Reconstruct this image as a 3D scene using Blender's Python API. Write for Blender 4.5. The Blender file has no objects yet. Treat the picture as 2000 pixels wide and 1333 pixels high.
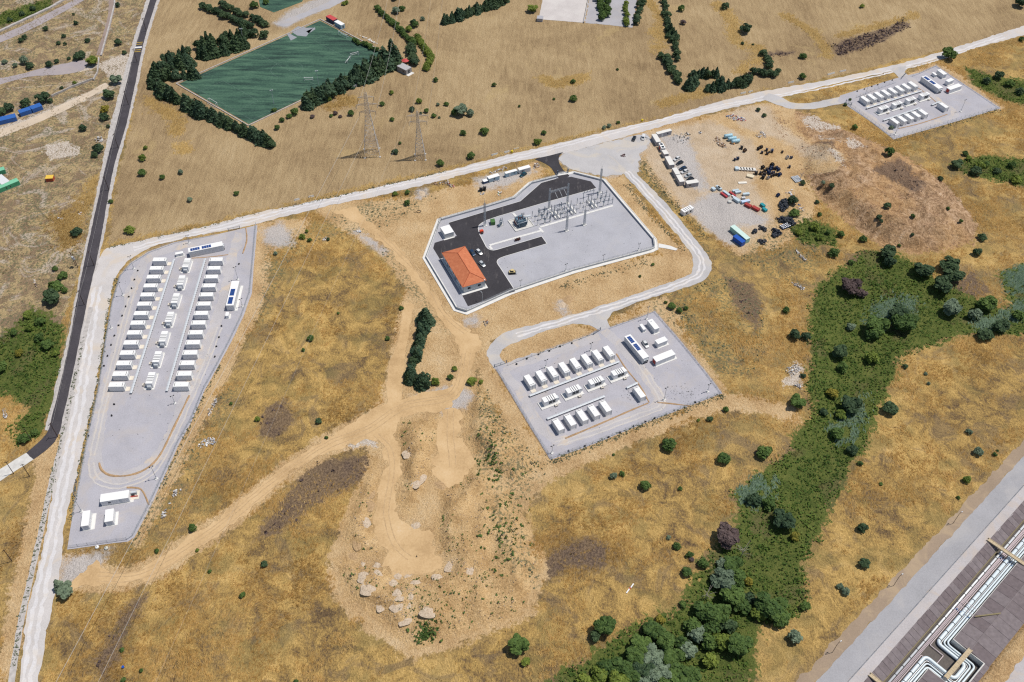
import bpy, bmesh, math, random
import numpy as np
from mathutils import Vector, Matrix, geometry
random.seed(7); RNG = np.random.default_rng(7)
SC = bpy.context.scene; COL = SC.collection
PI = math.pi
# ---------------------------------------------------------------- camera, sky, sun, exposure
FPX, PITCH, ROLL, CAMH = 1800.0, math.radians(46.73), math.radians(1.0), 294.56
_F = np.array([0, math.cos(PITCH), -math.sin(PITCH)]); _R0 = np.array([1.0, 0, 0]); _U0 = np.cross(_R0, _F)
_R = math.cos(ROLL)*_R0 + math.sin(ROLL)*_U0; _U = -math.sin(ROLL)*_R0 + math.cos(ROLL)*_U0
cd = bpy.data.cameras.new('camera'); cam = bpy.data.objects.new('camera', cd); COL.objects.link(cam)
cd.sensor_width = 36; cd.lens = FPX/2000*36; cd.clip_start = 1; cd.clip_end = 20000
cam.matrix_world = Matrix(((_R[0], _U[0], -_F[0], 0), (_R[1], _U[1], -_F[1], 0), (_R[2], _U[2], -_F[2], CAMH), (0, 0, 0, 1)))
SC.camera = cam
SUN_EL, SUN_AZ = math.radians(66.0), math.radians(17.0)      # azimuth counted from +X towards +Y
sun_dir = Vector((math.cos(SUN_EL)*math.cos(SUN_AZ), math.cos(SUN_EL)*math.sin(SUN_AZ), math.sin(SUN_EL)))
wd = bpy.data.worlds.new('World'); SC.world = wd; wd.use_nodes = True
wn = wd.node_tree; sky = wn.nodes.new('ShaderNodeTexSky'); sky.sky_type = 'NISHITA'; sky.sun_disc = False
sky.sun_elevation = SUN_EL; sky.sun_rotation = PI/2 - SUN_AZ; sky.altitude = 200
wn.nodes['Background'].inputs[1].default_value = 0.095
wn.links.new(sky.outputs[0], wn.nodes['Background'].inputs[0])
sl = bpy.data.lights.new('sun', 'SUN'); sl.energy = 4.6; sl.angle = math.radians(0.53); sl.color = (1, .95, .87)
so = bpy.data.objects.new('sun', sl); COL.objects.link(so); so.rotation_euler = sun_dir.to_track_quat('Z', 'Y').to_euler(); so.location = (200, 100, 400)
SC.view_settings.view_transform = 'Standard'; SC.view_settings.look = 'None'; SC.view_settings.exposure = -0.3; SC.view_settings.gamma = 1.0
SC.cycles.use_denoising = False; SC.cycles.filter_width = 1.25; SC.cycles.sample_clamp_indirect = 4; SC.cycles.max_bounces = 4; SC.cycles.diffuse_bounces = 2; SC.cycles.transparent_max_bounces = 8

# ---------------------------------------------------------------- placing: a point of the photograph -> a point of the ground
def ray(px, py):
    return _F*FPX + _R*(px-1000) + _U*(666.5-py)
def W(px, py, z=0.0):
    d = ray(px, py); t = (z-CAMH)/d[2]
    return np.array([d[0]*t, d[1]*t, z])
def W2(pts, z=0.0):
    return np.array([W(x, y, z)[:2] for x, y in pts])
def G(px, py, dz=0.0):
    z = 0.0
    for _ in range(5):
        p = W(px, py, z); z = float(H(np.array([p[0]]), np.array([p[1]]))[0])
    return Vector((p[0], p[1], z+dz))
def pxm(px, py):                       # image pixels for one metre at that ground point
    return 1.0/np.linalg.norm(W(px, py)-W(px+1, py))

# ---------------------------------------------------------------- node helpers
class NT:
    def __init__(s, name, rough=0.9, spec=0.2, metal=0.0):
        s.m = bpy.data.materials.new(name); s.m.use_nodes = True; s.t = s.m.node_tree
        s.b = s.t.nodes['Principled BSDF']; s.b.inputs['Roughness'].default_value = rough
        s.b.inputs['Metallic'].default_value = metal; s.b.inputs['Specular IOR Level'].default_value = spec
        s._pos = None
    def n(s, ty, **kw):
        o = s.t.nodes.new(ty)
        for k, v in kw.items(): setattr(o, k, v)
        return o
    def put(s, sock, v):
        if hasattr(v, 'is_output'): s.t.links.new(v, sock)
        elif isinstance(v, (tuple, list)) and len(v) == 3 and sock.type == 'RGBA': sock.default_value = (*v, 1)
        else: sock.default_value = v
    def pos(s):
        if s._pos is None: s._pos = s.n('ShaderNodeNewGeometry').outputs['Position']
        return s._pos
    def obj(s): return s.n('ShaderNodeTexCoord').outputs['Object']
    def mapped(s, vec, scale=(1, 1, 1), rot=0.0):
        m = s.n('ShaderNodeMapping'); s.put(m.inputs['Vector'], vec); m.inputs['Scale'].default_value = scale; m.inputs['Rotation'].default_value = (0, 0, rot)
        return m.outputs[0]
    def noise(s, scale, detail=3, rough=.55, vec=None, dist=0.0):
        o = s.n('ShaderNodeTexNoise')
        if vec is None: o.noise_dimensions = '2D'
        s.put(o.inputs['Vector'], s.pos() if vec is None else vec)
        o.inputs['Scale'].default_value = scale; o.inputs['Detail'].default_value = detail; o.inputs['Roughness'].default_value = rough; o.inputs['Distortion'].default_value = dist
        return o.outputs['Fac']
    def voro(s, scale, vec=None, feature='F1', out='Distance'):
        o = s.n('ShaderNodeTexVoronoi', feature=feature); s.put(o.inputs['Vector'], s.pos() if vec is None else vec); o.inputs['Scale'].default_value = scale
        return o.outputs[out]
    def attr(s, name):
        o = s.n('ShaderNodeAttribute'); o.attribute_name = name; return o.outputs['Fac']
    def math(s, op, a, b=0.0, c=0.0):
        o = s.n('ShaderNodeMath', operation=op); s.put(o.inputs[0], a); s.put(o.inputs[1], b); s.put(o.inputs[2], c); return o.outputs[0]
    def smooth(s, v, lo, hi, a=0.0, b=1.0):
        o = s.n('ShaderNodeMapRange', interpolation_type='SMOOTHSTEP'); s.put(o.inputs[0], v)
        o.inputs[1].default_value = lo; o.inputs[2].default_value = hi; o.inputs[3].default_value = a; o.inputs[4].default_value = b
        return o.outputs[0]
    def mix(s, f, a, b, mode='MIX'):
        o = s.n('ShaderNodeMix', data_type='RGBA', blend_type=mode); s.put(o.inputs[0], f); s.put(o.inputs[6], a); s.put(o.inputs[7], b); return o.outputs[2]
    def ramp(s, f, stops):
        o = s.n('ShaderNodeValToRGB'); s.put(o.inputs[0], f); e = o.color_ramp.elements
        while len(e) < len(stops): e.new(.5)
        for q, (p, c) in zip(e, stops): q.position = p; q.color = (*c, 1)
        return o.outputs[0]
    def col(s, v): s.put(s.b.inputs['Base Color'], v); s._c = v; return s
    def translucent(s, f=.45):
        tr = s.n('ShaderNodeBsdfTranslucent'); s.put(tr.inputs['Color'], s._c); mx = s.n('ShaderNodeMixShader'); mx.inputs[0].default_value = f
        out = s.t.nodes['Material Output']; s.t.links.new(s.b.outputs[0], mx.inputs[1]); s.t.links.new(tr.outputs[0], mx.inputs[2]); s.t.links.new(mx.outputs[0], out.inputs['Surface']); return s
    def bump(s, h, strength=.4, dist=.1):
        o = s.n('ShaderNodeBump'); s.put(o.inputs['Height'], h); o.inputs['Strength'].default_value = strength; o.inputs['Distance'].default_value = dist
        s.t.links.new(o.outputs[0], s.b.inputs['Normal']); return s
MATS = {}
def paint(name, c, rough=.6, spec=.3, metal=0.0, var=.12, scale=1.3, dirt=.15, dirtcol=(.3, .24, .17)):
    if name in MATS: return MATS[name]
    t = NT(name, rough, spec, metal); o = t.obj()
    k = t.noise(scale, 4, .6, o)
    a = tuple(x*(1-var) for x in c); b = tuple(min(.95, x*(1+var)) for x in c)
    cc = t.ramp(k, [(.3, a), (.7, b)])
    if dirt: cc = t.mix(t.smooth(t.noise(scale*.7+.2, 5, .7, o), .52, .8, 0, dirt), cc, dirtcol)
    t.col(cc); MATS[name] = t.m; return t.m

# ---------------------------------------------------------------- mesh helpers
class MB:
    def __init__(s): s.v = []; s.f = []
    def add(s, v, f):
        n = len(s.v); s.v += [tuple(map(float, p)) for p in v]; s.f += [tuple(i+n for i in q) for q in f]; return s
    def box(s, x0, y0, z0, x1, y1, z1):
        return s.add([(x0, y0, z0), (x1, y0, z0), (x1, y1, z0), (x0, y1, z0), (x0, y0, z1), (x1, y0, z1), (x1, y1, z1), (x0, y1, z1)],
                     [(0, 3, 2, 1), (4, 5, 6, 7), (0, 1, 5, 4), (1, 2, 6, 5), (2, 3, 7, 6), (3, 0, 4, 7)])
    def bbox(s, cx, cy, z0, w, d, h): return s.box(cx-w/2, cy-d/2, z0, cx+w/2, cy+d/2, z0+h)
    def cbox(s, x0, y0, z0, x1, y1, z1, c=.06):       # box with a chamfered top and chamfered upright edges
        def ring(z, i):
            a, b, p, q = x0+i, y0+i, x1-i, y1-i
            return [(a+c, b, z), (p-c, b, z), (p, b+c, z), (p, q-c, z), (p-c, q, z), (a+c, q, z), (a, q-c, z), (a, b+c, z)]
        v = ring(z0, 0)+ring(z1-c, 0)+ring(z1, c)
        f = [tuple(range(7, -1, -1)), tuple(range(16, 24))]
        for k in (0, 8):
            for i in range(8): j = (i+1) % 8; f.append((k+i, k+j, k+8+j, k+8+i))
        return s.add(v, f)
    def prism(s, poly, z0, z1):
        n = len(poly); v = [(x, y, z0) for x, y in poly]+[(x, y, z1) for x, y in poly]
        return s.add(v, [tuple(range(n-1, -1, -1)), tuple(range(n, 2*n))]+[(i, (i+1) % n, n+(i+1) % n, n+i) for i in range(n)])
    def tube(s, pts, r, n=6, cap=True, r1=None):
        P = [Vector(p) for p in pts]; rings = []; m = len(P)
        for i, p in enumerate(P):
            d = (P[min(i+1, m-1)]-P[max(i-1, 0)]).normalized()
            a = d.cross(Vector((0, 0, 1)) if abs(d.z) < .95 else Vector((1, 0, 0))).normalized(); b = a.cross(d)
            rr = r if r1 is None else r+(r1-r)*i/max(1, m-1)
            rings.append([p+a*rr*math.cos(2*PI*k/n)+b*rr*math.sin(2*PI*k/n) for k in range(n)])
        v = [q for g in rings for q in g]; f = []
        for i in range(m-1):
            for k in range(n): j = (k+1) % n; f.append((i*n+k, (i+1)*n+k, (i+1)*n+j, i*n+j))
        if cap: f += [tuple(range(n)), tuple((m-1)*n+k for k in range(n-1, -1, -1))]
        return s.add(v, f)
    def beam(s, a, b, t=.1): return s.tube([a, b], t*.7, 4)
    def cyl(s, x, y, z0, z1, r, n=12, r1=None): return s.tube([(x, y, z0), (x, y, z1)], r, n, True, r1)
    def lathe(s, prof, n=12, axis='z', c=(0, 0, 0)):
        v = []; f = []
        for r, h in prof:
            for k in range(n):
                a = 2*PI*k/n; p = (r*math.cos(a), r*math.sin(a), h)
                if axis == 'x': p = (p[2], p[0], p[1])
                if axis == 'y': p = (p[0], p[2], p[1])
                v.append((p[0]+c[0], p[1]+c[1], p[2]+c[2]))
        for i in range(len(prof)-1):
            for k in range(n): j = (k+1) % n; f.append((i*n+k, i*n+j, (i+1)*n+j, (i+1)*n+k))
        f += [tuple(range(n-1, -1, -1)), tuple((len(prof)-1)*n+k for k in range(n))]
        return s.add(v, f)
    def mesh(s, name, smooth=False):
        m = bpy.data.meshes.new(name); m.from_pydata(s.v, [], s.f)
        bm = bmesh.new(); bm.from_mesh(m); bmesh.ops.recalc_face_normals(bm, faces=bm.faces); bm.to_mesh(m); bm.free()
        if smooth: m.polygons.foreach_set('use_smooth', [True]*len(m.polygons))
        return m
def link(name, data, parent=None, mat=None):
    o = bpy.data.objects.new(name, data); COL.objects.link(o)
    if parent is not None: o.parent = parent
    if mat is not None and data is not None and not len(data.materials): data.materials.append(mat)
    return o
def tag(o, label=None, cat=None, group=None, kind=None):
    if label: o['label'] = label
    if cat: o['category'] = cat
    if group: o['group'] = group
    if kind: o['kind'] = kind
    return o
def thing(name, label, cat, loc=(0, 0, 0), rz=0.0, group=None, data=None, mat=None, scale=None):
    o = link(name, data, None, mat); o.location = loc; o.rotation_euler = (0, 0, rz)
    if data is None: o.empty_display_size = .3
    if scale is not None: o.scale = scale if hasattr(scale, '__len__') else (scale,)*3
    return tag(o, label, cat, group)
def part(name, mb, mat, parent, smooth=False):
    return link(name, mb.mesh(name, smooth) if isinstance(mb, MB) else mb, parent, mat)
# a kit is a list of (part name, mesh, [sub-kit]); placing it makes real objects that share mesh data
def kp(name, mb, mat, subs=(), smooth=False):
    me = mb.mesh(name, smooth) if isinstance(mb, MB) else mb
    if not len(me.materials): me.materials.append(mat)
    return (name, me, tuple(subs))
def place(kit, name, label, cat, loc, rz=0.0, group=None, scale=None):
    t = thing(name, label, cat, loc, rz, group, None, None, scale)
    for pn, me, subs in kit:
        o = link(pn, me, t)
        for sn, sm, _ in subs: link(sn, sm, o)
    return t
ORD = ['first', 'second', 'third', 'fourth', 'fifth', 'sixth', 'seventh', 'eighth', 'ninth', 'tenth', 'eleventh', 'twelfth', 'thirteenth', 'fourteenth', 'fifteenth', 'sixteenth', 'seventeenth', 'eighteenth', 'nineteenth', 'twentieth']
def nth(i):
    if i < 20: return ORD[i]
    tens = ['twenty', 'thirty', 'forty', 'fifty', 'sixty', 'seventy', 'eighty', 'ninety'][(i+1)//10-2]; u = (i+1) % 10
    return (tens[:-1]+'ieth') if u == 0 else tens+'-'+ORD[u-1]
# ---------------------------------------------------------------- polygons, distances, noise on arrays
def sdist(poly, X, Y, clampd=12.0):
    """signed distance (inside positive) from points to a polygon, cut at +-clampd"""
    poly = np.asarray(poly, float); out = np.full(X.shape, -clampd); lo = poly.min(0)-clampd; hi = poly.max(0)+clampd
    m = (X > lo[0]) & (X < hi[0]) & (Y > lo[1]) & (Y < hi[1])
    x, y = X[m], Y[m]
    if not x.size: return out
    best = np.full(x.shape, 1e9); ins = np.zeros(x.shape, bool); n = len(poly)
    for i in range(n):
        ax, ay = poly[i]; bx, by = poly[(i+1) % n]; dx, dy = bx-ax, by-ay; L = dx*dx+dy*dy+1e-9
        t = np.clip(((x-ax)*dx+(y-ay)*dy)/L, 0, 1); best = np.minimum(best, (x-ax-t*dx)**2+(y-ay-t*dy)**2)
        c = (ay > y) != (by > y)
        if dy != 0: ins ^= c & (x < (bx-ax)*(y-ay)/dy+ax)
    d = np.minimum(np.sqrt(best), clampd); out[m] = np.where(ins, d, -d); return out
def vnoise(x, y, seed=0):
    xi = np.floor(x).astype(int); yi = np.floor(y).astype(int); fx = x-xi; fy = y-yi
    def h(a, b):
        k = (a*374761393+b*668265263+seed*974711) & 0x7fffffff; k = ((k ^ (k >> 13))*1274126177) & 0x7fffffff
        return ((k ^ (k >> 16)) & 0xffff)/65535.0
    u = fx*fx*(3-2*fx); v = fy*fy*(3-2*fy)
    return (h(xi, yi)*(1-u)+h(xi+1, yi)*u)*(1-v)+(h(xi, yi+1)*(1-u)+h(xi+1, yi+1)*u)*v
def sstep(v, a, b):
    t = np.clip((v-a)/(b-a), 0, 1); return t*t*(3-2*t)
def spline(pts, step=2.0, closed=False):
    P = np.asarray(pts, float); n = len(P); out = []
    rng_ = range(n if closed else n-1)
    for i in rng_:
        g = (lambda k: P[k % n]) if closed else (lambda k: P[min(max(k, 0), n-1)])
        a, b, c, d = g(i-1), g(i), g(i+1), g(i+2); m = max(1, int(np.linalg.norm(c-b)/step))
        for k in range(m):
            t = k/m; out.append(.5*((2*b)+(c-a)*t+(2*a-5*b+4*c-d)*t*t+(3*b-a-3*c+d)*t**3))
    if not closed: out.append(P[-1])
    return np.array(out)
# ================================================================ the lie of the land
P_MOUND = W2([(1560, 285), (1640, 250), (1760, 300), (1850, 360), (1912, 440), (1895, 478), (1800, 498), (1725, 482), (1660, 440), (1600, 390), (1560, 335)])
P_SPOIL = [W2([(782, 822), (860, 812), (856, 850), (845, 900), (820, 980), (800, 1010), (780, 985), (783, 905), (775, 850)]),
           W2([(735, 880), (742, 950), (730, 1000), (735, 1050), (750, 1090), (690, 1075), (660, 1050), (690, 980)]),
           W2([(650, 1090), (750, 1110), (770, 1125), (870, 1118), (860, 1080), (850, 1040), (860, 960), (905, 935), (930, 905), (1000, 960), (1040, 1040), (1062, 1100), (1020, 1200), (900, 1240), (800, 1270), (730, 1200), (680, 1170)]),
           W2([(910, 800), (935, 740), (990, 840), (1060, 910), (1000, 950), (930, 890), (905, 860)])]
P_GULLY = [W2([(1580, 620), (1600, 548), (1655, 520), (1690, 488), (1740, 490), (1800, 522), (1850, 552), (1900, 580), (1950, 600), (2010, 575), (2030, 655), (1905, 652), (1830, 664), (1765, 690), (1745, 745), (1722, 790), (1708, 835), (1692, 870), (1660, 915), (1650, 950), (1622, 1000), (1602, 1050), (1565, 1110), (1585, 1160), (1550, 1200), (1500, 1215), (1470, 1255), (1480, 1300), (1460, 1380), (1040, 1380), (1075, 1320), (1150, 1280), (1215, 1235), (1290, 1200), (1325, 1190), (1370, 1110), (1410, 1050), (1445, 1005), (1428, 962), (1490, 920), (1538, 888), (1552, 840), (1592, 815), (1578, 760), (1584, 690)]),
           W2([(1948, 530), (2040, 500), (2040, 590), (1970, 585)]),
           W2([(1855, 318), (1930, 302), (2040, 318), (2040, 375), (1960, 355), (1880, 340)]),
           W2([(1885, 132), (1950, 150), (2040, 165), (2040, 215), (1960, 195), (1900, 165)])]
P_LGREEN = [W2([(-30, 690), (20, 640), (55, 600), (100, 612), (124, 640), (126, 700), (114, 760), (98, 805), (82, 850), (45, 868), (25, 832), (52, 800), (20, 775), (-30, 770)]),
            W2([(-40, 40), (60, 8), (110, -5), (95, 18), (40, 42), (-30, 62)])]
TRENCH = W2([(1600, 1460), (1740, 1305), (1850, 1190), (1935, 1105), (2020, 1010), (2130, 880), (2200, 1000), (2140, 1080), (2035, 1150), (1985, 1210), (1935, 1270), (1870, 1340), (1780, 1460)])
P_TRACKS = []
def H(x, y):
    z = 5.0*sstep(sdist(P_MOUND, x, y, 16), 0, 15)
    z = z*(.72+.55*vnoise(x/9, y/9, 3)) + sstep(z, .3, 2)*(1.9*(1-np.abs(2*vnoise(x/7, y/7, 4)-1))**2+1.1*(1-np.abs(2*vnoise(x/3.6, y/3.6, 5)-1)))
    sp = np.full(x.shape, -12.0)
    for p in P_SPOIL: sp = np.maximum(sp, sdist(p, x, y, 12))
    z = z + sstep(sp, 0, 6)*(1.8*vnoise(x/11, y/11, 8)+2.0*(1-np.abs(2*vnoise(x/6.5, y/6.5, 9)-1))**2+.9*(1-np.abs(2*vnoise(x/3.4, y/3.4, 10)-1)))
    gl = np.maximum(sdist(P_GULLY[0], x, y, 14), -14)
    z = z - 1.6*sstep(gl, 0, 13)
    v = (x-123.355)*math.sin(.7382)-(y-126.915)*math.cos(.7382); z = z - 3.4*sstep(v, -5.7, -4.1)*sstep(21.4-v, 0, 1.5)
    return z

# fields painted on the ground: what the soil and cover are (bare earth, mown stubble, gravel ...), as distances to the edges of each patch
FIELD = [W2([(312, -60), (1200, -120), (2300, -60), (2060, 38), (1870, 90), (1620, 152), (1500, 176), (1300, 229), (1100, 276), (1000, 299), (875, 332), (725, 367), (500, 414), (300, 464), (212, 480), (232, 333), (255, 250), (285, 80)])]
SCRUB = [W2([(-700, -150), (292, -150), (285, 30), (262, 85), (240, 180), (215, 270), (196, 340), (165, 490), (120, 640), (-500, 800)])]
DIRT = [W2([(612, 404), (700, 392), (800, 402), (846, 380), (900, 365), (1000, 345), (1045, 318), (1060, 340), (1000, 385), (860, 424), (820, 505), (880, 612), (915, 622), (985, 596), (1060, 572), (1105, 605), (1050, 622), (960, 655), (935, 690), (918, 745), (930, 770), (990, 850), (1050, 905), (1070, 930), (1010, 1000), (1050, 1080), (1062, 1120), (1030, 1200), (960, 1225), (880, 1262), (800, 1280), (745, 1240), (690, 1200), (655, 1150), (648, 1090), (690, 985), (735, 900), (715, 868), (650, 882), (560, 935), (500, 990), (450, 1030), (350, 1098), (290, 1136), (237, 1146), (150, 1150), (110, 1150), (122, 1090), (185, 1096), (215, 1116), (250, 1116), (312, 1088), (375, 1043), (437, 1003), (500, 952), (563, 904), (625, 862), (675, 832), (752, 788), (762, 730), (790, 595), (802, 560), (758, 490), (700, 452), (640, 425)]),
        W2([(503, 440), (600, 430), (590, 455), (545, 470), (522, 500), (515, 560), (500, 610), (470, 665), (440, 735), (400, 815), (360, 890), (320, 970), (290, 1020), (268, 1062), (255, 1050), (290, 985), (340, 890), (420, 725), (478, 612), (496, 540)]),
        W2([(1232, 268), (1300, 245), (1400, 225), (1505, 203), (1545, 215), (1550, 250), (1600, 300), (1640, 330), (1620, 350), (1560, 335), (1598, 400), (1565, 445), (1525, 480), (1440, 495), (1385, 445), (1330, 405), (1275, 345)]),
        W2([(930, 670), (955, 672), (962, 715), (1000, 780), (1074, 903), (1160, 872), (1330, 804), (1412, 772), (1480, 780), (1545, 800), (1560, 826), (1490, 800), (1400, 800), (1250, 855), (1130, 905), (1070, 935), (1010, 860), (950, 760)]),
        W2([(1190, 352), (1215, 350), (1250, 405), (1300, 460), (1340, 490), (1352, 528), (1270, 562), (1130, 610), (1085, 600), (1095, 575), (1290, 500), (1300, 478), (1240, 410)]),
        W2([(70, 900), (105, 850), (112, 895), (88, 1000), (48, 1180), (20, 1310), (-2, 1333), (22, 1190), (58, 1010), (78, 930)]),
        W2([(1000, 672), (1080, 640), (1160, 640), (1172, 648), (1100, 672), (985, 708), (978, 695)]),
        W2([(1196, 628), (1250, 600), (1300, 585), (1320, 610), (1340, 660), (1400, 745), (1411, 765), (1330, 668), (1281, 606)]),
        W2([(1770, 150), (1830, 125), (1850, 130), (1960, 210), (1950, 214), (1828, 130), (1778, 150)])]
GRAV = [W2([(1100, 300), (1200, 275), (1262, 262), (1275, 275), (1250, 300), (1245, 335), (1180, 345), (1112, 330), (1092, 312)]),
        W2([(1288, 262), (1345, 268), (1365, 320), (1385, 372), (1345, 366), (1310, 325)]),
        W2([(1335, 405), (1395, 375), (1440, 385), (1500, 430), (1490, 445), (1440, 440), (1455, 470), (1420, 480), (1370, 440)]),
        W2([(810, 775), (850, 765), (888, 752), (905, 760), (925, 778), (905, 800), (872, 806), (835, 790)]),
        W2([(512, 448), (545, 435), (570, 455), (575, 480), (545, 482), (515, 475)]),
        W2([(120, 1092), (185, 1080), (220, 1072), (190, 1110), (150, 1140), (118, 1140)]),
        W2([(905, 622), (930, 615), (935, 630), (910, 640)]), W2([(815, 372), (832, 368), (834, 382), (816, 388)]),
        W2([(720, 462), (755, 488), (752, 498), (722, 480), (690, 450)]),
        W2([(1085, 590), (1100, 585), (1110, 618), (1098, 615)]),
        W2([(925, 348), (1020, 330), (1050, 335), (990, 365), (940, 372)]),
        W2([(568, 20), (660, -20), (690, -20), (640, 15), (555, 55), (535, 45)])]
GREEN = P_GULLY+P_LGREEN+[W2([(1540, 440), (1590, 430), (1635, 445), (1640, 480), (1600, 480), (1560, 470)]), W2([(1790, 640), (1900, 640), (1850, 668), (1760, 690)])]
DIRT += [np.array([(123.355+math.cos(.7382)*u+math.sin(.7382)*v, 126.915+math.sin(.7382)*u-math.cos(.7382)*v) for u, v in ((-60, 20), (190, 20), (190, 26), (-60, 28))])]
DIRT += [W2([(612, 404), (700, 394), (860, 382), (1000, 345), (1045, 318), (1045, 352), (860, 424), (822, 505), (885, 612), (905, 645), (870, 640), (800, 560), (740, 485), (650, 432)]), W2([(880, 605), (1000, 578), (1125, 538), (1288, 495), (1352, 500), (1352, 530), (1270, 562), (1130, 612), (1000, 648), (940, 668), (900, 640)]), W2([(1186, 348), (1215, 345), (1252, 398), (1305, 455), (1345, 492), (1300, 500), (1240, 420)])]
DARK = [W2([(1622, 88), (1690, 66), (1740, 50), (1772, 38), (1776, 50), (1730, 78), (1690, 92), (1640, 110)]), W2([(1500, 103), (1550, 100), (1552, 107), (1505, 109)]),
        W2([(1045, 1112), (1072, 1085), (1110, 1062), (1160, 1048), (1190, 1075), (1185, 1105), (1120, 1110), (1080, 1130), (1050, 1148)]),
        W2([(600, 910), (640, 895), (720, 890), (735, 915), (700, 945), (620, 985), (540, 1040), (500, 1050), (560, 970)]),
        W2([(1420, 545), (1470, 555), (1490, 600), (1480, 640), (1440, 610)]), W2([(1650, 505), (1690, 490), (1720, 520), (1720, 545), (1660, 540)]),
        W2([(1850, 540), (1900, 530), (1940, 570), (1900, 585), (1860, 580)]), W2([(1750, 330), (1800, 380), (1780, 400), (1700, 350)]),
        W2([(1560, 270), (1610, 290), (1640, 330), (1610, 345), (1580, 320)]),
        W2([(520, 800), (560, 780), (575, 820), (540, 860), (505, 850)]), W2([(240, 1190), (285, 1165), (250, 1250), (200, 1333), (190, 1290)])]
PALE = [W2([(90, 285), (130, 278), (155, 290), (150, 305), (105, 312), (88, 300)]), W2([(150, 140), (245, 105), (258, 118), (248, 135), (238, 172), (225, 165), (195, 132)]),
        W2([(-40, 262), (60, 228), (150, 190), (208, 165), (212, 172), (120, 218), (0, 268), (-40, 285)]),
        W2([(670, 868), (700, 858), (738, 864), (735, 872), (700, 870), (675, 880)]), W2([(1568, 232), (1590, 225), (1610, 240), (1640, 250), (1600, 255), (1575, 248)]),
        W2([(1600, 265), (1625, 290), (1665, 300), (1680, 310), (1640, 290), (1610, 280)]), W2([(1610, 310), (1640, 330), (1645, 345), (1620, 325)]),
        W2([(1530, 750), (1560, 705), (1570, 720), (1565, 760)]), W2([(1645, 290), (1670, 288), (1690, 300), (1660, 310)])]
BEIGE = [W2([(1245, 272), (1300, 252), (1390, 236), (1420, 250), (1470, 275), (1490, 320), (1470, 360), (1500, 400), (1510, 440), (1450, 490), (1390, 448), (1335, 402), (1280, 340)]), W2([(1420, 215), (1500, 205), (1520, 240), (1590, 290), (1640, 330), (1600, 330), (1530, 275), (1450, 250)])]
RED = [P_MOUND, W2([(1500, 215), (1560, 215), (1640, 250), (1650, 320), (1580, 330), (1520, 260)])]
WEED = [W2([(520, 470), (600, 440), (700, 400), (800, 370), (850, 385), (780, 430), (700, 455), (620, 470), (560, 520), (520, 620), (500, 640)]),
        W2([(750, 480), (800, 530), (840, 600), (880, 650), (860, 640), (800, 570), (740, 490)]), W2([(940, 760), (1000, 850), (1060, 920), (1000, 1010), (1040, 1060), (1055, 1150), (1000, 1120), (960, 1000), (930, 880)]),
        W2([(1300, 560), (1450, 530), (1500, 620), (1480, 740), (1400, 730), (1320, 650), (1270, 600)]), W2([(1250, 300), (1290, 370), (1350, 440), (1400, 500), (1370, 500), (1300, 420), (1240, 340)]),
        W2([(1540, 400), (1620, 430), (1580, 560), (1500, 540), (1450, 500)]), W2([(300, 1000), (380, 850), (440, 760), (470, 740), (420, 850), (350, 1000), (240, 1090)]), SCRUB[0]]
LUSH = [W2([(600, 470), (700, 480), (770, 540), (770, 640), (750, 780), (640, 850), (560, 900), (500, 930), (420, 1000), (390, 980), (460, 800), (520, 640)]),
        W2([(500, 1000), (640, 930), (720, 890), (700, 970), (640, 1100), (660, 1190), (740, 1260), (850, 1300), (860, 1380), (60, 1380), (110, 1200), (300, 1150), (420, 1070)]),
        W2([(1640, 960), (1720, 820), (1800, 690), (2040, 650), (2040, 800), (1900, 950), (1760, 1100), (1600, 1260), (1480, 1330), (1560, 1180), (1600, 1060)]),
        W2([(1050, 1010), (1180, 930), (1300, 880), (1440, 900), (1420, 1020), (1330, 1170), (1180, 1260), (1000, 1340), (880, 1333), (900, 1260), (1040, 1210)])]

xs = np.concatenate([-np.geomspace(3600, 395, 14), np.arange(-384, 385, 1.6), np.geomspace(395, 3600, 14)])
ys = np.concatenate([-np.geomspace(3000, 20, 10), np.linspace(0, 96, 14), np.arange(100, 648, 1.6), np.geomspace(660, 4200, 16)])
GX, GY = np.meshgrid(xs, ys)
FLD = {}
def field(name, polys, cl=8.0):
    a = np.full(GX.shape, -cl)
    for p in polys: a = np.maximum(a, sdist(p, GX, GY, cl))
    FLD[name] = a
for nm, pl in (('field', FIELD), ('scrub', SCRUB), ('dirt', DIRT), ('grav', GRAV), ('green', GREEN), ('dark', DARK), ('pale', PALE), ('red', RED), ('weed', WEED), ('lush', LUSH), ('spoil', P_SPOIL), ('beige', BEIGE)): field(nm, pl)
GZ = H(GX.ravel(), GY.ravel()).reshape(GX.shape)
def look(name, x, y):
    i = np.clip(np.searchsorted(ys, y), 1, len(ys)-1); j = np.clip(np.searchsorted(xs, x), 1, len(xs)-1); return FLD[name][i, j]
nx, ny = len(xs), len(ys)
gm = bpy.data.meshes.new('ground')
gv = np.stack([GX, GY, GZ], -1).reshape(-1, 3)
gm.vertices.add(len(gv)); gm.vertices.foreach_set('co', gv.ravel())
I, J = np.meshgrid(np.arange(ny-1), np.arange(nx-1), indexing='ij'); a = (I*nx+J).ravel()
qd = np.stack([a, a+1, a+nx+1, a+nx], -1).astype(np.int32)
gm.loops.add(qd.size); gm.loops.foreach_set('vertex_index', qd.ravel()); gm.polygons.add(len(qd))
gm.polygons.foreach_set('loop_start', np.arange(0, qd.size, 4, dtype=np.int32)); gm.update(calc_edges=True)
gm.polygons.foreach_set('use_smooth', np.ones(len(qd), bool))
for nm, ar in FLD.items():
    at_ = gm.attributes.new(nm, 'FLOAT', 'POINT'); at_.data.foreach_set('value', ar.ravel().astype(np.float32))

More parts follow.
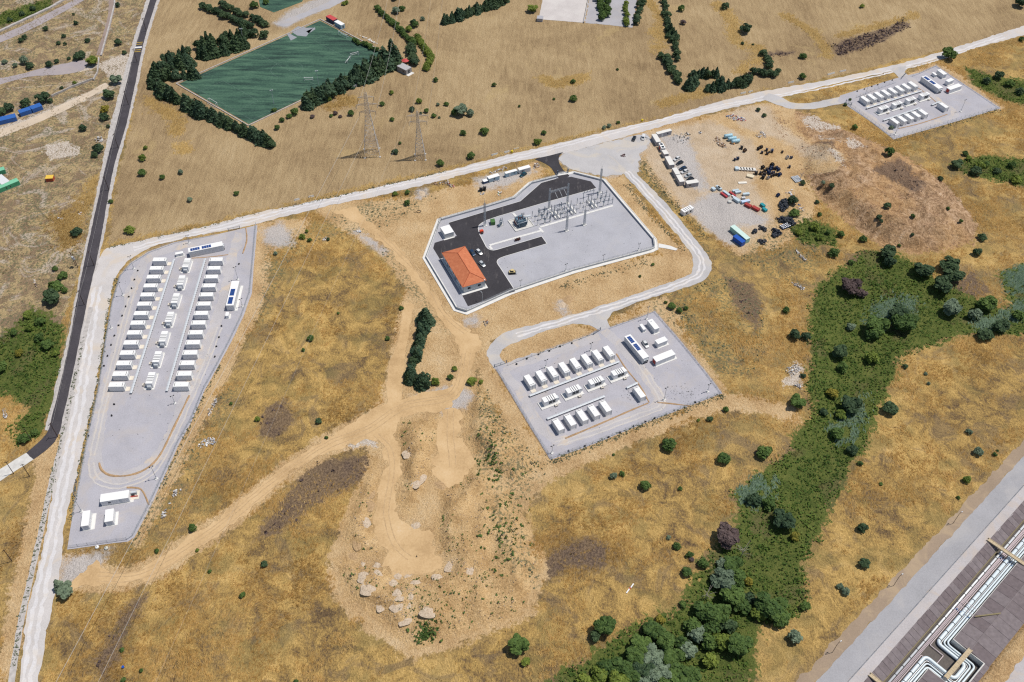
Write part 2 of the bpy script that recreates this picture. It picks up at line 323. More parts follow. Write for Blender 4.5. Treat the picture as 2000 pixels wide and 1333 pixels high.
def soil(t):
    k = t.math('ADD', t.math('MULTIPLY', t.noise(.07, 4, .6), .55), t.math('MULTIPLY', t.noise(.9, 4, .65), .45))
    return t.ramp(k, [(.32, (.40, .255, .125)), (.45, (.53, .355, .18)), (.58, (.62, .44, .24)), (.75, (.66, .50, .31))])
def grit(t, sc=1.0):
    k = t.math('ADD', t.math('MULTIPLY', t.noise(.05*sc, 3, .6), .5), t.math('MULTIPLY', t.noise(1.4, 5, .75), .5))
    return t.ramp(k, [(.3, (.40, .385, .385)), (.5, (.49, .47, .465)), (.7, (.57, .54, .52))])
t = NT('ground_cover', .95, .1)
big = t.noise(.028, 4, .6); mid = t.noise(.16, 4, .62, dist=.6); fine = t.noise(1.1, 4, .7); hair = t.noise(1.0, 3, .7, t.mapped(t.pos(), (2.6, .55, 1), .5)); jag = t.math('SUBTRACT', t.noise(.45, 4, .65), .5)
edge = t.math('ADD', t.math('MULTIPLY', t.math('ADD', jag, t.math('MULTIPLY', t.math('SUBTRACT', mid, .5), 1.1)), 5.0), t.math('MULTIPLY', t.math('SUBTRACT', fine, .5), 2.4))
def lay(base, name, colr, lo=-.5, hi=.5, amt=1.0, wob=1.0):
    d = t.math('ADD', t.attr(name), t.math('MULTIPLY', edge, wob)); return t.mix(t.smooth(d, lo, hi, 0, amt), base, colr)
k = t.math('ADD', t.math('ADD', t.math('MULTIPLY', big, .30), t.math('MULTIPLY', mid, .32)), t.math('ADD', t.math('MULTIPLY', fine, .20), t.math('MULTIPLY', hair, .18)))
grass = t.ramp(k, [(.37, (0.105, 0.070, 0.044)), (.42, (0.190, 0.126, 0.062)), (.47, (0.330, 0.216, 0.079)), (.53, (0.490, 0.321, 0.110)), (.61, (0.620, 0.414, 0.154)), (.73, (0.690, 0.493, 0.229))])
grass = t.mix(t.smooth(t.noise(.075, 5, .68, dist=.6), .52, .66, 0, .62), grass, t.mix(fine, (.12, .085, .06), (.27, .195, .11)))
olive = t.mix(t.smooth(t.noise(.055, 3, .6), .5, .68, 0, .45), grass, (.17, .145, .06))
c = t.mix(t.smooth(t.attr('lush'), -3, 2), t.mix(.15, olive, (.42, .31, .15)), olive)
stub_k = t.math('ADD', t.math('MULTIPLY', t.noise(.018, 5, .68, dist=.3), .45), t.math('ADD', t.math('MULTIPLY', t.noise(.5, 3, .7, t.mapped(t.pos(), (1, .12, 1), -.45), .8), .3), t.math('MULTIPLY', fine, .25)))
stub = t.ramp(stub_k, [(.34, (.22, .15, .08)), (.45, (.34, .24, .13)), (.54, (.43, .312, .17)), (.63, (.50, .375, .215)), (.74, (.56, .435, .25))])
stub = t.mix(t.smooth(t.noise(.03, 5, .72, dist=.3), .60, .72, 0, .5), stub, (.50, .37, .18))
c = lay(c, 'field', stub, -.5, .5)
scr = t.mix(t.smooth(t.math('ADD', mid, t.math('MULTIPLY', t.math('SUBTRACT', fine, .5), .5)), .42, .6), (.26, .185, .115), (.44, .33, .175))
scr = t.mix(t.smooth(t.noise(.045, 5, .7, dist=1.5), .53, .66, 0, .75), scr, (.53, .45, .37))
c = lay(c, 'scrub', scr)
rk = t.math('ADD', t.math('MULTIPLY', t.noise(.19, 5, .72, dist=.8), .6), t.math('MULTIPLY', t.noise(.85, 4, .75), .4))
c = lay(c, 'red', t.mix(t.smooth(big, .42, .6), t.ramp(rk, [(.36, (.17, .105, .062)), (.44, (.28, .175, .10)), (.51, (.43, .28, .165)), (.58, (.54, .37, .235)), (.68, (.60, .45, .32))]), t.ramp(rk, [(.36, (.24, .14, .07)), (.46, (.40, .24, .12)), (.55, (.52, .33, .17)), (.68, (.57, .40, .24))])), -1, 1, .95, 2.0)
c = lay(c, 'dark', t.mix(t.smooth(fine, .4, .6), (.10, .070, .058), (.19, .135, .10)), -2.0, 1.6, .82, 1.5)
c = lay(c, 'dirt', soil(t), -2.4, -1.0, .97)
spk = t.math('ADD', t.math('MULTIPLY', t.noise(.11, 4, .65), .55), t.math('MULTIPLY', t.noise(1.3, 4, .75), .45))
spc = t.ramp(spk, [(.34, (.34, .205, .09)), (.43, (.46, .295, .135)), (.52, (.58, .39, .19)), (.62, (.65, .455, .235)), (.76, (.66, .52, .35))])
c = lay(c, 'spoil', spc, -1.5, 1.5, .9, 1.8)
c = lay(c, 'beige', t.ramp(spk, [(.35, (.46, .36, .25)), (.5, (.57, .455, .33)), (.68, (.64, .54, .42))]), -3, 3, .8, 1.2)
wd_ = t.math('MULTIPLY', t.smooth(t.attr('weed'), -3, 2), t.smooth(t.math('ADD', t.noise(.75, 3, .6), t.math('MULTIPLY', t.noise(.06, 3), .35)), .70, .80))
c = t.mix(t.math('MULTIPLY', wd_, .75), c, (.14, .145, .08))
c = lay(c, 'grav', grit(t), -2.5, 2.5, .85, 1.2)
c = lay(c, 'pale', t.mix(t.smooth(fine, .4, .62), (.50, .42, .34), (.68, .62, .55)), -.8, .8, .9, 1.3)
gcol = t.ramp(t.math('ADD', t.math('MULTIPLY', mid, .5), t.math('MULTIPLY', fine, .5)), [(.35, (.060, .085, .022)), (.5, (.105, .132, .033)), (.65, (.155, .168, .046))])
gcol = t.mix(t.smooth(t.noise(.06, 3), .55, .7, 0, .7), gcol, (.14, .125, .055))
c = lay(c, 'green', gcol, -.8, .8, 1, 2.2)
gr = t.noise(2.4, 2, .6); c = t.mix(1.0, c, t.ramp(gr, [(.3, (.76, .74, .72)), (.5, (1.0, 1.0, 1.0)), (.7, (1.2, 1.2, 1.22))]), 'MULTIPLY')
t.col(c); t.bump(t.math('ADD', t.math('MULTIPLY', fine, .7), t.math('MULTIPLY', mid, .8)), 1.0, .9)
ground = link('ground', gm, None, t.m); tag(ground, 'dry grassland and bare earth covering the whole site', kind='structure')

# ---------------------------------------------------------------- sheets: roads, pads, tracks
SHEETS = []
def sheet(name, poly, mat, z=.05, jit=0.0, step=1.2, label=None, holes=(), parent=None, follow=False, inner=0.0):
    def dens(P):
        out = []
        for i in range(len(P)):
            a, b = np.array(P[i]), np.array(P[(i+1) % len(P)]); m = max(1, int(np.linalg.norm(b-a)/step)) if jit or follow else 1
            for k in range(m):
                p = a+(b-a)*k/m
                if jit:
                    q = p*.45; p = p+jit*np.array([vnoise(q[0:1], q[1:2], 5)[0]-.5, vnoise(q[0:1]+40, q[1:2], 6)[0]-.5])*1.6
                    q = p*1.7; p = p+jit*.6*np.array([vnoise(q[0:1], q[1:2], 15)[0]-.5, vnoise(q[0:1]+40, q[1:2], 16)[0]-.5])
                out.append(p)
        return out
    if parent is None and name.split('_')[-1] in ('road', 'track', 'verge', 'drive', 'forecourt', 'drain', 'lane', 'strip', 'shoulder', 'path', 'yard', 'pad', 'apron', 'pitch', 'arena', 'lot'): SHEETS.append(np.asarray(poly))
    loops = [dens(poly)]+[dens(h) for h in holes]
    V = []; E = []
    for L in loops:
        n0 = len(V); V += [Vector((p[0], p[1])) for p in L]; E += [(n0+i, n0+(i+1) % len(L)) for i in range(len(L))]
    r = geometry.delaunay_2d_cdt(V, E, [], 1 if not holes else 5, 1e-4)
    vv, ff = r[0], r[2]
    if holes:
        hp = [np.array([(q[0], q[1]) for q in h]) for h in holes]
        def keep(f):
            cx = sum(vv[i].x for i in f)/len(f); cy = sum(vv[i].y for i in f)/len(f)
            X = np.array([cx]); Y = np.array([cy])
            return sdist(loops[0], X, Y, 1e3)[0] > 0 and all(sdist(h, X, Y, 1e3)[0] < 0 for h in loops[1:])
        ff = [f for f in ff if keep(f)]
    if follow: zz = H(np.array([v.x for v in vv]), np.array([v.y for v in vv]))+z
    else: zz = [z]*len(vv)
    me = bpy.data.meshes.new(name); me.from_pydata([(v.x, v.y, float(h)) for v, h in zip(vv, zz)], [], ff)
    for p in me.polygons:
        if p.normal.z < 0: p.flip()
    o = link(name, me, parent, mat)
    if parent is None: tag(o, label, kind='structure')
    return o
def strip(L, R, z=0.0, step=2.5): return np.concatenate([spline(W2(L, z), step), spline(W2(R, z), step)[::-1]])
def ribbon(path, w0, w1=None):
    P = np.asarray(path, float); w1 = w0 if w1 is None else w1; d = np.gradient(P, axis=0); d /= np.linalg.norm(d, axis=1)[:, None]+1e-9; nrm = np.stack([-d[:, 1], d[:, 0]], -1)
    w = np.linspace(w0, w1, len(P))[:, None]/2
    return np.concatenate([P+nrm*w, (P-nrm*w)[::-1]])

def m_asphalt(name, c, worn=.1, ang=1.3):
    t = NT(name, .85, .3); k = t.math('ADD', t.math('MULTIPLY', t.noise(.12, 4, .6), .5), t.math('MULTIPLY', t.noise(1.3, 4, .7), .5))
    a = t.ramp(k, [(.3, tuple(x*.75 for x in c)), (.5, c), (.72, tuple(x*1.35 for x in c))])
    a = t.mix(t.smooth(t.noise(.35, 5, .75, t.mapped(t.pos(), (1, .25, 1), ang)), .56, .75, 0, worn), a, (.22, .2, .19))
    t.col(a); t.bump(t.noise(3, 3), .2, .05); return t.m
M_ASPH = m_asphalt('new_asphalt', (.043, .040, .046), .5); M_ASPH_OLD = m_asphalt('road_asphalt', (.060, .054, .062), .35, .3)
def m_gravel(name, c, warm, amt=.6, sc=.06, lines=None):
    t = NT(name, .95, .15); k = t.math('ADD', t.math('MULTIPLY', t.noise(.1, 4, .6), .35), t.math('MULTIPLY', t.noise(1.8, 5, .8), .65))
    a = t.ramp(k, [(.3, tuple(x*.80 for x in c)), (.5, c), (.7, tuple(min(.9, x*1.16) for x in c))])
    a = t.mix(t.smooth(t.noise(sc, 5, .65, dist=.7), .48, .68, 0, amt), a, warm)
    a = t.mix(t.smooth(t.noise(sc*3.1, 4, .65), .60, .75, 0, amt*.5), a, tuple(x*.8 for x in c))
    a = t.mix(t.smooth(t.noise(.9, 3, .7), .66, .76, 0, .35), a, tuple(x*.6 for x in c))
    t.col(a); t.bump(t.noise(2.2, 4, .8), .5, .08); return t.m
M_PAD = m_gravel('crushed_stone_pad', (.415, .405, .44), (.46, .42, .40), .55)
M_PAD2 = m_gravel('substation_gravel', (.41, .41, .445), (.45, .44, .445), .4)
M_ROAD = m_gravel('compacted_gravel_road', (.55, .52, .505), (.60, .51, .41), .7, .05)
M_ROADG = m_gravel('grey_gravel_road', (.47, .455, .455), (.56, .50, .42), .7, .06)
M_WORN = m_gravel('worn_wheel_lane', (.46, .44, .45), (.56, .48, .40), .9, .08)
def m_track():
    t = NT('dirt_track_earth', .95, .1)
    k = t.math('ADD', t.math('MULTIPLY', t.noise(.09, 4, .6), .6), t.math('MULTIPLY', t.noise(1.2, 4, .7), .4))
    t.col(t.ramp(k, [(.34, (.46, .305, .155)), (.5, (.57, .39, .205)), (.68, (.64, .455, .255)), (.8, (.66, .52, .37))])); t.bump(t.noise(1.5, 4, .7), .4, .12); return t.m
M_TRACK = m_track()
M_CONC = paint('concrete', (.60, .585, .555), .85, .2, var=.14, scale=.5, dirt=.25)
M_CONC2 = paint('pale_concrete', (.70, .69, .665), .85, .2, var=.08, scale=.4, dirt=.2)
M_KERB = paint('weathered_kerb_concrete', (.47, .44, .42), .9, .15, var=.2, scale=.6, dirt=.35)
M_RUT = paint('wheel_rut_earth', (.50, .345, .19), .95, .1, var=.22, scale=.8, dirt=.2)

road = sheet('asphalt_road', strip([(300, -40), (293, 0), (267, 83), (244, 175), (226, 250), (204.5, 333), (171, 483), (151, 583), (136, 666), (120, 741), (101, 816), (96, 838), (82, 858), (51, 885)],
                                   [(318, -40), (306, 0), (281, 83), (262, 175), (245, 250), (221, 333), (194, 483), (172, 583), (155, 666), (140, 741), (123, 816), (114, 851), (98, 873), (66, 898)]), M_ASPH_OLD, .07, .15, label='dark asphalt road running down the left side')
sheet('concrete_road', strip([(51, 885), (0, 917), (-60, 955)], [(66, 898), (0, 940), (-60, 980)]), M_CONC, .06, .2, label='pale concrete road joining the asphalt road at lower left')
sheet('road_verge', strip([(290, -40), (285, 0), (259, 83), (234, 175), (214, 250), (197, 333), (166, 483), (147, 583), (131, 666), (112, 741), (94, 816), (88, 840)],
                          [(326, -40), (312, 0), (287, 83), (268, 175), (250, 250), (228, 333), (199, 483), (177, 583), (161, 666), (147, 741), (132, 816), (124, 851)]), M_KERB, .035, .5, label='pale gravel verge along the asphalt road')
MAIN_U = [(2100, 22), (2000, 51), (1870, 92), (1750, 127), (1625, 155), (1500, 177), (1400, 200), (1300, 230), (1200, 253), (1100, 278), (1000, 301), (875, 334), (725, 369), (612, 394), (500, 417), (400, 443), (300, 465), (225, 481), (203, 490), (195, 505), (185, 535), (172, 583), (159, 666), (139, 791), (120, 866), (96, 1000), (75, 1112), (52, 1200), (36, 1333), (22, 1430)]
MAIN_L = [(2100, 42), (2000, 69), (1870, 104), (1765, 134), (1650, 159), (1540, 186), (1500, 195), (1400, 218), (1325, 238), (1240, 262), (1100, 300), (1000, 318), (850, 356), (725, 386), (625, 406), (500, 438), (425, 453), (337, 470), (287, 488), (250, 511), (230, 534), (215, 583), (202, 666), (185, 766), (168, 841), (150, 929), (130, 1000), (121, 1070), (110, 1150), (95, 1212), (75, 1333), (62, 1430)]
sheet('gravel_road', strip(MAIN_U, MAIN_L), M_ROAD, .055, .7, label='long pale gravel road along the fields and down the left edge')
sheet('gravel_road', strip([(1190, 290), (1212, 333), (1250, 375), (1300, 433), (1337, 478), (1352, 503), (1353, 528), (1337, 541), (1275, 563), (1212, 585), (1135, 610), (1062, 630), (1000, 645), (972, 660), (955, 677), (951, 695), (966, 720)],
                           [(1225, 290), (1240, 333), (1277, 373), (1325, 425), (1362, 473), (1385, 503), (1390, 523), (1382, 541), (1357, 556), (1312, 570), (1250, 590), (1190, 612), (1125, 632), (1075, 644), (1032, 661), (1000, 673), (982, 684), (976, 695), (990, 712)]), M_ROADG, .06, .6, label='grey gravel service road curving round the substation')
sheet('gravel_road', W2([(1188, 610), (1120, 632), (1150, 636), (1172, 646), (1192, 640), (1185, 626), (1200, 606)]), M_ROADG, .065, .4, label='short gravel spur into the lower battery yard')
sheet('gravel_road', strip([(1500, 182), (1530, 192), (1545, 200), (1580, 202), (1640, 190), (1660, 186)], [(1488, 194), (1515, 204), (1545, 213), (1590, 213), (1650, 202), (1672, 202)]), M_ROADG, .065, .4, label='gravel spur leading into the far battery yard')
sheet('gravel_road', W2([(1738, 135), (1770, 129), (1767, 142), (1780, 152), (1760, 158), (1752, 148)]), M_ROADG, .066, .4, label='short gravel entrance at the top of the far battery yard')
sheet('gravel_forecourt', GRAV[0], M_ROADG, .05, 1.2, label='broad gravel forecourt beside the substation gate')
sheet('dirt_track', strip([(185, 1096), (200, 1113), (215, 1119), (250, 1118), (312, 1090), (375, 1045), (437, 1005), (500, 954), (563, 906), (625, 864), (675, 834), (750, 791), (800, 775), (876, 758), (890, 745), (898, 721), (901, 695), (893, 668), (862, 628), (825, 570), (782, 515), (758, 484), (700, 440), (650, 412)],
                          [(125, 1148), (162, 1146), (237, 1143), (287, 1133), (350, 1096), (450, 1028), (500, 984), (575, 920), (650, 880), (713, 857), (765, 832), (800, 812), (870, 800), (906, 758), (916, 718), (931, 687), (936, 662), (905, 635), (870, 611), (845, 568), (807, 523), (788, 492), (740, 450), (690, 405)]), M_TRACK, .045, 1.5, label='sandy dirt track winding across the site')
sheet('dirt_track', spline(W2([(713, 856), (738, 864), (750, 880), (753, 904), (744, 950), (735, 1000), (737, 1050), (755, 1082), (752, 1105), (765, 1120), (810, 1125), (850, 1117), (866, 1110), (850, 1082), (842, 1065), (846, 1040), (825, 1035), (790, 1020), (773, 990), (775, 954), (783, 904), (780, 879), (773, 842), (778, 822), (800, 808), (760, 825)]), 2, True), M_TRACK, .05, 1.9, label='sandy track ending in a bare turning area among the spoil')
sheet('dirt_track', spline(W2([(862, 798), (898, 798), (898, 850), (912, 882), (926, 902), (905, 930), (880, 945), (852, 930), (846, 908), (852, 880), (860, 840)]), 2, True), M_TRACK, .052, 2.4, label='short sandy lobe of track below the junction')
sheet('dirt_track', strip([(790, 590), (777, 666), (759, 716), (756, 790)], [(809, 595), (796, 666), (788, 716), (785, 790)]), M_TRACK, .04, .6, label='straight sandy track beside the cypress clump')
sheet('dirt_track', spline(W2([(-60, 273), (0, 254), (60, 232), (120, 205), (170, 182), (206, 162), (213, 168), (180, 188), (130, 215), (70, 242), (0, 268), (-60, 290)]), 3, True), m_gravel('pale_farm_track', (.58, .48, .37), (.64, .54, .43), .6), .04, .4, label='pale farm track past the blue containers')
LP = W2([(503, 440), (430, 457), (340, 474), (290, 492), (254, 515), (234, 539), (219, 590), (206, 666), (191, 766), (173, 845), (156, 935), (141, 1010), (131, 1074), (250, 1058), (262, 1050), (289, 1000), (311, 954), (351, 866), (376, 821), (401, 761), (426, 716), (453, 666), (475, 620), (492, 573), (497, 508)])
sheet('gravel_pad', LP, M_PAD, .09, .12, label='large grey crushed-stone pad of the left battery yard')
S3P = W2([(966, 718), (990, 712), (1025, 700), (1100, 673), (1150, 655), (1172, 645), (1190, 640), (1240, 623), (1279, 608), (1330, 667), (1375, 722), (1411, 769), (1330, 800), (1260, 827), (1160, 868), (1075, 899), (1040, 842), (1000, 775)])
sheet('gravel_pad', S3P, M_PAD, .09, .12, label='grey crushed-stone pad of the lower middle battery yard')
S4P = W2([(1648, 203), (1636, 199), (1641, 187), (1700, 169), (1762, 150), (1795, 143), (1828, 128), (1900, 176), (1955, 212), (1850, 243), (1745, 273), (1700, 238)])
sheet('gravel_pad', S4P, M_PAD, .09, .12, label='grey crushed-stone pad of the far right battery yard')
M_TYRE = m_gravel('pale_tyre_dust', (.53, .50, .48), (.58, .51, .43), .6, .2)
def tyres(px, offs, label, w=.7, z=.105, mat=None, jit=.35):
    Pt = spline(W2(px), 3.0); d = np.gradient(Pt, axis=0); d /= np.linalg.norm(d, axis=1)[:, None]; nn = np.stack([-d[:, 1], d[:, 0]], -1)
    for i, o_ in enumerate(offs): sheet('tyre_track', ribbon(Pt+nn*o_, w), mat or M_TYRE, z+.004*i, jit, label=f'{label}, {["left", "right"][i]} line')
tyres([(430, 640), (400, 715), (372, 780), (335, 860), (295, 925), (235, 950), (190, 940), (178, 905)], (-1.0, 1.0), 'pale tyre track along the right side of the left yard')
tyres([(262, 560), (235, 660), (205, 780), (180, 890)], (-.9, .9), 'pale tyre track down the left side of the left yard')
tyres([(1235, 690), (1272, 745), (1295, 790), (1250, 812), (1160, 845), (1085, 868)], (-1.0, 1.0), 'pale tyre track through the middle yard')
M_LANE = m_gravel('bright_wheel_lane', (.64, .62, .62), (.62, .55, .47), .5, .1)
tyres([(190, 560), (175, 666), (155, 791), (135, 890), (110, 1010), (88, 1120), (66, 1230), (52, 1340)], (-1.3, 1.3), 'bright wheel lane on the left gravel road', 1.3, .058, M_LANE, .8)
tyres([(1960, 72), (1800, 124), (1600, 172), (1400, 210), (1200, 258), (1000, 310), (800, 356), (600, 402), (400, 452), (260, 486)], (-1.1, 1.1), 'bright wheel lane on the long gravel road', 1.1, .058, M_LANE, .8)
tyres([(1225, 335), (1262, 375), (1312, 430), (1350, 478), (1370, 510), (1362, 538), (1300, 565), (1200, 598), (1100, 628), (1010, 655)], (-1.0, 1.0), 'bright wheel lane on the service road', 1.0, .068, M_LANE, .7)
# lanes worn through the pads by trucks, and the low earth berms that edge them
sheet('worn_lane', ribbon(spline(W2([(470, 455), (455, 500), (432, 600), (400, 690), (370, 760), (340, 840), (300, 900), (240, 935), (200, 930), (185, 900), (200, 800), (230, 680), (258, 570), (285, 510), (340, 485), (440, 462)]), 3), 5.0), M_WORN, .1, 1.0, label='beige truck lane looping round the left battery yard')
sheet('worn_lane', ribbon(spline(W2([(1180, 645), (1235, 700), (1268, 745), (1290, 785), (1255, 805), (1180, 832), (1100, 862), (1058, 838), (1020, 770), (990, 722), (1060, 695), (1170, 655)]), 3), 4.6), M_WORN, .1, 1.0, label='beige truck lane looping round the lower middle battery yard')
sheet('worn_lane', ribbon(spline(W2([(1655, 200), (1690, 222), (1740, 258), (1770, 258), (1850, 232), (1865, 220), (1835, 200), (1800, 170), (1770, 150)]), 3), 4.4), M_WORN, .1, 1.0, label='beige truck lane looping round the far right battery yard')
M_BERM = paint('earth_berm', (.40, .265, .15), .95, .1, var=.25, scale=1.5, dirt=.2)
def berm(px, w, h, label, name='earth_berm'):
    P = spline(W2(px), 1.5); mb = MB(); d = np.gradient(P, axis=0); d /= np.linalg.norm(d, axis=1)[:, None]; n_ = np.stack([-d[:, 1], d[:, 0]], -1)
    v = []; m = len(P)
    for i in range(m):
        r = w*(.75+.5*random.random()); hh = h*(.7+.6*random.random())
        for s_, z in ((-.5, .05), (-.22, hh*.8), (.05, hh), (.3, hh*.6), (.5, .05)): v.append((P[i][0]+n_[i][0]*s_*r, P[i][1]+n_[i][1]*s_*r, z+.05))
    mb.add(v, [(i*5+k, (i+1)*5+k, (i+1)*5+k+1, i*5+k+1) for i in range(m-1) for k in range(4)])
    o = link(name, mb.mesh(name, True), None, M_BERM); tag(o, label, 'berm', 'low earth berms on the gravel pads'); return o
berm([(370, 773), (352, 810), (335, 845), (318, 880), (300, 905), (275, 922), (245, 930), (215, 929), (198, 918), (194, 905)], .9, .35, 'long curved earth berm at the empty end of the left yard')
berm([(248, 953), (270, 954), (280, 962), (291, 987)], .8, .3, 'short hooked earth berm beside the white shed')
berm([(1204, 692), (1222, 720), (1248, 752), (1264, 780), (1268, 787)], .7, .3, 'straight earth berm beside the inverters in the middle yard')
berm([(1266, 788), (1230, 803), (1180, 825), (1104, 857)], .8, .35, 'earth berm along the lower edge of the middle yard')
berm([(1284, 787), (1310, 789), (1350, 794)], .7, .3, 'short earth berm by the light mast in the middle yard')
berm([(1755, 252), (1800, 241), (1850, 224)], .7, .3, 'earth berm along the lower edge of the far yard')
berm([(375, 505), (415, 502), (446, 498)], .6, .25, 'thin earth berm below the long roof-panel cabin in the left yard')
berm([(1792, 172), (1808, 183), (1828, 200)], .6, .25, 'thin earth berm beside the far yard duct')
berm([(480, 445), (482, 470), (474, 496)], .7, .3, 'short earth berm near the top gate of the left yard')
# concrete drain between the asphalt road and the gravel road
sheet('roadside_drain', ribbon(spline(W2([(178, 600), (160, 680), (141, 760), (124, 850), (104, 930), (86, 1010), (60, 1130), (40, 1220), (22, 1333), (8, 1430)]), 3), 2.0), M_KERB, .07, .25, label='pale concrete drain beside the left gravel road')
# ================================================================ battery yards
M_WHITE = paint('white_container_paint', (.80, .80, .80), .5, .35, var=.04, scale=.5, dirt=.10, dirtcol=(.55, .5, .42))
M_ROOFW = paint('white_roof_paint', (.84, .835, .82), .5, .35, var=.04, scale=.4, dirt=.14, dirtcol=(.6, .55, .48))
M_LGREY = paint('light_grey_steel', (.56, .59, .62), .5, .4, var=.08, scale=.8, dirt=.12)
M_GALV = paint('galvanised_steel', (.44, .47, .50), .45, .5, .5, var=.1, scale=2, dirt=.1)
M_DARK = paint('dark_louvre', (.035, .04, .048), .6, .3, var=.2, dirt=.1)
M_BLACK = paint('black_plastic', (.022, .022, .025), .6, .3, var=.2, dirt=.12)
M_BLUEP = None
def _pv():
    t = NT('blue_solar_glass', .18, .5); o = t.obj(); b = t.n('ShaderNodeTexBrick'); t.put(b.inputs['Vector'], o); b.offset = 0
    b.inputs['Color1'].default_value = (.012, .05, .21, 1); b.inputs['Color2'].default_value = (.016, .062, .25, 1); b.inputs['Mortar'].default_value = (.10, .16, .34, 1)
    b.inputs['Scale'].default_value = 1; b.inputs['Brick Width'].default_value = .3; b.inputs['Row Height'].default_value = .3; b.inputs['Mortar Size'].default_value = .012
    t.col(b.outputs['Color']); return t.m
M_BLUEP = _pv()
M_SLAB = paint('cream_concrete_slab', (.68, .62, .53), .9, .15, var=.1, scale=.8, dirt=.2)
M_RED = paint('red_paint', (.48, .06, .045), .5, .3, dirt=.12); M_GLASS = paint('dark_window_glass', (.03, .045, .06), .12, .5, dirt=0, var=.05)

BL, BW, BH = 6.06, 2.56, 2.9
def battery_kit():
    b = MB().cbox(-BL/2, -BW/2, .14, BL/2, BW/2, BH-.04, .05)
    for k in range(14): x = -BL/2+.35+k*.41; b.box(x, -BW/2-.035, .35, x+.2, -BW/2+.01, BH-.3).box(x, BW/2-.01, .35, x+.2, BW/2+.035, BH-.3)
    r = MB().box(-BL/2+.05, -BW/2+.05, BH-.045, BL/2-.05, BW/2-.05, BH+.01)
    for k in range(7): x = -BL/2+.5+k*.85; r.box(x, -BW/2+.1, BH, x+.06, BW/2-.1, BH+.035)
    vent = MB().box(BL/2-.62, -.95, BH+.012, BL/2-.42, .95, BH+.06)
    hatch = MB().bbox(0, 0, BH+.01, .35, .35, .07)
    doors = MB(); hd = MB()
    for s in (-1, 1):
        doors.box(BL/2-.01, s*.03 if s > 0 else -1.15, .3, BL/2+.05, 1.15 if s > 0 else -.03, BH-.25)
        hd.box(BL/2+.05, s*.12-.03, .5, BL/2+.09, s*.12+.03, BH-.5)
    base = MB().box(-BL/2-.12, -BW/2-.12, 0, BL/2+.12, BW/2+.12, .15)
    step = MB().box(BL/2+.1, -1.25, 0, BL/2+1.75, 1.0, .11)
    post = [kp('corner_post', MB().box(sx*BL/2-.09, sy*BW/2-.09, .14, sx*BL/2+.09, sy*BW/2+.09, BH-.02), M_LGREY) for sx in (-1, 1) for sy in (-1, 1)]
    return [kp('body', b, M_WHITE), kp('roof', r, M_ROOFW, [kp('roof_hatch', hatch, M_LGREY)]), kp('roof_vent', vent, M_DARK), kp('door', doors, M_WHITE, [kp('door_bar', hd, M_GALV)]),
            kp('base_slab', base, M_CONC), kp('front_slab', step, M_SLAB)]+post
KB = battery_kit()
KB2 = [k for k in KB if k[0] != 'front_slab']
def frame(ang): return np.array([math.cos(ang), math.sin(ang)]), np.array([math.sin(ang), -math.cos(ang)])
A1, A3, A4 = .0452, .4706, .4803
a1, b1 = frame(A1); a3, b3 = frame(A3); a4, b4 = frame(A4)
Z0 = .1
for i in range(14):
    c = np.array([-169.74, 324.52])+a1*BL/2+b1*(BW/2+5.963*i)
    place(KB, 'battery_container', f'white battery container, {nth(i)} from the far end of the left row in the left yard', 'container', (*c, Z0), A1, 'battery containers')
    c = np.array([-143.30, 325.22])+a1*BL/2+b1*(BW/2+5.963*i)
    place(KB2, 'battery_container', f'white battery container, {nth(i)} from the far end of the right row in the left yard', 'container', (*c, Z0), A1+PI, 'battery containers')
for i in range(8):
    c = np.array([5.125, 254.41])+a3*(BW/2+5.474*i)+b3*BL/2
    place(KB, 'battery_container', f'white battery container, {nth(i)} from the left in the upper row of the middle yard', 'container', (*c, Z0), A3-PI/2, 'battery containers')
    c = np.array([200.66, 475.11])+a4*(BW/2+5.265*i)+b4*BL/2
    place(KB, 'battery_container', f'white battery container, {nth(i)} from the left in the upper row of the far yard', 'container', (*c, Z0), A4-PI/2, 'battery containers')
for i in range(5):
    c = np.array([16.58, 231.28])+a3*(BW/2+5.474*i)+b3*BL/2
    place(KB2, 'battery_container', f'white battery container, {nth(i)} from the left in the lower row of the middle yard', 'container', (*c, Z0), A3+PI/2, 'battery containers')
    c = np.array([211.88, 452.88])+a4*(BW/2+5.265*i)+b4*BL/2
    place(KB2, 'battery_container', f'white battery container, {nth(i)} from the left in the lower row of the far yard', 'container', (*c, Z0), A4+PI/2, 'battery containers')
place(KB2, 'battery_container', 'white battery container standing alone near the light mast in the middle yard', 'container', (*W(1249, 766, 2.9)[:2], Z0), A3+PI/2, 'battery containers')
place(KB2, 'battery_container', 'white battery container standing alone by the short duct in the far yard', 'container', (*W(1842.8, 205.6, 2.9)[:2], Z0), A4+PI/2, 'battery containers')

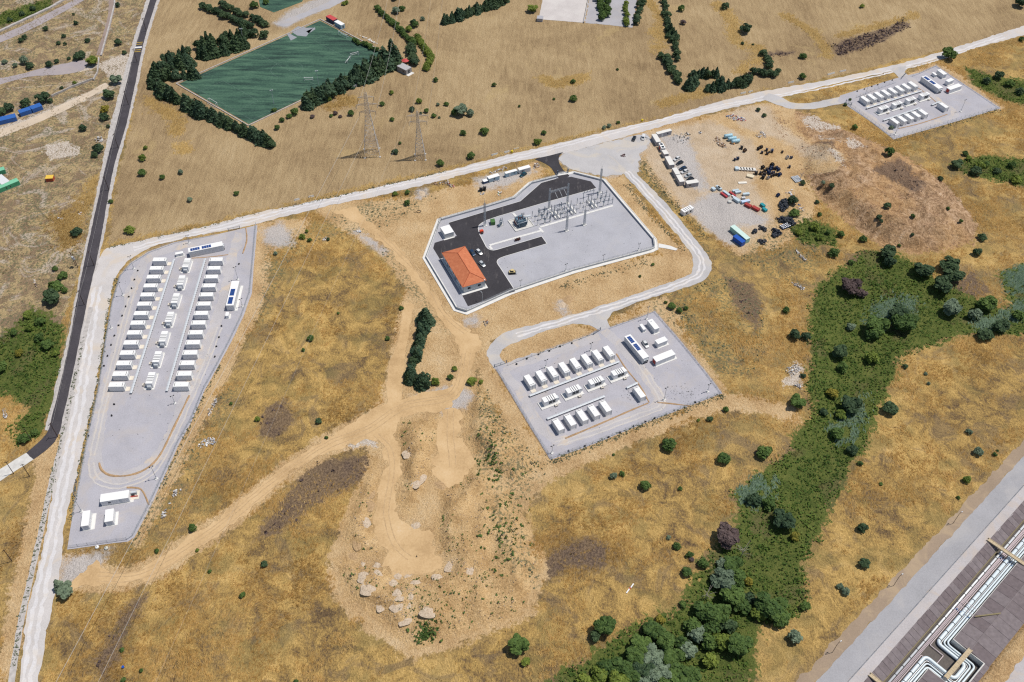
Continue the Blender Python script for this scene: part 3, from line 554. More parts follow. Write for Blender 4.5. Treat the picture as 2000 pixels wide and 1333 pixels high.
def skid_kit():
    L, w, h = 5.6, 2.4, 2.6
    slab = MB().box(-L/2-1.5, -w/2-1.1, 0, L/2+.9, w/2+.3, .12)
    rim = MB().box(-L/2-1.5, -w/2-1.1, .12, L/2+.9, -w/2-.85, .3).box(-L/2-1.5, -w/2-.85, .12, -L/2-1.25, w/2+.3, .3)
    body = MB().cbox(-L/2, -w/2, .2, L/2, w/2, h-.12, .05)
    roofs = []
    x = -L/2
    panels = [(x, x+1.7), (x+1.9, x+2.5), (x+2.75, x+3.3), (x+3.55, x+4.15), (x+4.4, L/2)]
    for p, q in panels: roofs.append(kp('roof_panel', MB().cbox(p, -w/2-.05, h-.12, q, w/2+.05, h+.02, .03), M_ROOFW))
    gaps = MB().box(-L/2+.05, -w/2+.05, h-.13, L/2-.05, w/2-.05, h-.10)
    lou = [kp('louvre', MB().box(x0, -w/2-.06, z0, x0+1.25, -w/2+.02, z0+.62), M_DARK) for x0 in (-.9, .55) for z0 in (.75, 1.55)]
    tank = MB().cbox(L/2+.12, -.75, .2, L/2+.75, .7, 1.7, .05)
    for k in range(5): tank.box(L/2+.75, -.6+k*.27, .4, L/2+.95, -.52+k*.27, 1.5)
    br = MB()
    for x in (.9, 1.9): br.box(x, -w/2-1.9, .1, x+.1, -w/2-1.0, .6).box(x, -w/2-1.9, .6, x+.1, -w/2-.8, .68)
    br.box(.9, -w/2-1.9, .6, 2.0, -w/2-1.5, .7)
    legs = [kp('support_leg', MB().box(x0-.12, -w/2+.1, .12, x0+.12, w/2-.1, .25), M_GALV) for x0 in (-2.3, 0, 2.3)]
    return [kp('concrete_slab', slab, M_CONC2, [kp('slab_rim', rim, M_CONC2)]), kp('body', body, M_WHITE), kp('roof_recess', gaps, M_DARK), kp('oil_tank', tank, M_LGREY), kp('access_step', br, M_SLAB)]+roofs+lou+legs
KS = skid_kit()
p0 = W(364.4, 514.6, 2.6)[:2]
for i in range(7):
    place(KS, 'inverter_skid', f'white inverter unit on its slab, {nth(i)} from the far end of the left yard', 'inverter', (*(p0+b1*11.926*i), Z0), A1+PI/2+PI, 'inverter units', 1.12)
for i, p in enumerate([(1073.7, 778.5), (1119.5, 761), (1163.7, 744), (1208.2, 726.6)]):
    place(KS, 'inverter_skid', f'white inverter unit on its slab, {nth(i)} from the left in the middle yard', 'inverter', (*W(*p, 2.6)[:2], Z0), A3, 'inverter units', 1.12)
for i, p in enumerate([(1725.5, 211.5), (1752, 203), (1778.5, 194.5), (1805.5, 185.5)]):
    place(KS, 'inverter_skid', f'white inverter unit on its slab, {nth(i)} from the left in the far yard', 'inverter', (*W(*p, 2.6)[:2], Z0), A4, 'inverter units', 1.12)

CV = {}
def duct(pa, pb, label, z=1.0):
    A, B = W(*pa, z)[:2], W(*pb, z)[:2]; d = B-A; L = np.linalg.norm(d); ang = math.atan2(d[1], d[0])
    t = thing('cable_duct', label, 'cable duct', (*A, Z0), ang, 'raised cable ducts')
    n = max(1, round(L/2.73)); s = L/n; key = round(s, 2)
    if key not in CV:
        CV[key] = (MB().add([(.03, -.5, .62), (s-.03, -.5, .62), (s-.03, -.5, .84), (.03, -.5, .84), (.03, 0, .98), (s-.03, 0, .98), (.03, .5, .62), (s-.03, .5, .62), (.03, .5, .84), (s-.03, .5, .84)],
                           [(0, 1, 2, 3), (3, 2, 5, 4), (4, 5, 9, 8), (8, 9, 7, 6), (0, 3, 4, 8, 6), (1, 7, 9, 5, 2), (0, 6, 7, 1)]).mesh('duct_cover'),
                   MB().box(-.07, -.46, 0, .07, -.34, .62).box(-.07, .34, 0, .07, .46, .62).box(-.07, -.46, .5, .07, .46, .6).mesh('duct_leg'))
    cm, lm = CV[key]
    for k in range(n):
        o = link('cover', cm, t, M_LGREY); o.location = (k*s, 0, 0)
        for h in (.25, .75): o = link('leg', lm, t, M_BLACK); o.location = ((k+h)*s, 0, 0)
    return t
duct((339.8, 506), (255, 768), 'long grey raised cable duct beside the left container row in the left yard')
duct((400.4, 505), (325, 764), 'long grey raised cable duct beside the right container row in the left yard')
duct((1034, 773), (1209, 706), 'grey raised cable duct along the upper container row in the middle yard')
duct((1068.5, 818), (1181, 773.5), 'grey raised cable duct along the lower container row in the middle yard')
duct((1224, 757.5), (1245.5, 747.3), 'short grey raised cable duct by the lone container in the middle yard')
duct((1692.2, 211.4), (1800.2, 177.2), 'grey raised cable duct along the upper container row in the far yard')
duct((1725.2, 234.8), (1795.4, 210.8), 'grey raised cable duct along the lower container row in the far yard')
duct((1820, 204.8), (1835.6, 198.2), 'short grey raised cable duct by the lone container in the far yard')

def Zq(o, k, pts): return [(o[0]+x/k, o[1]+y/k) for x, y in pts]
def roofbox(quad, z):
    P = [W(x, y, z)[:2] for x, y in quad]; c = sum(P)/4
    e0 = (P[1]-P[0]+P[2]-P[3])/2; e1 = (P[2]-P[1]+P[3]-P[0])/2
    if np.linalg.norm(e0) < np.linalg.norm(e1): e0, e1 = e1, e0
    ang = math.atan2(e0[1], e0[0])
    if ang <= -PI/2: ang += PI
    if ang > PI/2: ang -= PI
    return c, ang, np.linalg.norm(e0), np.linalg.norm(e1)
def cabin(name, label, cat, quad, z, mat, roofmat=None, group=None, slab=None, ribs=True, door=None, windows=(), lift=.15, zbase=Z0, dims=None, extra=None):
    """a box-shaped cabin or container; its roof outline and height give its place, length and width. door: (side '+x','-x','+y','-y', offset, width, material)"""
    c, ang, L, w = roofbox(quad, z+zbase)
    if dims: L, w = dims
    t = thing(name, label, cat, (c[0], c[1], zbase), ang, group)
    b = MB().cbox(-L/2, -w/2, lift, L/2, w/2, z-.05, .05)
    if ribs:
        n = int(L/.42)
        for k in range(n): x = -L/2+.2+k*(L-.4)/max(1, n); b.box(x, -w/2-.035, lift+.2, x+.2, -w/2+.01, z-.25).box(x, w/2-.01, lift+.2, x+.2, w/2+.035, z-.25)
    part('body', b, mat, t)
    part('roof', MB().box(-L/2-.04, -w/2-.04, z-.055, L/2+.04, w/2+.04, z), roofmat or mat, t)
    fb = MB().box(-L/2-.02, -w/2-.02, .02, L/2+.02, -w/2+.18, lift+.02).box(-L/2-.02, w/2-.18, .02, L/2+.02, w/2+.02, lift+.02)
    part('base_frame', fb, M_GALV, t)
    if slab: x0, y0, x1, y1 = slab; part('slab', MB().box(-L/2-x0, -w/2-y0, -.03, L/2+x1, w/2+y1, .08), M_CONC2, t)
    def onside(side, off, wd, z0, z1, pr=.05):
        if side[1] == 'x':
            x = L/2 if side[0] == '+' else -L/2; return MB().box(min(x, x*1)-pr, off-wd/2, z0, x+pr, off+wd/2, z1)
        y = w/2 if side[0] == '+' else -w/2; return MB().box(off-wd/2, y-pr, z0, off+wd/2, y+pr, z1)
    for dd in ([door] if door and not isinstance(door, list) else (door or [])):
        sd, off, wd, dm = dd; o = part('door', onside(sd, off, wd, lift+.1, min(z-.3, 2.3)), dm, t); part('door_handle', onside(sd, off+wd*.35, .08, 1.0, 1.25, .09), M_GALV, o)
    for sd, off, wd, z0, z1 in windows: part('window', onside(sd, off, wd, z0, z1, .045), M_GLASS, t)
    if extra: extra(t, L, w, z)
    return t
def ehouse(t, L, w, z, flip=1):
    s = flip
    for base in (.055, .39):
        for k in range(4):
            x = s*(-L/2+(base+.069*(k+.5))*L); hw_ = .031*L; part('roof_panel', MB().box(x-hw_, -w*.33, z+.03, x+hw_, w*.25, z+.10), M_BLUEP, t)
    for y in (-.62, .62):
        a = part('cooling_unit', MB().cbox(s*L/2-.05 if s > 0 else -L/2-.5, y-.45, 1.2, L/2+.5 if s > 0 else -L/2+.05, y+.45, 2.3, .04), M_LGREY, t)
        part('fan_grille', MB().box(s*(L/2+.5)-.02, y-.3, 1.35, s*(L/2+.5)+.02, y+.3, 2.15), M_DARK, a)
        part('cable_box', MB().box(s*(L/2+.1)-.25, y-.35, .0, s*(L/2+.1)+.25, y+.35, .5), M_DARK, t)
M_CGREY = paint('pale_grey_cladding', (.68, .69, .70), .5, .3, var=.05, scale=.6, dirt=.1)
z3 = lambda pts: Zq((1180, 590), 8.3333, pts); z1 = lambda pts: Zq((230, 460), 8.3333, pts); zb = lambda pts: Zq((120, 920), 8.3333, pts); z4 = lambda pts: Zq((1640, 110), 8.3333, pts)
cabin('switchgear_cabin', 'long grey cabin with blue roof panels in the middle yard', 'cabin', z3([(330, 565), (430, 525), (725, 888), (640, 928)]), 3.3, M_CGREY, M_ROOFW, 'long cabins with blue roof panels', door=('-y', -2, 1, M_LGREY), extra=lambda *a: ehouse(*a, flip=-1 if roofbox(z3([(330, 565), (430, 525), (725, 888), (640, 928)]), 3.4)[1] > 0 else 1))
cabin('switchgear_cabin', 'long grey cabin with blue roof panels at the far end of the left yard', 'cabin', z1([(1145, 212), (1690, 95), (1715, 165), (1152, 275)]), 3.3, M_CGREY, M_ROOFW, 'long cabins with blue roof panels', extra=lambda *a: ehouse(*a, flip=1))
cabin('switchgear_cabin', 'long grey cabin with blue roof panels by the right edge of the left yard', 'cabin', z1([(1858, 745), (1975, 740), (1885, 1140), (1755, 1140)]), 3.3, M_CGREY, M_ROOFW, 'long cabins with blue roof panels', slab=(.2, .2, .2, 1.2), extra=lambda *a: ehouse(*a, flip=-1))
cabin('switchgear_cabin', 'long grey cabin with blue roof panels in the far yard', 'cabin', z4([(1335, 335), (1400, 315), (1682, 508), (1612, 535)]), 3.3, M_CGREY, M_ROOFW, 'long cabins with blue roof panels', extra=lambda *a: ehouse(*a, flip=1))
def hut_bits(t, L, w, z):
    part('vent_box', MB().bbox(-L*.3, 0, z, .5, .5, .18), M_LGREY, t)
cabin('transformer_cabin', 'tall white cabin at the top corner of the middle yard', 'cabin', z3([(708, 300), (780, 278), (900, 418), (825, 452)]), 2.8, M_WHITE, M_ROOFW, slab=(.2, .4, .6, .3), door=('+x', 0, 1.2, M_LGREY), extra=hut_bits)
cabin('equipment_kiosk', 'small white kiosk beside the tall cabin in the middle yard', 'kiosk', z3([(580, 370), (614, 355), (678, 438), (642, 458)]), 1.7, M_WHITE, M_ROOFW, slab=(.3, .3, .3, .3), door=('+x', 0, .8, M_LGREY))
cabin('control_cabin', 'white cabin on posts below the white car in the middle yard', 'cabin', z3([(825, 625), (985, 560), (1035, 625), (880, 685)]), 2.6, M_WHITE, M_ROOFW, slab=(.1, .6, .7, .1), door=('-y', 1, .9, M_LGREY))
cabin('storage_container', 'long white container with a red end door in the middle yard', 'container', z3([(790, 900), (1100, 770), (1160, 855), (850, 975)]), 2.7, M_WHITE, M_ROOFW, slab=(.1, .6, 1.0, .1), door=('-x', 0, 2.0, M_RED))
cabin('transformer_cabin', 'tall white cabin at the top corner of the far yard', 'cabin', z4([(1590, 225), (1640, 210), (1748, 288), (1692, 305)]), 2.8, M_WHITE, M_ROOFW, slab=(.2, .4, .6, .3), door=('+x', 0, 1.2, M_LGREY), extra=hut_bits)
cabin('equipment_kiosk', 'small white kiosk beside the tall cabin in the far yard', 'kiosk', z4([(1505, 268), (1530, 258), (1585, 300), (1560, 310)]), 1.7, M_WHITE, M_ROOFW, slab=(.3, .3, .3, .3), door=('+x', 0, .8, M_LGREY))
cabin('control_cabin', 'white cabin on posts near the right corner of the far yard', 'cabin', z4([(1722, 395), (1812, 356), (1866, 386), (1776, 422)]), 2.6, M_WHITE, M_ROOFW, slab=(.1, .6, .7, .1), door=('-y', 1, .9, M_LGREY))
cabin('storage_container', 'long white container with a red end door in the far yard', 'container', z4([(1742, 512), (1932, 440), (1992, 488), (1800, 546)]), 2.7, M_WHITE, M_ROOFW, slab=(.1, .6, .6, .1), door=('-x', 0, 2.0, M_RED))
cabin('equipment_kiosk', 'small white kiosk beside the far long cabin in the left yard', 'kiosk', z1([(933, 282), (1056, 257), (1066, 288), (943, 313)]), 1.6, M_WHITE, M_ROOFW, slab=(.3, .5, .3, .2), door=('-y', 0, .8, M_LGREY))
cabin('equipment_kiosk', 'small white kiosk at the near end of the right-hand long cabin', 'kiosk', [(441.5, 608), (447.5, 608), (446, 619), (439, 619)], 1.7, M_WHITE, M_ROOFW, slab=(.3, .3, .3, .6), dims=(2.4, 1.3))
cabin('storage_container', 'wide white shed at the near end of the left yard', 'container', zb([(640, 385), (1100, 308), (1086, 440), (625, 505)]), 2.8, M_WHITE, M_ROOFW, slab=(.1, .3, 1.2, .1), door=('-y', 2, 1, M_LGREY), windows=[('-y', -2, .9, 1.1, 1.9)])
cabin('storage_container', 'white container standing leftmost at the near end of the left yard', 'container', zb([(345, 660), (470, 640), (435, 885), (315, 905)]), 2.8, M_WHITE, M_ROOFW, slab=(.3, .2, .3, 1.4) , door=('+x', 0, 1.6, M_LGREY))
cabin('storage_container', 'short white container in the middle of the near end of the left yard', 'container', zb([(716, 635), (852, 612), (832, 815), (700, 830)]), 2.8, M_WHITE, M_ROOFW, slab=(.3, .2, .3, 1.0), door=('+x', 0, 1.4, M_LGREY))
pt = thing('pump_skid', 'small pump set with red rails on a slab beside the white shed', 'pump', W(262, 967), A1+.12)
part('slab', MB().box(-2, -2.2, 0, 2, 1.8, .2), M_SLAB, pt); part('tank', MB().lathe([(.05, -1.1), (.5, -1.0), (.5, 1.0), (.05, 1.1)], 10, 'x', (0, .6, .9)), M_LGREY, pt); part('rail', MB().box(-1.6, -1.1, .2, 1.6, -.9, .7), M_RED, pt); part('motor', MB().cbox(-.8, -.6, .2, .3, .1, .9, .1), M_DARK, pt); part('pipe', MB().tube([(.3, -.2, .6), (1.2, -.2, .6), (1.2, .6, 1.0)], .1), M_GALV, pt)

# light masts, marker lamps, fences, gates
def mast_kit(h=8.0):
    return [kp('foot', MB().bbox(0, 0, -.02, 1.1, 1.1, .3), M_CONC2), kp('pole', MB().tube([(0, 0, .2), (0, 0, h)], .11, 8, True, .07), M_GALV),
            kp('arm', MB().tube([(-.6, 0, h-.1), (.6, 0, h-.1)], .05, 6), M_GALV), kp('lamp', MB().cbox(-.85, -.22, h-.2, -.35, .22, h-.02, .05), M_BLACK), kp('lamp', MB().cbox(.35, -.22, h-.2, .85, .22, h-.02, .05), M_BLACK),
            kp('control_box', MB().bbox(0, .2, 1.0, .35, .25, .6), M_LGREY)]
KM = mast_kit(); KM2 = mast_kit(5.0)
masts = [((262, 526), 'near the far left bend of the left yard'), ((241, 578), 'second along the left edge of the left yard'), ((218, 642), 'third along the left edge of the left yard'), ((465, 547), 'above the right-hand long cabin in the left yard'), ((474, 600), 'on the right edge of the left yard'), ((370, 476), 'on the top edge of the left yard'), ((342, 789), 'below the right container row of the left yard'), ((306, 936), 'beside the hooked berm of the left yard'), ((160, 1000), 'behind the leftmost near container of the left yard'),
         ((1066, 719), 'behind the third container of the middle yard'), ((1153.5, 686), 'behind the seventh container of the middle yard'), ((1263, 624), 'at the top corner of the middle yard'), ((1297, 782), 'on a sandy foot in the middle yard'), ((1382, 766), 'at the right corner of the middle yard'), ((1078, 886), 'at the bottom corner of the middle yard'),
         ((1876, 219), 'at the lower right of the far yard'), ((1748, 264), 'at the bottom corner of the far yard'), ((1689, 188), 'behind the first container of the far yard')]
for p, s in masts: place(KM if p not in ((1153.5, 686), (1382, 766), (1078, 886), (1066, 719), (342, 789), (218, 642), (474, 600), (370, 476)) else KM2, 'light_mast', 'thin twin-headed light mast '+s, 'light mast', (*W(*p)[:2], Z0), .6, 'yard light masts')
lamp = [kp('housing', MB().cbox(-.32, -.22, .1, .32, .22, .55, .06), M_BLACK), kp('stake', MB().box(-.06, -.06, 0, .06, .06, .12), M_GALV)]
def lamps(pts, where):
    for i, p in enumerate(pts): place(lamp, 'marker_lamp', f'small black marker lamp, {nth(i)} {where}', 'lamp', (*W(*p)[:2], Z0), random.uniform(0, 3), 'small black marker lamps on the pads', 1.15)
lamps([(269.5, 530), (263, 547.5), (257.5, 564.5), (252, 581), (246, 600), (239, 618), (232, 637), (224, 657), (217.5, 675), (210.5, 696.5), (203.5, 716), (223.5, 791), (218.7, 813), (176, 830), (173, 852.5)], 'down the left side of the left yard')
lamps([(467, 517), (461, 584), (433, 638), (428, 660), (423, 678), (420, 698)], 'down the right side of the left yard')
lamps([(1009, 712.5), (1029, 702), (1052, 693.5), (1073, 687), (1094, 678), (1117, 671.7)], 'from the left along the top edge of the middle yard')
lamps([(1110.5, 882), (1142, 872.5), (1188.5, 855), (1211, 846), (1237, 833.5), (1260.5, 825), (1278.5, 818), (1358, 787)], 'from the left along the bottom edge of the middle yard')
lamps([(1674, 179.5), (1688, 175.5), (1702.5, 170), (1714, 167), (1727.5, 162), (1742.5, 158)], 'from the left along the top edge of the far yard')
FP = MB().box(-.04, -.04, 0, .04, .04, 1.9).mesh('fence_post'); FP.materials.append(M_GALV)
def fence(pxs, label, step=3.0, h=1.8, wires=6, world=None, z0=.05, mat=None, r=.018):
    P = np.array(world) if world is not None else W2(pxs); t = thing('wire_fence', label, 'fence', (0, 0, z0), 0, 'perimeter fences')
    wm = MB()
    for a, b in zip(P[:-1], P[1:]):
        L = np.linalg.norm(b-a); n = max(1, int(L/step))
        for k in range(n+1 if b is P[-1] else n):
            q = a+(b-a)*k/n; o = link('post', FP, t); o.location = (q[0], q[1], 0); o.scale = (1, 1, h/1.8)
        for w in range(wires): z = .15+w*(h-.2)/(wires-1); wm.beam((a[0], a[1], z), (b[0], b[1], z), r*2)
    part('mesh_panel', wm, mat or M_GALV, t); return t
fence([(500, 440), (494, 510), (488, 573), (472, 618), (449, 666), (424, 714), (399, 759), (374, 819), (348, 864), (308, 952), (286, 998), (260, 1047), (248, 1055), (133, 1071)], 'wire fence along the right and near edge of the left yard')
fence([(143, 1010), (158, 935), (175, 845), (193, 766), (208, 666), (221, 590), (236, 540), (256, 517), (292, 494), (342, 476), (425, 459)], 'wire fence along the road side of the left yard')
fence([(991, 715), (1025, 702), (1100, 675), (1150, 657), (1170, 648)], 'wire fence along the upper left edge of the middle yard')
fence([(1192, 642), (1240, 625), (1278, 610), (1328, 667), (1373, 722), (1408, 769), (1328, 799), (1258, 826), (1158, 867), (1076, 896), (1042, 842), (1003, 776), (970, 722)], 'wire fence round the lower and right edges of the middle yard')
fence([(1782, 150), (1795, 145), (1828, 130), (1898, 176), (1951, 212), (1850, 241), (1746, 271), (1702, 238), (1654, 203)], 'wire fence round the lower and right edges of the far yard')
fence([(1672, 192), (1700, 180), (1750, 162)], 'wire fence along the upper edge of the far yard')
def gate(pa, pb, label, h=1.6, mat=None):
    A, B = W(*pa)[:2], W(*pb)[:2]; L = np.linalg.norm(B-A); t = thing('yard_gate', label, 'gate', (*A, Z0), math.atan2(*(B-A)[::-1]), 'yard gates'); mat = mat or M_STEELB
    f = MB().box(0, -.05, .1, L, .05, .22).box(0, -.05, h-.1, L, .05, h).box(0, -.05, .22, .1, .05, h-.1).box(L-.1, -.05, .22, L, .05, h-.1).box(L/2-.05, -.05, .22, L/2+.05, .05, h-.1)
    part('frame', f, mat, t)
    for k in range(1, int(L/.5)): part('bar', MB().box(k*.5-.025, -.025, .22, k*.5+.025, .025, h-.1), mat, t)
    for x in (-.15, L+.15): part('gate_post', MB().bbox(x, 0, 0, .2, .2, h+.3), mat, t)
M_STEELB = paint('blue_grey_steel', (.15, .20, .27), .5, .4, .3, dirt=.1)
gate((150, 943), (146, 970), 'dark gate open along the left edge of the left yard')
gate((447, 452), (468, 447), 'dark gate at the top of the left yard')
gate((966, 718), (989, 710), 'dark gate at the left corner of the middle yard')
gate((1172, 646), (1160, 654), 'dark gate leaf at the top entrance of the middle yard')
gate((1652, 201), (1662, 206), 'dark gate leaf at the left corner of the far yard')
gate((1760, 155), (1768, 146), 'dark gate leaf at the top entrance of the far yard')
# ================================================================ vehicles
def car_kit(col, van=0):
    m = paint('car_paint_'+col[0], col[1], .25, .5, .2, var=.03, dirt=.06)
    L, w = 4.4, 1.76
    def loft(secs):
        mb = MB(); n = len(secs[0]); v = [p for s in secs for p in s]; f = []
        for i in range(len(secs)-1):
            for k in range(n): j = (k+1) % n; f.append((i*n+k, (i+1)*n+k, (i+1)*n+j, i*n+j))
        f += [tuple(range(n)), tuple((len(secs)-1)*n+k for k in range(n-1, -1, -1))]; mb.add(v, f); return mb
    def sec(x, hw, z0, z1, tw): return [(x, -hw, z0), (x, hw, z0), (x, hw, z1-.12), (x, tw, z1), (x, -tw, z1), (x, -hw, z1-.12)]
    body = loft([sec(-L/2, w*.40, .38, .74, w*.36), sec(-L/2+.15, w*.47, .26, .86, w*.42), sec(-1.3, w*.5, .2, .94, w*.46), sec(.6, w*.5, .2, .95, w*.46), sec(1.5, w*.49, .22, .86, w*.43), sec(L/2-.18, w*.46, .26, .74, w*.38), sec(L/2, w*.38, .36, .64, w*.33)])
    r0, r1 = ((-1.95, 1.0) if van else (-1.45, .35))
    cab = loft([sec(-2.05 if not van else -2.12, w*.42, .84, .95, w*.40), sec(r0, w*.45, .86, 1.44 if not van else 1.78, w*.36), sec(-.3, w*.46, .86, 1.5 if not van else 1.85, w*.37), sec(r1, w*.45, .86, 1.45 if not van else 1.78, w*.36), sec(1.15 if not van else 1.6, w*.42, .84, .95, w*.40)])
    roof = loft([sec(r0+.05, w*.37, 1.40 if not van else 1.74, 1.475 if not van else 1.82, w*.34), sec(-.3, w*.385, 1.46 if not van else 1.80, 1.54 if not van else 1.89, w*.35), sec(r1-.02, w*.37, 1.41 if not van else 1.74, 1.48 if not van else 1.82, w*.34)])
    pil = MB()
    for x in (-.55,): pil.box(x-.05, -w*.475, .9, x+.05, -w*.40, 1.45).box(x-.05, w*.40, .9, x+.05, w*.475, 1.45)
    wh = []
    for x in (-1.35, 1.35):
        for s in (-1, 1):
            y = s*w*.46
            wh.append(kp('wheel', MB().lathe([(.2, -.1), (.31, -.1), (.33, 0), (.31, .1), (.2, .1)], 12, 'y', (x, y, .32)), M_BLACK, [kp('rim', MB().lathe([(.03, -.12), (.19, -.115), (.19, .115), (.03, .12)], 8, 'y', (x, y, .32)), M_LGREY)]))
    li = [kp('headlight', MB().cbox(L/2-.2, s*.55-.18, .55, L/2-.02, s*.55+.18, .7, .03), M_LAMP) for s in (-1, 1)]+[kp('tail_light', MB().cbox(-L/2+.0, s*.6-.12, .62, -L/2+.14, s*.6+.12, .8, .03), M_RED) for s in (-1, 1)]
    mi = [kp('mirror', MB().bbox(.75, s*(w/2+.08), .92, .12, .2, .14), m) for s in (-1, 1)]
    sides = kp('window_band', cab, M_GLASS) if not van else kp('cargo_body', cab, m, [kp('windscreen', MB().add([(1.6, -.6, 1.0), (1.6, .6, 1.0), (1.09, .56, 1.7), (1.09, -.56, 1.7)], [(0, 1, 2, 3)]), M_GLASS)])
    return [kp('body', body, m), sides, kp('roof', roof, m), kp('pillar', pil, m)]+wh+li+mi
M_LAMP = paint('lamp_glass', (.75, .76, .74), .15, .5, dirt=0)
CW = car_kit(('white', (.78, .78, .77))); CS = car_kit(('silver', (.55, .58, .60))); CD = car_kit(('black', (.02, .022, .028))); CB = car_kit(('dark_blue', (.02, .05, .11))); CT = car_kit(('teal', (.015, .075, .10))); CV_ = car_kit(('van_white', (.8, .8, .79)), 1)
def car(kit, pa, pb, label, cat='car', z=.1, name='parked_car', sc=1.0):
    A, B = W(*pa)[:2], W(*pb)[:2]; c = (A+B)/2     # pa tail, pb nose
    place(kit, name, label, cat, (c[0], c[1], z), math.atan2(B[1]-A[1], B[0]-A[0]), 'parked vehicles', sc)
car(CW, (1256, 668), (1264.5, 681), 'white car parked between the cabins in the middle yard', z=.11)
car(CB, (919.5, 491.5), (926, 500.5), 'dark blue car parked under the eaves of the orange-roofed building', z=.1)
car(CW, (930.5, 489.5), (940.5, 499.5), 'white car parked beside the dark blue one on the asphalt', z=.1)
car(CS, (936.5, 513), (946, 522.5), 'pale silver car parked nearest the corner of the orange-roofed building', z=.1)
car(CT, (1027.5, 340), (1016.5, 346.5), 'dark teal car beside the white site cabins above the substation')
car(CV_, (1257, 266.5), (1255, 275), 'white van by the end of the grey cabin row')
car(CD, (1240, 269), (1236, 277), 'dark grey car standing in front of the white van')
for i, (kk, p, q, s) in enumerate([(CW, (1327, 309.5), (1316.5, 315), 'white car, topmost in the line beside the grey cabins'), (CD, (1333.5, 317.5), (1321.5, 323), 'black car, second in the line beside the grey cabins'), (CB, (1340, 329), (1327.5, 333), 'dark blue car, third in the line beside the grey cabins'), (CW, (1342.5, 335.5), (1331, 339.5), 'white car, fourth in the line beside the grey cabins'), (CS, (1349.5, 342.5), (1338, 347.5), 'silver car, fifth in the line beside the grey cabins'), (CD, (1353, 350.5), (1342.5, 354), 'black car, last of the line, partly behind a grey cabin')]): car(kk, p, q, s)
# ================================================================ substation
SUBO = [(853.6, 428.6), (863, 425.6), (947, 401.6), (1001, 385), (1032, 357), (1038, 355), (1086, 343), (1120, 335), (1183, 351), (1222, 397), (1283, 468), (1286, 488), (1275, 493.5), (1125, 534), (1000, 576), (912, 616), (886, 608), (825, 505)]
SUBW = W2(SUBO)
def inset(P, d):
    P = np.asarray(P); n = len(P); out = []
    area = sum(P[i][0]*P[(i+1) % n][1]-P[(i+1) % n][0]*P[i][1] for i in range(n)); s = 1 if area > 0 else -1
    for i in range(n):
        e0 = P[i]-P[i-1]; e1 = P[(i+1) % n]-P[i]; e0 = e0/np.linalg.norm(e0); e1 = e1/np.linalg.norm(e1)
        n0 = s*np.array([-e0[1], e0[0]]); n1 = s*np.array([-e1[1], e1[0]]); m = n0+n1; m = m/np.linalg.norm(m); out.append(P[i]+m*d/max(.4, m@n0))
    return np.array(out)
sheet('concrete_apron', SUBW, M_CONC2, .08, label='pale concrete apron round the substation wall')
IN = inset(SUBW, 1.75)
sheet('gravel_yard', IN, M_PAD2, .11, label='grey gravel floor of the substation')
ASP = W2([(876, 436), (945, 415), (1016, 394), (1057, 358), (1088, 349), (1115.6, 346), (1154, 355), (1165, 368.6), (1060, 398), (975, 423), (960, 428), (950, 431.5), (941, 436.5), (935.5, 441), (934, 447), (936, 457), (949.6, 483), (953.5, 487), (959, 489.3), (964, 489.8), (969, 489), (1058, 462.5), (1068.3, 477), (1010, 494.5), (985, 502), (976, 505.5), (971.8, 509), (970.6, 513), (973, 518), (979.6, 527.6), (1006.6, 569.6), (914, 599), (904, 580), (857, 503.6), (846, 485.6), (849, 475), (892, 461.6)])
sheet('asphalt_yard', ASP, M_ASPH, .13, label='black asphalt surface inside the substation')
sheet('asphalt_drive', spline(W2([(1044.6, 311.4), (1071.6, 305), (1100, 298), (1094, 303), (1091, 312), (1094, 323), (1103, 336), (1112, 345), (1092, 349), (1085, 342), (1077.6, 330), (1068, 322), (1056, 316)]), 1.5, True), M_ASPH, .12, label='black asphalt drive to the substation gate')
def kerb(px, label, w=.28, z=.24, closed=False):
    P = W2(px); R_ = ribbon(P, w); n = len(P); mb = MB()
    for i in range(n-1):
        a, b = P[i], P[i+1]; d = (b-a)/np.linalg.norm(b-a); q = np.array([-d[1], d[0]])*w/2
        mb.prism([a+q-d*.02, a-q-d*.02, b-q+d*.02, b+q+d*.02], .05, z-.002*(i % 2))
    o = link('kerb', mb.mesh('kerb'), None, M_CONC2); tag(o, label, 'kerb', 'substation kerbs')
kerb([(1165, 368.6), (1060, 398), (975, 423), (960, 428), (950, 431.5), (941, 436.5), (935.5, 441), (934, 447), (936, 457), (949.6, 483), (953.5, 487), (959, 489.3), (964, 489.8), (969, 489), (1058, 462.5), (1068.3, 477), (1010, 494.5), (985, 502), (976, 505.5), (971.8, 509), (970.6, 513), (973, 518), (979.6, 527.6), (1006.6, 569.6)], 'pale kerb round the inner edge of the asphalt')
kerb([(876, 436), (945, 415), (1016, 394), (1057, 358), (1086, 350)], 'pale kerb along the far edge of the asphalt', .2)
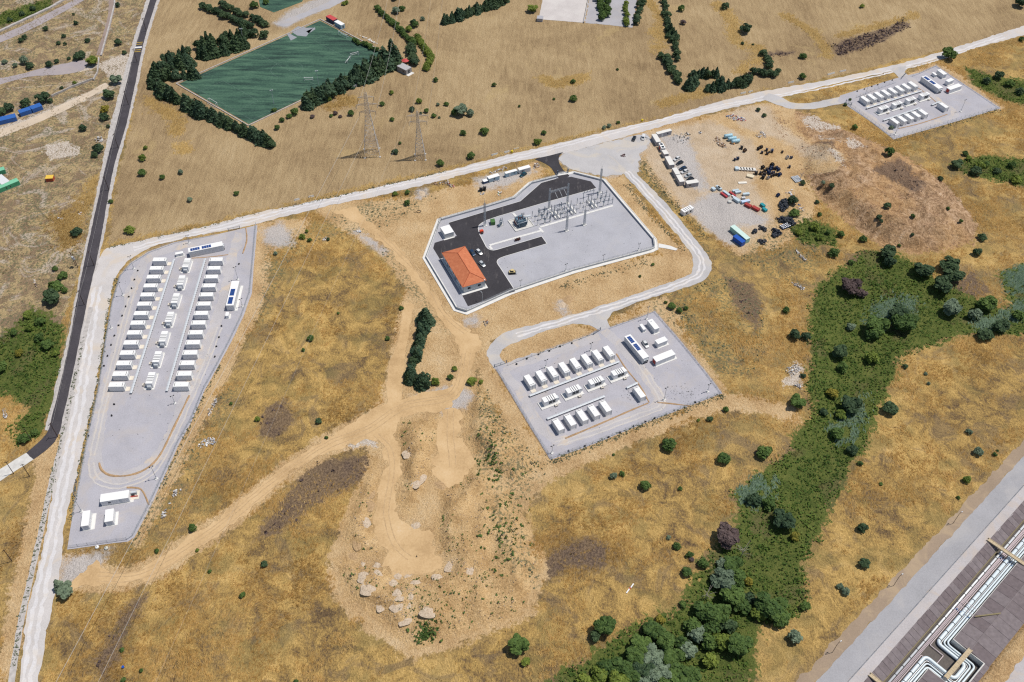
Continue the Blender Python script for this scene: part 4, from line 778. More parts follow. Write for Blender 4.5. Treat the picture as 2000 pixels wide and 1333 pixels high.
# perimeter wall: a row of concrete panels with coping, a mesh fence on the near sides
M_WALL = paint('wall_concrete', (.52, .535, .55), .85, .2, var=.1, scale=.35, dirt=.18)
pw = thing('perimeter_wall', 'low grey concrete wall round the substation', 'wall', (0, 0, 0))
WL = inset(SUBW, 1.9); nW = len(WL)
for i in range(nW):
    if i == 6: continue                       # the gate
    a, b = WL[i], WL[(i+1) % nW]; L = np.linalg.norm(b-a); d = (b-a)/L; q = np.array([-d[1], d[0]])*.16; n = max(1, round(L/6.0))
    for k in range(n):
        p0, p1 = a+d*L*k/n, a+d*L*(k+1)/n-d*.04
        o = part('wall_panel', MB().prism([p0+q, p0-q, p1-q, p1+q], .02, 1.05), M_WALL, pw); q2 = q*1.5
        part('coping', MB().prism([p0+q2, p0-q2, p1-q2, p1+q2], 1.05, 1.17), M_CONC2, o)
fence(None, 'mesh fence on top of the near substation wall', world=[WL[16], WL[15], WL[14], WL[13], WL[12], WL[11], WL[10]], z0=1.15, h=1.3, step=2.5)
fence(None, 'mesh fence on top of the far substation wall', world=[WL[17], WL[0], WL[2], WL[3], WL[5], WL[6]], z0=1.15, h=1.1, step=3.0)
# drain channels outside the wall
tag(link('drain_kerb', (lambda mb: [mb.prism([a, b, b+(c-b)*1, a+(d-a)*1], .07, .26) for a, b, c, d in [(SUBW[i], SUBW[(i+1) % nW], inset(SUBW, .3)[(i+1) % nW], inset(SUBW, .3)[i]) for i in range(nW) if i != 6]] and mb)(MB()).mesh('drain_kerb'), None, M_CONC2), 'narrow raised pale edge of the apron outside the substation wall', 'kerb', 'substation kerbs')
ga, gb = WL[6], WL[7]
gt = thing('entrance_gate', 'pale sliding gate with dark pillars at the substation entrance', 'gate', (*W(1089, 341.5)[:2], .1), math.atan2(*(W(1109, 338)[:2]-W(1089, 341.5)[:2])[::-1]))
gl_ = float(np.linalg.norm(W(1109, 338)[:2]-W(1089, 341.5)[:2]))
part('gate_leaf', MB().box(.3, -.05, .15, gl_-.3, .05, .3).box(.3, -.05, 1.2, gl_-.3, .05, 1.32), M_CONC2, gt)
for k in range(int(gl_/.4)): part('gate_bar', MB().box(.35+k*.4, -.03, .3, .42+k*.4, .03, 1.2), M_LGREY, gt)
for x in (0, gl_): part('pillar', MB().bbox(x, 0, 0, .5, .5, 2.6), M_STEELB, gt)
part('threshold', MB().box(-.2, -1.2, -.02, gl_+.2, .9, .06), M_CONC2, gt)
sheet('spillway', W2([(1286, 476), (1310, 481), (1324, 487), (1320, 490), (1300, 486), (1286, 484)]), M_CONC2, .14, label='short pale concrete spillway at the right corner of the substation')

# the control building with its hipped orange roof
def m_tiles():
    t = NT('orange_roof_tiles', .8, .25); o = t.obj(); w = t.n('ShaderNodeTexWave', wave_type='BANDS', bands_direction='X'); t.put(w.inputs['Vector'], o); w.inputs['Scale'].default_value = 1.4; w.inputs['Distortion'].default_value = .3
    k = t.noise(.8, 4, .6, o); c = t.ramp(k, [(.3, (.50, .16, .075)), (.55, (.59, .20, .095)), (.75, (.66, .25, .125))])
    c = t.mix(t.math('MULTIPLY', w.outputs['Fac'], .22), c, (.34, .075, .03)); t.col(c); t.bump(w.outputs['Fac'], .5, .06); return t.m
M_TILE = m_tiles(); M_RIDGE = paint('dark_ridge_tile', (.36, .085, .04), .8, .2, dirt=.1)
M_RENDER = paint('white_render', (.74, .735, .71), .85, .2, var=.05, scale=.5, dirt=.08)
bq = [(862.7, 494.5), (908, 480.5), (950, 547.5), (904, 562.5)]
bc, ba, bLn, bWd = roofbox(bq, 4.3)
bd = thing('control_building', 'white building with an orange hipped tile roof in the substation', 'building', (*bc, .1), ba)
hl, hw, ze, zr = bLn/2, bWd/2, 4.2, 6.5; rl = hl-hw*.95
part('plinth', MB().box(-hl-.5, -hw-.6, 0, hl+.9, hw+.3, .18), M_CONC2, bd)
wl, ww = hl-.6, hw-.6
wall = part('wall', MB().box(-wl, -ww, .17, wl, ww, ze-.05), M_RENDER, bd)
eave = [(-hl, -hw, ze), (hl, -hw, ze), (hl, hw, ze), (-hl, hw, ze)]
part('soffit', MB().box(-hl+.03, -hw+.03, ze-.16, hl-.03, hw-.03, ze-.02), M_RENDER, bd)
A_, B_, C_, D_ = eave; r0, r1 = (-rl, 0, zr), (rl, 0, zr)
for nm, vs in (('roof_slope', [A_, B_, r1, r0]), ('roof_slope', [C_, D_, r0, r1]), ('roof_hip', [B_, C_, r1]), ('roof_hip', [D_, A_, r0])):
    m = MB(); n = len(vs); m.add(vs+[(x, y, z-.12) for x, y, z in vs], [tuple(range(n)), tuple(range(2*n-1, n-1, -1))]+[(i, n+i, n+(i+1) % n, (i+1) % n) for i in range(n)]); part(nm, m, M_TILE, bd)
for p, q in ((r0, r1), (A_, r0), (D_, r0), (B_, r1), (C_, r1)): part('ridge_cap', MB().tube([(p[0], p[1], p[2]+.03), (q[0], q[1], q[2]+.03)], .13, 6), M_RIDGE, bd)
def bwin(side, off, w, z0, z1):
    s = 1 if side[0] == '+' else -1
    bx = (lambda a, b, c, d, pr: MB().box(s*wl-pr, a, c, s*wl+pr, b, d)) if side[1] == 'x' else (lambda a, b, c, d, pr: MB().box(a, s*ww-pr, c, b, s*ww+pr, d))
    f = part('window', bx(off-w/2, off+w/2, z0, z1, .04), M_WHITE, wall); return bx, f
for side, off, w, z0, z1 in [('-x', -hw*.42, 1.6, 1.3, 2.7), ('-x', hw*.42, 1.6, 1.3, 2.7), ('+x', -hw*.42, 1.6, 1.3, 2.7), ('+x', hw*.42, 1.6, 1.3, 2.7)]+[(sd, x, 1.5, 1.4, 2.7) for sd in ('+y', '-y') for x in (-hl*.7, -hl*.35, 0, hl*.35, hl*.7)]:
    s = 1 if side[0] == '+' else -1
    for nm, pr, sh, mm in (('window_frame', .05, 0, M_LGREY), ('window_pane', .07, .12, M_GLASS)):
        mb = MB().box(s*wl-pr, off-w/2+sh, z0+sh, s*wl+pr, off+w/2-sh, z1-sh) if side[1] == 'x' else MB().box(off-w/2+sh, s*ww-pr, z0+sh, off+w/2-sh, s*ww+pr, z1-sh)
        part(nm, mb, mm, bd)
for x in (-hl*.52, hl*.18): part('door', MB().box(x-.6, ww-.05, .18, x+.6, ww+.06, 2.5), M_STEELB, bd); part('door', MB().box(x-.6, -ww-.06, .18, x+.6, -ww+.05, 2.5), M_STEELB, bd)
for x, y in ((-wl, -ww), (wl, -ww), (-wl, ww), (wl, ww)): part('downpipe', MB().cyl(x*1.01, y*1.015, .1, ze-.1, .07, 6), M_STEELB, bd)
part('chimney_vent', MB().bbox(hl*.98, hw*.85, ze+.02, .5, .5, .5), M_WHITE, bd)
cabin('generator_hut', 'small white flat-roofed hut at the left corner of the substation', 'hut', Zq((820, 380), 8.3333, [(340, 545), (470, 485), (548, 605), (412, 655)]), 3.0, M_RENDER, M_ROOFW, slab=(.2, .8, .8, .2), ribs=False, door=('-y', 0, 1.2, M_LGREY))
cabin('service_box', 'green metal box near the transformer', 'box', Zq((820, 380), 8.3333, [(1140, 402), (1220, 393), (1236, 445), (1152, 460)]), 2.0, paint('dark_green_paint', (.07, .17, .05), .5, .3), None, dims=(2.7, 2.1))

# high-voltage yard, laid out on its own axis
SA = .4489; su, sv = np.array([math.cos(SA), math.sin(SA)]), np.array([-math.sin(SA), math.cos(SA)]); S0 = W(1018, 438)[:2]
def sp(u, v): q = S0+su*u+sv*v; return (q[0], q[1], .12)
M_INS = paint('grey_insulator', (.20, .215, .235), .35, .5, var=.1, dirt=0); M_BROWN = paint('brown_insulator', (.17, .06, .05), .3, .5, dirt=0); M_TRAFO = paint('blue_grey_transformer_paint', (.13, .20, .26), .5, .35, dirt=.12)
def insul(x, y, z0, z1, r=.14): 
    n = max(3, int((z1-z0)/.22)); pr = [(r*.55, z0)]
    for k in range(n): h = (z1-z0)/n; pr += [(r, z0+k*h+h*.3), (r*.55, z0+k*h+h*.8)]
    return MB().lathe(pr+[(r*.5, z1)], 7, 'z', (x, y, 0))
KA = [kp('foot', MB().bbox(0, 0, 0, .8, .8, .2), M_CONC), kp('post', MB().cyl(0, 0, .2, 2.6, .13, 6), M_GALV), kp('insulator', insul(0, 0, 2.6, 4.2, .19), M_INS), kp('terminal', MB().cyl(0, 0, 4.2, 4.4, .22, 8), M_GALV)]
KC = [kp('foot', MB().bbox(0, 0, 0, .9, .9, .2), M_CONC), kp('post', MB().box(-.16, -.16, .2, .16, .16, 2.4), M_GALV), kp('tank', MB().cbox(-.32, -.32, 2.4, .32, .32, 3.0, .08), M_TRAFO), kp('insulator', insul(0, 0, 3.0, 4.7, .22), M_INS), kp('head', MB().cbox(-.3, -.3, 4.7, .3, .3, 5.2, .1), M_LGREY)]
def disc_kit():
    k = []
    for x in (-1.3, 1.3): k += [kp('post', MB().box(x-.14, -.14, 0, x+.14, .14, 2.5), M_GALV), kp('insulator', insul(x, 0, 2.6, 4.3, .17), M_INS)]
    return k+[kp('beam', MB().box(-1.7, -.14, 2.45, 1.7, .14, 2.62), M_GALV), kp('blade', MB().tube([(-1.3, 0, 4.35), (0, 0, 4.45), (1.3, 0, 4.35)], .07, 6), M_LGREY)]
KD = disc_kit()
def brk_kit():
    k = [kp('foundation', MB().box(-.35, -3.4, 0, .35, 3.4, .35), M_CONC2), kp('control_box', MB().cbox(-.4, -.6, .4, .4, .6, 1.9, .05), M_LGREY), kp('frame_beam', MB().box(-.15, -3.3, 2.0, .15, 3.3, 2.2), M_GALV)]
    for y in (-3.1, 0, 3.1): k += [kp('leg', MB().box(-.12, y-.5, .35, .12, y-.3, 2.0).box(-.12, y+.3, .35, .12, y+.5, 2.0), M_GALV), kp('insulator', insul(0, y, 2.2, 4.9, .2), M_INS)]
    return k
KK = brk_kit()
KF = [kp('foundation', MB().box(-.35, -3.4, 0, .35, 3.4, .35), M_CONC2)]+[kp('leg', MB().box(-.1, y-.1, .35, .1, y+.1, 2.3), M_GALV) for y in (-3.1, 0, 3.1)]+[kp('insulator', insul(0, y, 2.4, 4.0, .16), M_INS) for y in (-3.1, 0, 3.1)]+[kp('beam', MB().box(-.12, -3.3, 2.28, .12, 3.3, 2.42), M_GALV)]
VS = ((2.0, 'farthest'), (-1.2, 'middle'), (-4.4, 'nearest'))
for u, kit, nm, ds in ((7.0, KA, 'surge_arrester', 'slim grey surge arrester post next to the transformer'), (10.7, KC, 'current_transformer', 'grey instrument post second from the transformer'), (14.0, KC, 'current_transformer', 'grey instrument post third from the transformer'), (23.3, KC, 'current_transformer', 'grey instrument post right of the gantry columns'), (32.4, KA, 'voltage_transformer', 'slim grey post standing apart in the switchyard'), (36.0, KA, 'surge_arrester', 'slim grey post left of the last white plinths'), (44.3, KC, 'current_transformer', 'grey instrument post right of the last white plinths')):
    for v, s in VS: place(kit, nm, f'{ds}, {s} of its three', 'insulator post', sp(u, v), SA, 'switchyard posts')
for u, s in ((48.2, 'at the right end of the switchyard'), (20.9, 'under the gantry beam'), (12.4, 'near the transformer')):
    for v, w_ in VS: place(KD, 'disconnector', f'two-post grey disconnector {s}, {w_} of its three', 'disconnector', sp(u, v), SA+(0 if u > 40 else 0), 'switchyard disconnectors', .8 if u < 15 else 1)
for u, s in ((17.8, 'leftmost'), (27.0, 'middle'), (38.9, 'rightmost')):
    place(KK, 'circuit_breaker', f'circuit breaker on a long white plinth, {s} of the switchyard', 'circuit breaker', sp(u, -1.1), SA, 'switchyard breakers')
    place(KF, 'insulator_row', f'row of three insulators on a white plinth beside the {s} circuit breaker', 'insulators', sp(u+1.9, -1.1), SA, 'switchyard breakers')
bt = thing('busbar_frame', 'steel frame with a short horizontal busbar at the upper right of the switchyard', 'busbar', sp(41, 5.6), SA)
for x in (-3, 3): part('post', MB().box(x-.12, -.12, 0, x+.12, .12, 3.2), M_GALV, bt)
part('beam', MB().box(-3.6, -.14, 3.1, 3.6, .14, 3.35), M_GALV, bt)
for x in (-2.6, -.9, .9, 2.6): part('insulator', insul(x, 0, 3.35, 4.6, .15), M_INS, bt)
def lattice(mb, w0, w1, z0, z1, n, r=.05, cx=0, cy=0):
    def cor(z): 
        w = w0+(w1-w0)*(z-z0)/(z1-z0); return [(cx+sx*w/2, cy+sy*w/2, z) for sx, sy in ((-1, -1), (1, -1), (1, 1), (-1, 1))]
    zs = [z0+(z1-z0)*(1-(1-k/n)**1.12) for k in range(n+1)]
    for a, b in zip(zs[:-1], zs[1:]):
        A, B = cor(a), cor(b)
        for i in range(4):
            mb.beam(A[i], B[i], r*1.5); j = (i+1) % 4; mb.beam(A[i], B[j], r); mb.beam(A[j], B[i], r); mb.beam(B[i], B[j], r)
    return mb
def mast(px, h, hl_, label, top=.25, w=.9):
    t = thing('lightning_mast', label, 'mast', (*W(*px)[:2], .1), SA, 'lattice masts of the substation')
    part('foundation', MB().bbox(0, 0, 0, 1.9, 1.9, .35), M_CONC2, t); part('lattice_shaft', lattice(MB(), w, w*.75, .35, hl_, int(hl_/.9), .06), M_GALV, t); part('rod', MB().tube([(0, 0, hl_), (0, 0, h)], .12, 6, True, .05), M_GALV, t)
mast((947, 441.5), 17, 14, 'tall lattice mast beside the curved asphalt corner'); mast((1106.5, 451.5), 16, 9.5, 'lattice mast on a white foot, left of the two in front of the switchyard'); mast((1141, 440), 15.5, 9.5, 'lattice mast on a white foot, right of the two in front of the switchyard'); mast((1170.8, 377), 17, 15, 'tall lattice mast at the far right corner of the switchyard')
gn = thing('line_gantry', 'lattice gantry with two columns and a beam over the switchyard', 'gantry', sp(18.1, 5.2), SA)
for x in (0, 10.4): part('column', lattice(MB(), .8, .6, .2, 12.5, 12, .06, x, 0), M_GALV, gn); part('foundation', MB().bbox(x, 0, 0, 2, 2, .25), M_CONC2, gn)
bm = MB()
for k in range(12):
    x0, x1 = .4+k*.8, .4+(k+1)*.8
    for a, b in (((x0, -.35, 10), (x1, -.35, 10)), ((x0, .35, 10), (x1, .35, 10)), ((x0, -.35, 10.7), (x1, -.35, 10.7)), ((x0, .35, 10.7), (x1, .35, 10.7)), ((x0, -.35, 10), (x1, -.35, 10.7)), ((x0, .35, 10.7), (x1, .35, 10)), ((x0, -.35, 10.7), (x1, .35, 10.7))): bm.beam(a, b, .07)
part('beam', bm, M_GALV, gn)
for x in (2.6, 5.2, 7.8): part('insulator_string', MB().tube([(x, -.3, 10), (x+.2, -3.2, 8.2)], .09, 6), M_LGREY, gn)
# transformer
tf = thing('power_transformer', 'large blue-grey power transformer with pipes and bushings', 'transformer', sp(0, 0), SA)
part('oil_pit', MB().box(-5.2, -4.6, 0, 5.2, 4.8, .12), M_CONC, tf); part('pit_rim', MB().box(-5.2, -4.6, .12, 5.2, -4.3, .45).box(-5.2, 4.5, .12, 5.2, 4.8, .45).box(-5.2, -4.3, .12, -4.9, 4.5, .45).box(4.9, -4.3, .12, 5.2, 4.5, .45), M_CONC2, tf)
part('tank', MB().cbox(-2.6, -1.5, .5, 2.2, 1.5, 3.4, .2), M_TRAFO, tf)
for sx in (-1, 1):
    for k in range(7): part('radiator_fin', MB().box(-2.3+k*.65, sx*1.6 if sx > 0 else -3.0, .8, -2.05+k*.65, 3.0 if sx > 0 else -1.6, 3.1), M_TRAFO, tf)
part('conservator', MB().lathe([(.1, -1.9), (.5, -1.8), (.5, 1.8), (.1, 1.9)], 12, 'x', (2.8, -.9, 4.5)), M_LGREY, tf, True)
part('conservator_stand', MB().box(1.6, -1.1, 3.3, 1.8, -.7, 4.2).box(2.9, -1.1, .5, 3.1, -.7, 4.2), M_GALV, tf); part('turret', MB().cbox(-.9, .1, 3.4, .9, 1.5, 4.6, .1), M_TRAFO, tf)
for x in (-1.9, -.8, .3): part('bushing', insul(x, -.6, 3.4, 5.4, .22), M_BROWN, tf)
for x in (1.0, 1.7, 2.3): part('bushing', insul(x, 1.9, 3.2, 5.0, .2), M_INS, tf)
for k in range(4): part('bushing', insul(-3.4, -1.2+k*.8, 1.0, 2.9, .2), M_BROWN, tf)
part('pipework', MB().tube([(2.2, .4, 3.2), (3.4, .4, 3.6), (3.4, -.9, 4.1)], .13, 6).tube([(-2.6, 0, 2.8), (-3.4, 0, 2.8), (-3.4, -2.4, 2.6), (0, -2.8, 3.2), (2.6, -2.6, 3.0)], .12, 6), M_LGREY, tf)
nt = thing('neutral_resistor', 'steel frame with stacked insulators between the green box and transformer', 'insulators', sp(-9.5, 3.2), SA)
part('base', MB().bbox(0, 0, 0, 1.8, 1.8, .25), M_CONC, nt)
for x, y in ((-.7, -.7), (.7, -.7), (.7, .7), (-.7, .7)): part('leg', MB().box(x-.07, y-.07, .2, x+.07, y+.07, 2.8), M_GALV, nt)
part('platform', MB().box(-.9, -.9, 2.7, .9, .9, 2.85), M_GALV, nt)
for x in (-.5, .5): part('insulator', insul(x, 0, 2.85, 4.6, .2), M_INS, nt)
part('coil', MB().cyl(0, .3, .3, 2.2, .5, 10), M_TRAFO, nt); part('cabinet', MB().cbox(-1.9, -1.2, .2, -1.1, -.5, 1.7, .05), M_TRAFO, nt)
def trench(px, label):
    P = W2(px); t = thing('cable_trench', label, 'cable trench', (0, 0, 0), 0, 'cable trenches of the substation')
    for a, b in zip(P[:-1], P[1:]):
        L = np.linalg.norm(b-a); d = (b-a)/L; q = np.array([-d[1], d[0]])*.6; n = max(1, int(L/2.4))
        for k in range(n): p0, p1 = a+d*L*k/n, a+d*(L*(k+1)/n-.05); part('cover_slab', MB().prism([p0+q, p0-q, p1-q, p1+q], .1, .24+.012*random.random()), M_CONC2, t)
trench([(1197, 402.7), (1125, 423.7), (1055, 444.5)], 'pale slab-covered cable trench along the switchyard'); trench([(1053, 446), (1061, 455)], 'short pale cable trench stub by the end of the long trench')
trench([(1057, 451.5), (1010, 464.5), (965, 477.5), (956, 480.2)], 'pale slab-covered cable trench below the transformer'); trench([(956, 482), (961, 488)], 'short pale cable trench stub by the curved corner')
trench([(1002, 417), (1008, 424)], 'pair of pale slabs behind the transformer')
rc = thing('red_crate', 'red box with dark load beside the curved asphalt corner', 'crate', (*W(940.5, 455)[:2], .12), .4)
part('box', MB().cbox(-.9, -.7, .1, .9, .7, 1.5, .1), paint('red_tarpaulin', (.62, .07, .03), .7, .2), rc); part('load', MB().cbox(-.6, -1.4, .1, .5, -.75, .9, .15), M_DARK, rc)
for i, (x, y, c) in enumerate(((1008, 471, (.16, .06, .04)), (1013.5, 469.5, (.22, .09, .06)))):
    o = thing('cable_drum', f'small brown cable drum, {"left" if i == 0 else "right"} of the pair below the transformer', 'cable drum', (*W(x, y)[:2], .12), SA+.3*i, 'small drums below the transformer')
    mm = paint('drum_wood_%d' % i, c, .8, .15)
    part('core', MB().lathe([(.4, -.4), (.4, .4)], 10, 'x', (0, 0, .75)), M_BLACK, o)
    for s in (-1, 1): part('flange', MB().lathe([(.75, s*.45-.05), (.75, s*.45+.05)], 12, 'x', (0, 0, .75)), mm, o)
ld = thing('tracked_loader', 'small cream tracked loader on the substation gravel', 'loader', (*W(1000, 534.5)[:2], .12), .12)
M_CREAM = paint('cream_machine_paint', (.62, .50, .25), .5, .3, dirt=.3)
for s in (-1, 1): part('track', MB().cbox(-1.6, s*.85-.22, 0, 1.6, s*.85+.22, .7, .18), M_BLACK, ld)
part('chassis', MB().cbox(-1.5, -.65, .3, 1.4, .65, 1.2, .1), M_CREAM, ld); cb = part('cab', MB().cbox(-.6, -.6, 1.2, .7, .6, 2.1, .12), M_DARK, ld); part('cab_roof', MB().box(-.65, -.65, 2.1, .75, .65, 2.2), M_CREAM, cb)
part('lift_arm', MB().box(-1.3, .66, 1.1, 1.7, .8, 1.35).box(-1.3, -.8, 1.1, 1.7, -.66, 1.35), M_CREAM, ld); part('bucket', MB().add([(1.6, -1, .1), (2.3, -1, .05), (1.7, -1, .8), (1.6, 1, .1), (2.3, 1, .05), (1.7, 1, .8)], [(0, 1, 2), (3, 5, 4), (0, 3, 4, 1), (0, 2, 5, 3)]), M_GALV, ld)
for p, s in (((1017, 562), 'left'), ((1105, 530), 'second'), ((1178, 512), 'third'), ((1247, 490), 'right')): place(KM2, 'light_mast', f'thin light mast inside the near substation wall, {s} of four', 'light mast', (*W(*p)[:2], .12), .6, 'substation light masts', .9)
st = thing('street_lamp', 'curved street lamp on the asphalt below the orange-roofed building', 'street lamp', (*W(942.5, 590)[:2], .13), 2.2)
part('pole', MB().tube([(0, 0, 0), (0, 0, 4.6), (.15, 0, 5.1), (.5, 0, 5.4), (1.0, 0, 5.5)], .09, 6), M_LGREY, st); part('lamp_head', MB().cbox(.9, -.15, 5.42, 1.5, .15, 5.58, .04), M_GALV, st)
# ================================================================ storage yard right of the substation, and the site cabins above it
M_CABG = paint('grey_cabin_panel', (.40, .40, .43), .6, .3, var=.08, dirt=.2); M_CABR = paint('cream_cabin_roof', (.72, .70, .66), .6, .3, var=.05, dirt=.25)
M_BLUES = paint('pale_blue_cabin_panel', (.36, .50, .60), .6, .3, var=.06, dirt=.15)
zy = lambda pts: Zq((1210, 240), 8.3333, pts)
cy = dict(ribs=True, zbase=.05)
cabin('site_cabin', 'grey cabin lying crosswise at the top of the cabin row', 'cabin', zy([(595, 155), (825, 95), (850, 128), (620, 190)]), 2.7, M_CABG, M_CABR, 'grey cabins in the storage yard', **cy, windows=[('-y', 2.0, .9, 1.1, 1.9)], door=('-y', -1.5, .9, M_LGREY))
cabin('site_cabin', 'grey cabin, second down the cabin row', 'cabin', zy([(530, 195), (595, 175), (672, 300), (606, 325)]), 2.7, M_CABG, M_CABR, 'grey cabins in the storage yard', **cy, door=('+x', 0, .9, M_LGREY))
def openings(t, L, w, z):
    for x in (-L*.24, L*.24): part('skylight', MB().box(x-L*.15, -w*.3, z+.01, x+L*.15, w*.3, z+.06), M_GLASS, t)
cabin('open_container', 'white container with two dark roof openings and red side in the cabin row', 'container', zy([(645, 335), (695, 318), (745, 405), (690, 428)]), 2.6, M_WHITE, M_ROOFW, 'grey cabins in the storage yard', **cy, door=('-y', 0, 2.0, M_RED), extra=openings)
cabin('site_cabin', 'short grey cabin below the white container with roof openings', 'cabin', zy([(690, 455), (755, 432), (798, 498), (735, 522)]), 2.6, M_CABG, M_CABR, 'grey cabins in the storage yard', **cy)
cabin('site_cabin', 'long grey cabin beside the topmost parked cars', 'cabin', zy([(745, 560), (815, 535), (892, 672), (822, 700)]), 2.7, M_CABG, M_CABR, 'grey cabins in the storage yard', **cy, windows=[('+y', 1.5, .9, 1.1, 1.9)])
cabin('site_cabin', 'grey cabin, upper of the joined pair at the foot of the row', 'cabin', zy([(860, 745), (922, 722), (985, 825), (922, 850)]), 2.7, M_CABG, M_CABR, 'grey cabins in the storage yard', **cy)
cabin('site_cabin', 'grey cabin, lower of the joined pair at the foot of the row', 'cabin', zy([(925, 858), (990, 835), (1056, 945), (988, 972)]), 2.7, M_CABG, M_CABR, 'grey cabins in the storage yard', **cy)
cabin('site_cabin', 'grey cabin lying crosswise at the bottom of the car line', 'cabin', zy([(1080, 945), (1272, 920), (1280, 970), (1095, 1000)]), 2.6, M_CABG, M_CABR, 'grey cabins in the storage yard', **cy, windows=[('-y', -1.5, .9, 1.1, 1.9)])
zs_ = lambda pts: Zq((900, 280), 8.3333, pts)
cabin('site_cabin', 'pale blue cabin standing left of the pair above the substation', 'cabin', zs_([(430, 545), (600, 482), (632, 535), (455, 578)]), 2.5, M_BLUES, M_ROOFW, 'site cabins above the substation', zbase=.05, windows=[('-y', 0, .9, 1.1, 1.9)])
cabin('site_cabin', 'pale blue cabin, left of the pair above the substation', 'cabin', zs_([(708, 472), (900, 412), (915, 450), (735, 495)]), 2.5, M_BLUES, M_ROOFW, 'site cabins above the substation', zbase=.05, windows=[('-y', 1.6, .8, 1.2, 1.9)], door=('-y', -1, .9, M_LGREY))
cabin('site_cabin', 'white cabin, right of the pair above the substation', 'cabin', zs_([(928, 405), (1105, 348), (1138, 395), (950, 440)]), 2.5, M_CGREY, M_ROOFW, 'site cabins above the substation', zbase=.05, windows=[('-y', -1.4, .8, 1.2, 1.9)], door=('-y', 1.6, .9, M_LGREY))
cabin('water_tank_box', 'dark blue tank box at the end of the left site cabin', 'tank', zs_([(355, 595), (425, 575), (440, 610), (370, 635)]), 1.5, paint('navy_paint', (.02, .05, .14), .5, .3), M_ROOFW, None, zbase=.05, ribs=False)
cabin('inverter_cabin', 'white inverter unit on the right verge of the service road', 'inverter', Zq((1000, 333), 4.0, [(1320, 305), (1395, 270), (1420, 295), (1345, 330)]), 2.6, M_WHITE, M_ROOFW, None, zbase=.05, extra=lambda t, L, w, z: [part('roof_slot', MB().box(-L*.32+k*L*.19, -w*.4, z+.01, -L*.27+k*L*.19, w*.4, z+.04), M_DARK, t) for k in range(4)]+[part('louvre', MB().box(x, -w/2-.06, .8, x+1.0, -w/2, 1.9), M_DARK, t) for x in (-L*.3, L*.1)])
zz = lambda pts: Zq((1370, 340), 8.3333, pts)
M_MINT = paint('mint_container_paint', (.32, .56, .50), .55, .3, var=.08, dirt=.15); M_MINTR = paint('pale_mint_roof', (.55, .72, .66), .55, .3, var=.06, dirt=.2); M_BLUE = paint('bright_blue_container_paint', (.012, .085, .42), .45, .35, var=.1, dirt=.1)
cabin('shipping_container', 'long mint green shipping container by the edge of the yard', 'container', zz([(468, 852), (542, 828), (798, 1042), (728, 1068)]), 2.7, M_MINT, M_MINTR, 'shipping containers', zbase=.05, door=('-x', 0, 1.8, M_MINT))
cabin('shipping_container', 'bright blue shipping container beside the mint green one', 'container', zz([(515, 1010), (570, 985), (722, 1092), (660, 1125)]), 2.6, M_BLUE, M_BLUE, 'shipping containers', zbase=.05)
# pale blue tanks
M_TANK = paint('pale_blue_tank', (.34, .56, .66), .5, .35, var=.06, dirt=.12)
for i, (p, q) in enumerate((((1417, 268), (1427.5, 264.5)), ((1424.5, 273.5), (1435, 269.5)), ((1431.5, 278.5), (1441.5, 274.5)))):
    A, B = W(*p, 1.0)[:2], W(*q, 1.0)[:2]; c = (A+B)/2; L = 4.6
    t = thing('storage_tank', f'pale blue cylindrical tank lying down, {["topmost", "middle", "lowest"][i]} of three', 'tank', (*c, .05), .3, 'pale blue tanks')
    part('shell', MB().lathe([(.2, -L/2-.25), (.8, -L/2-.12), (1.05, -L/2+.1), (1.05, L/2-.1), (.8, L/2+.12), (.2, L/2+.25)], 16, 'x', (0, 0, 1.2)), M_TANK, t, True)
    for x in (-1.3, 1.3): part('saddle', MB().box(x-.15, -.8, 0, x+.15, .8, .5), M_GALV, t)
    for x in (-L*.3, 0, L*.3): part('band', MB().lathe([(1.07, x-.06), (1.07, x+.06)], 16, 'x', (0, 0, 1.2)), M_GALV, t)
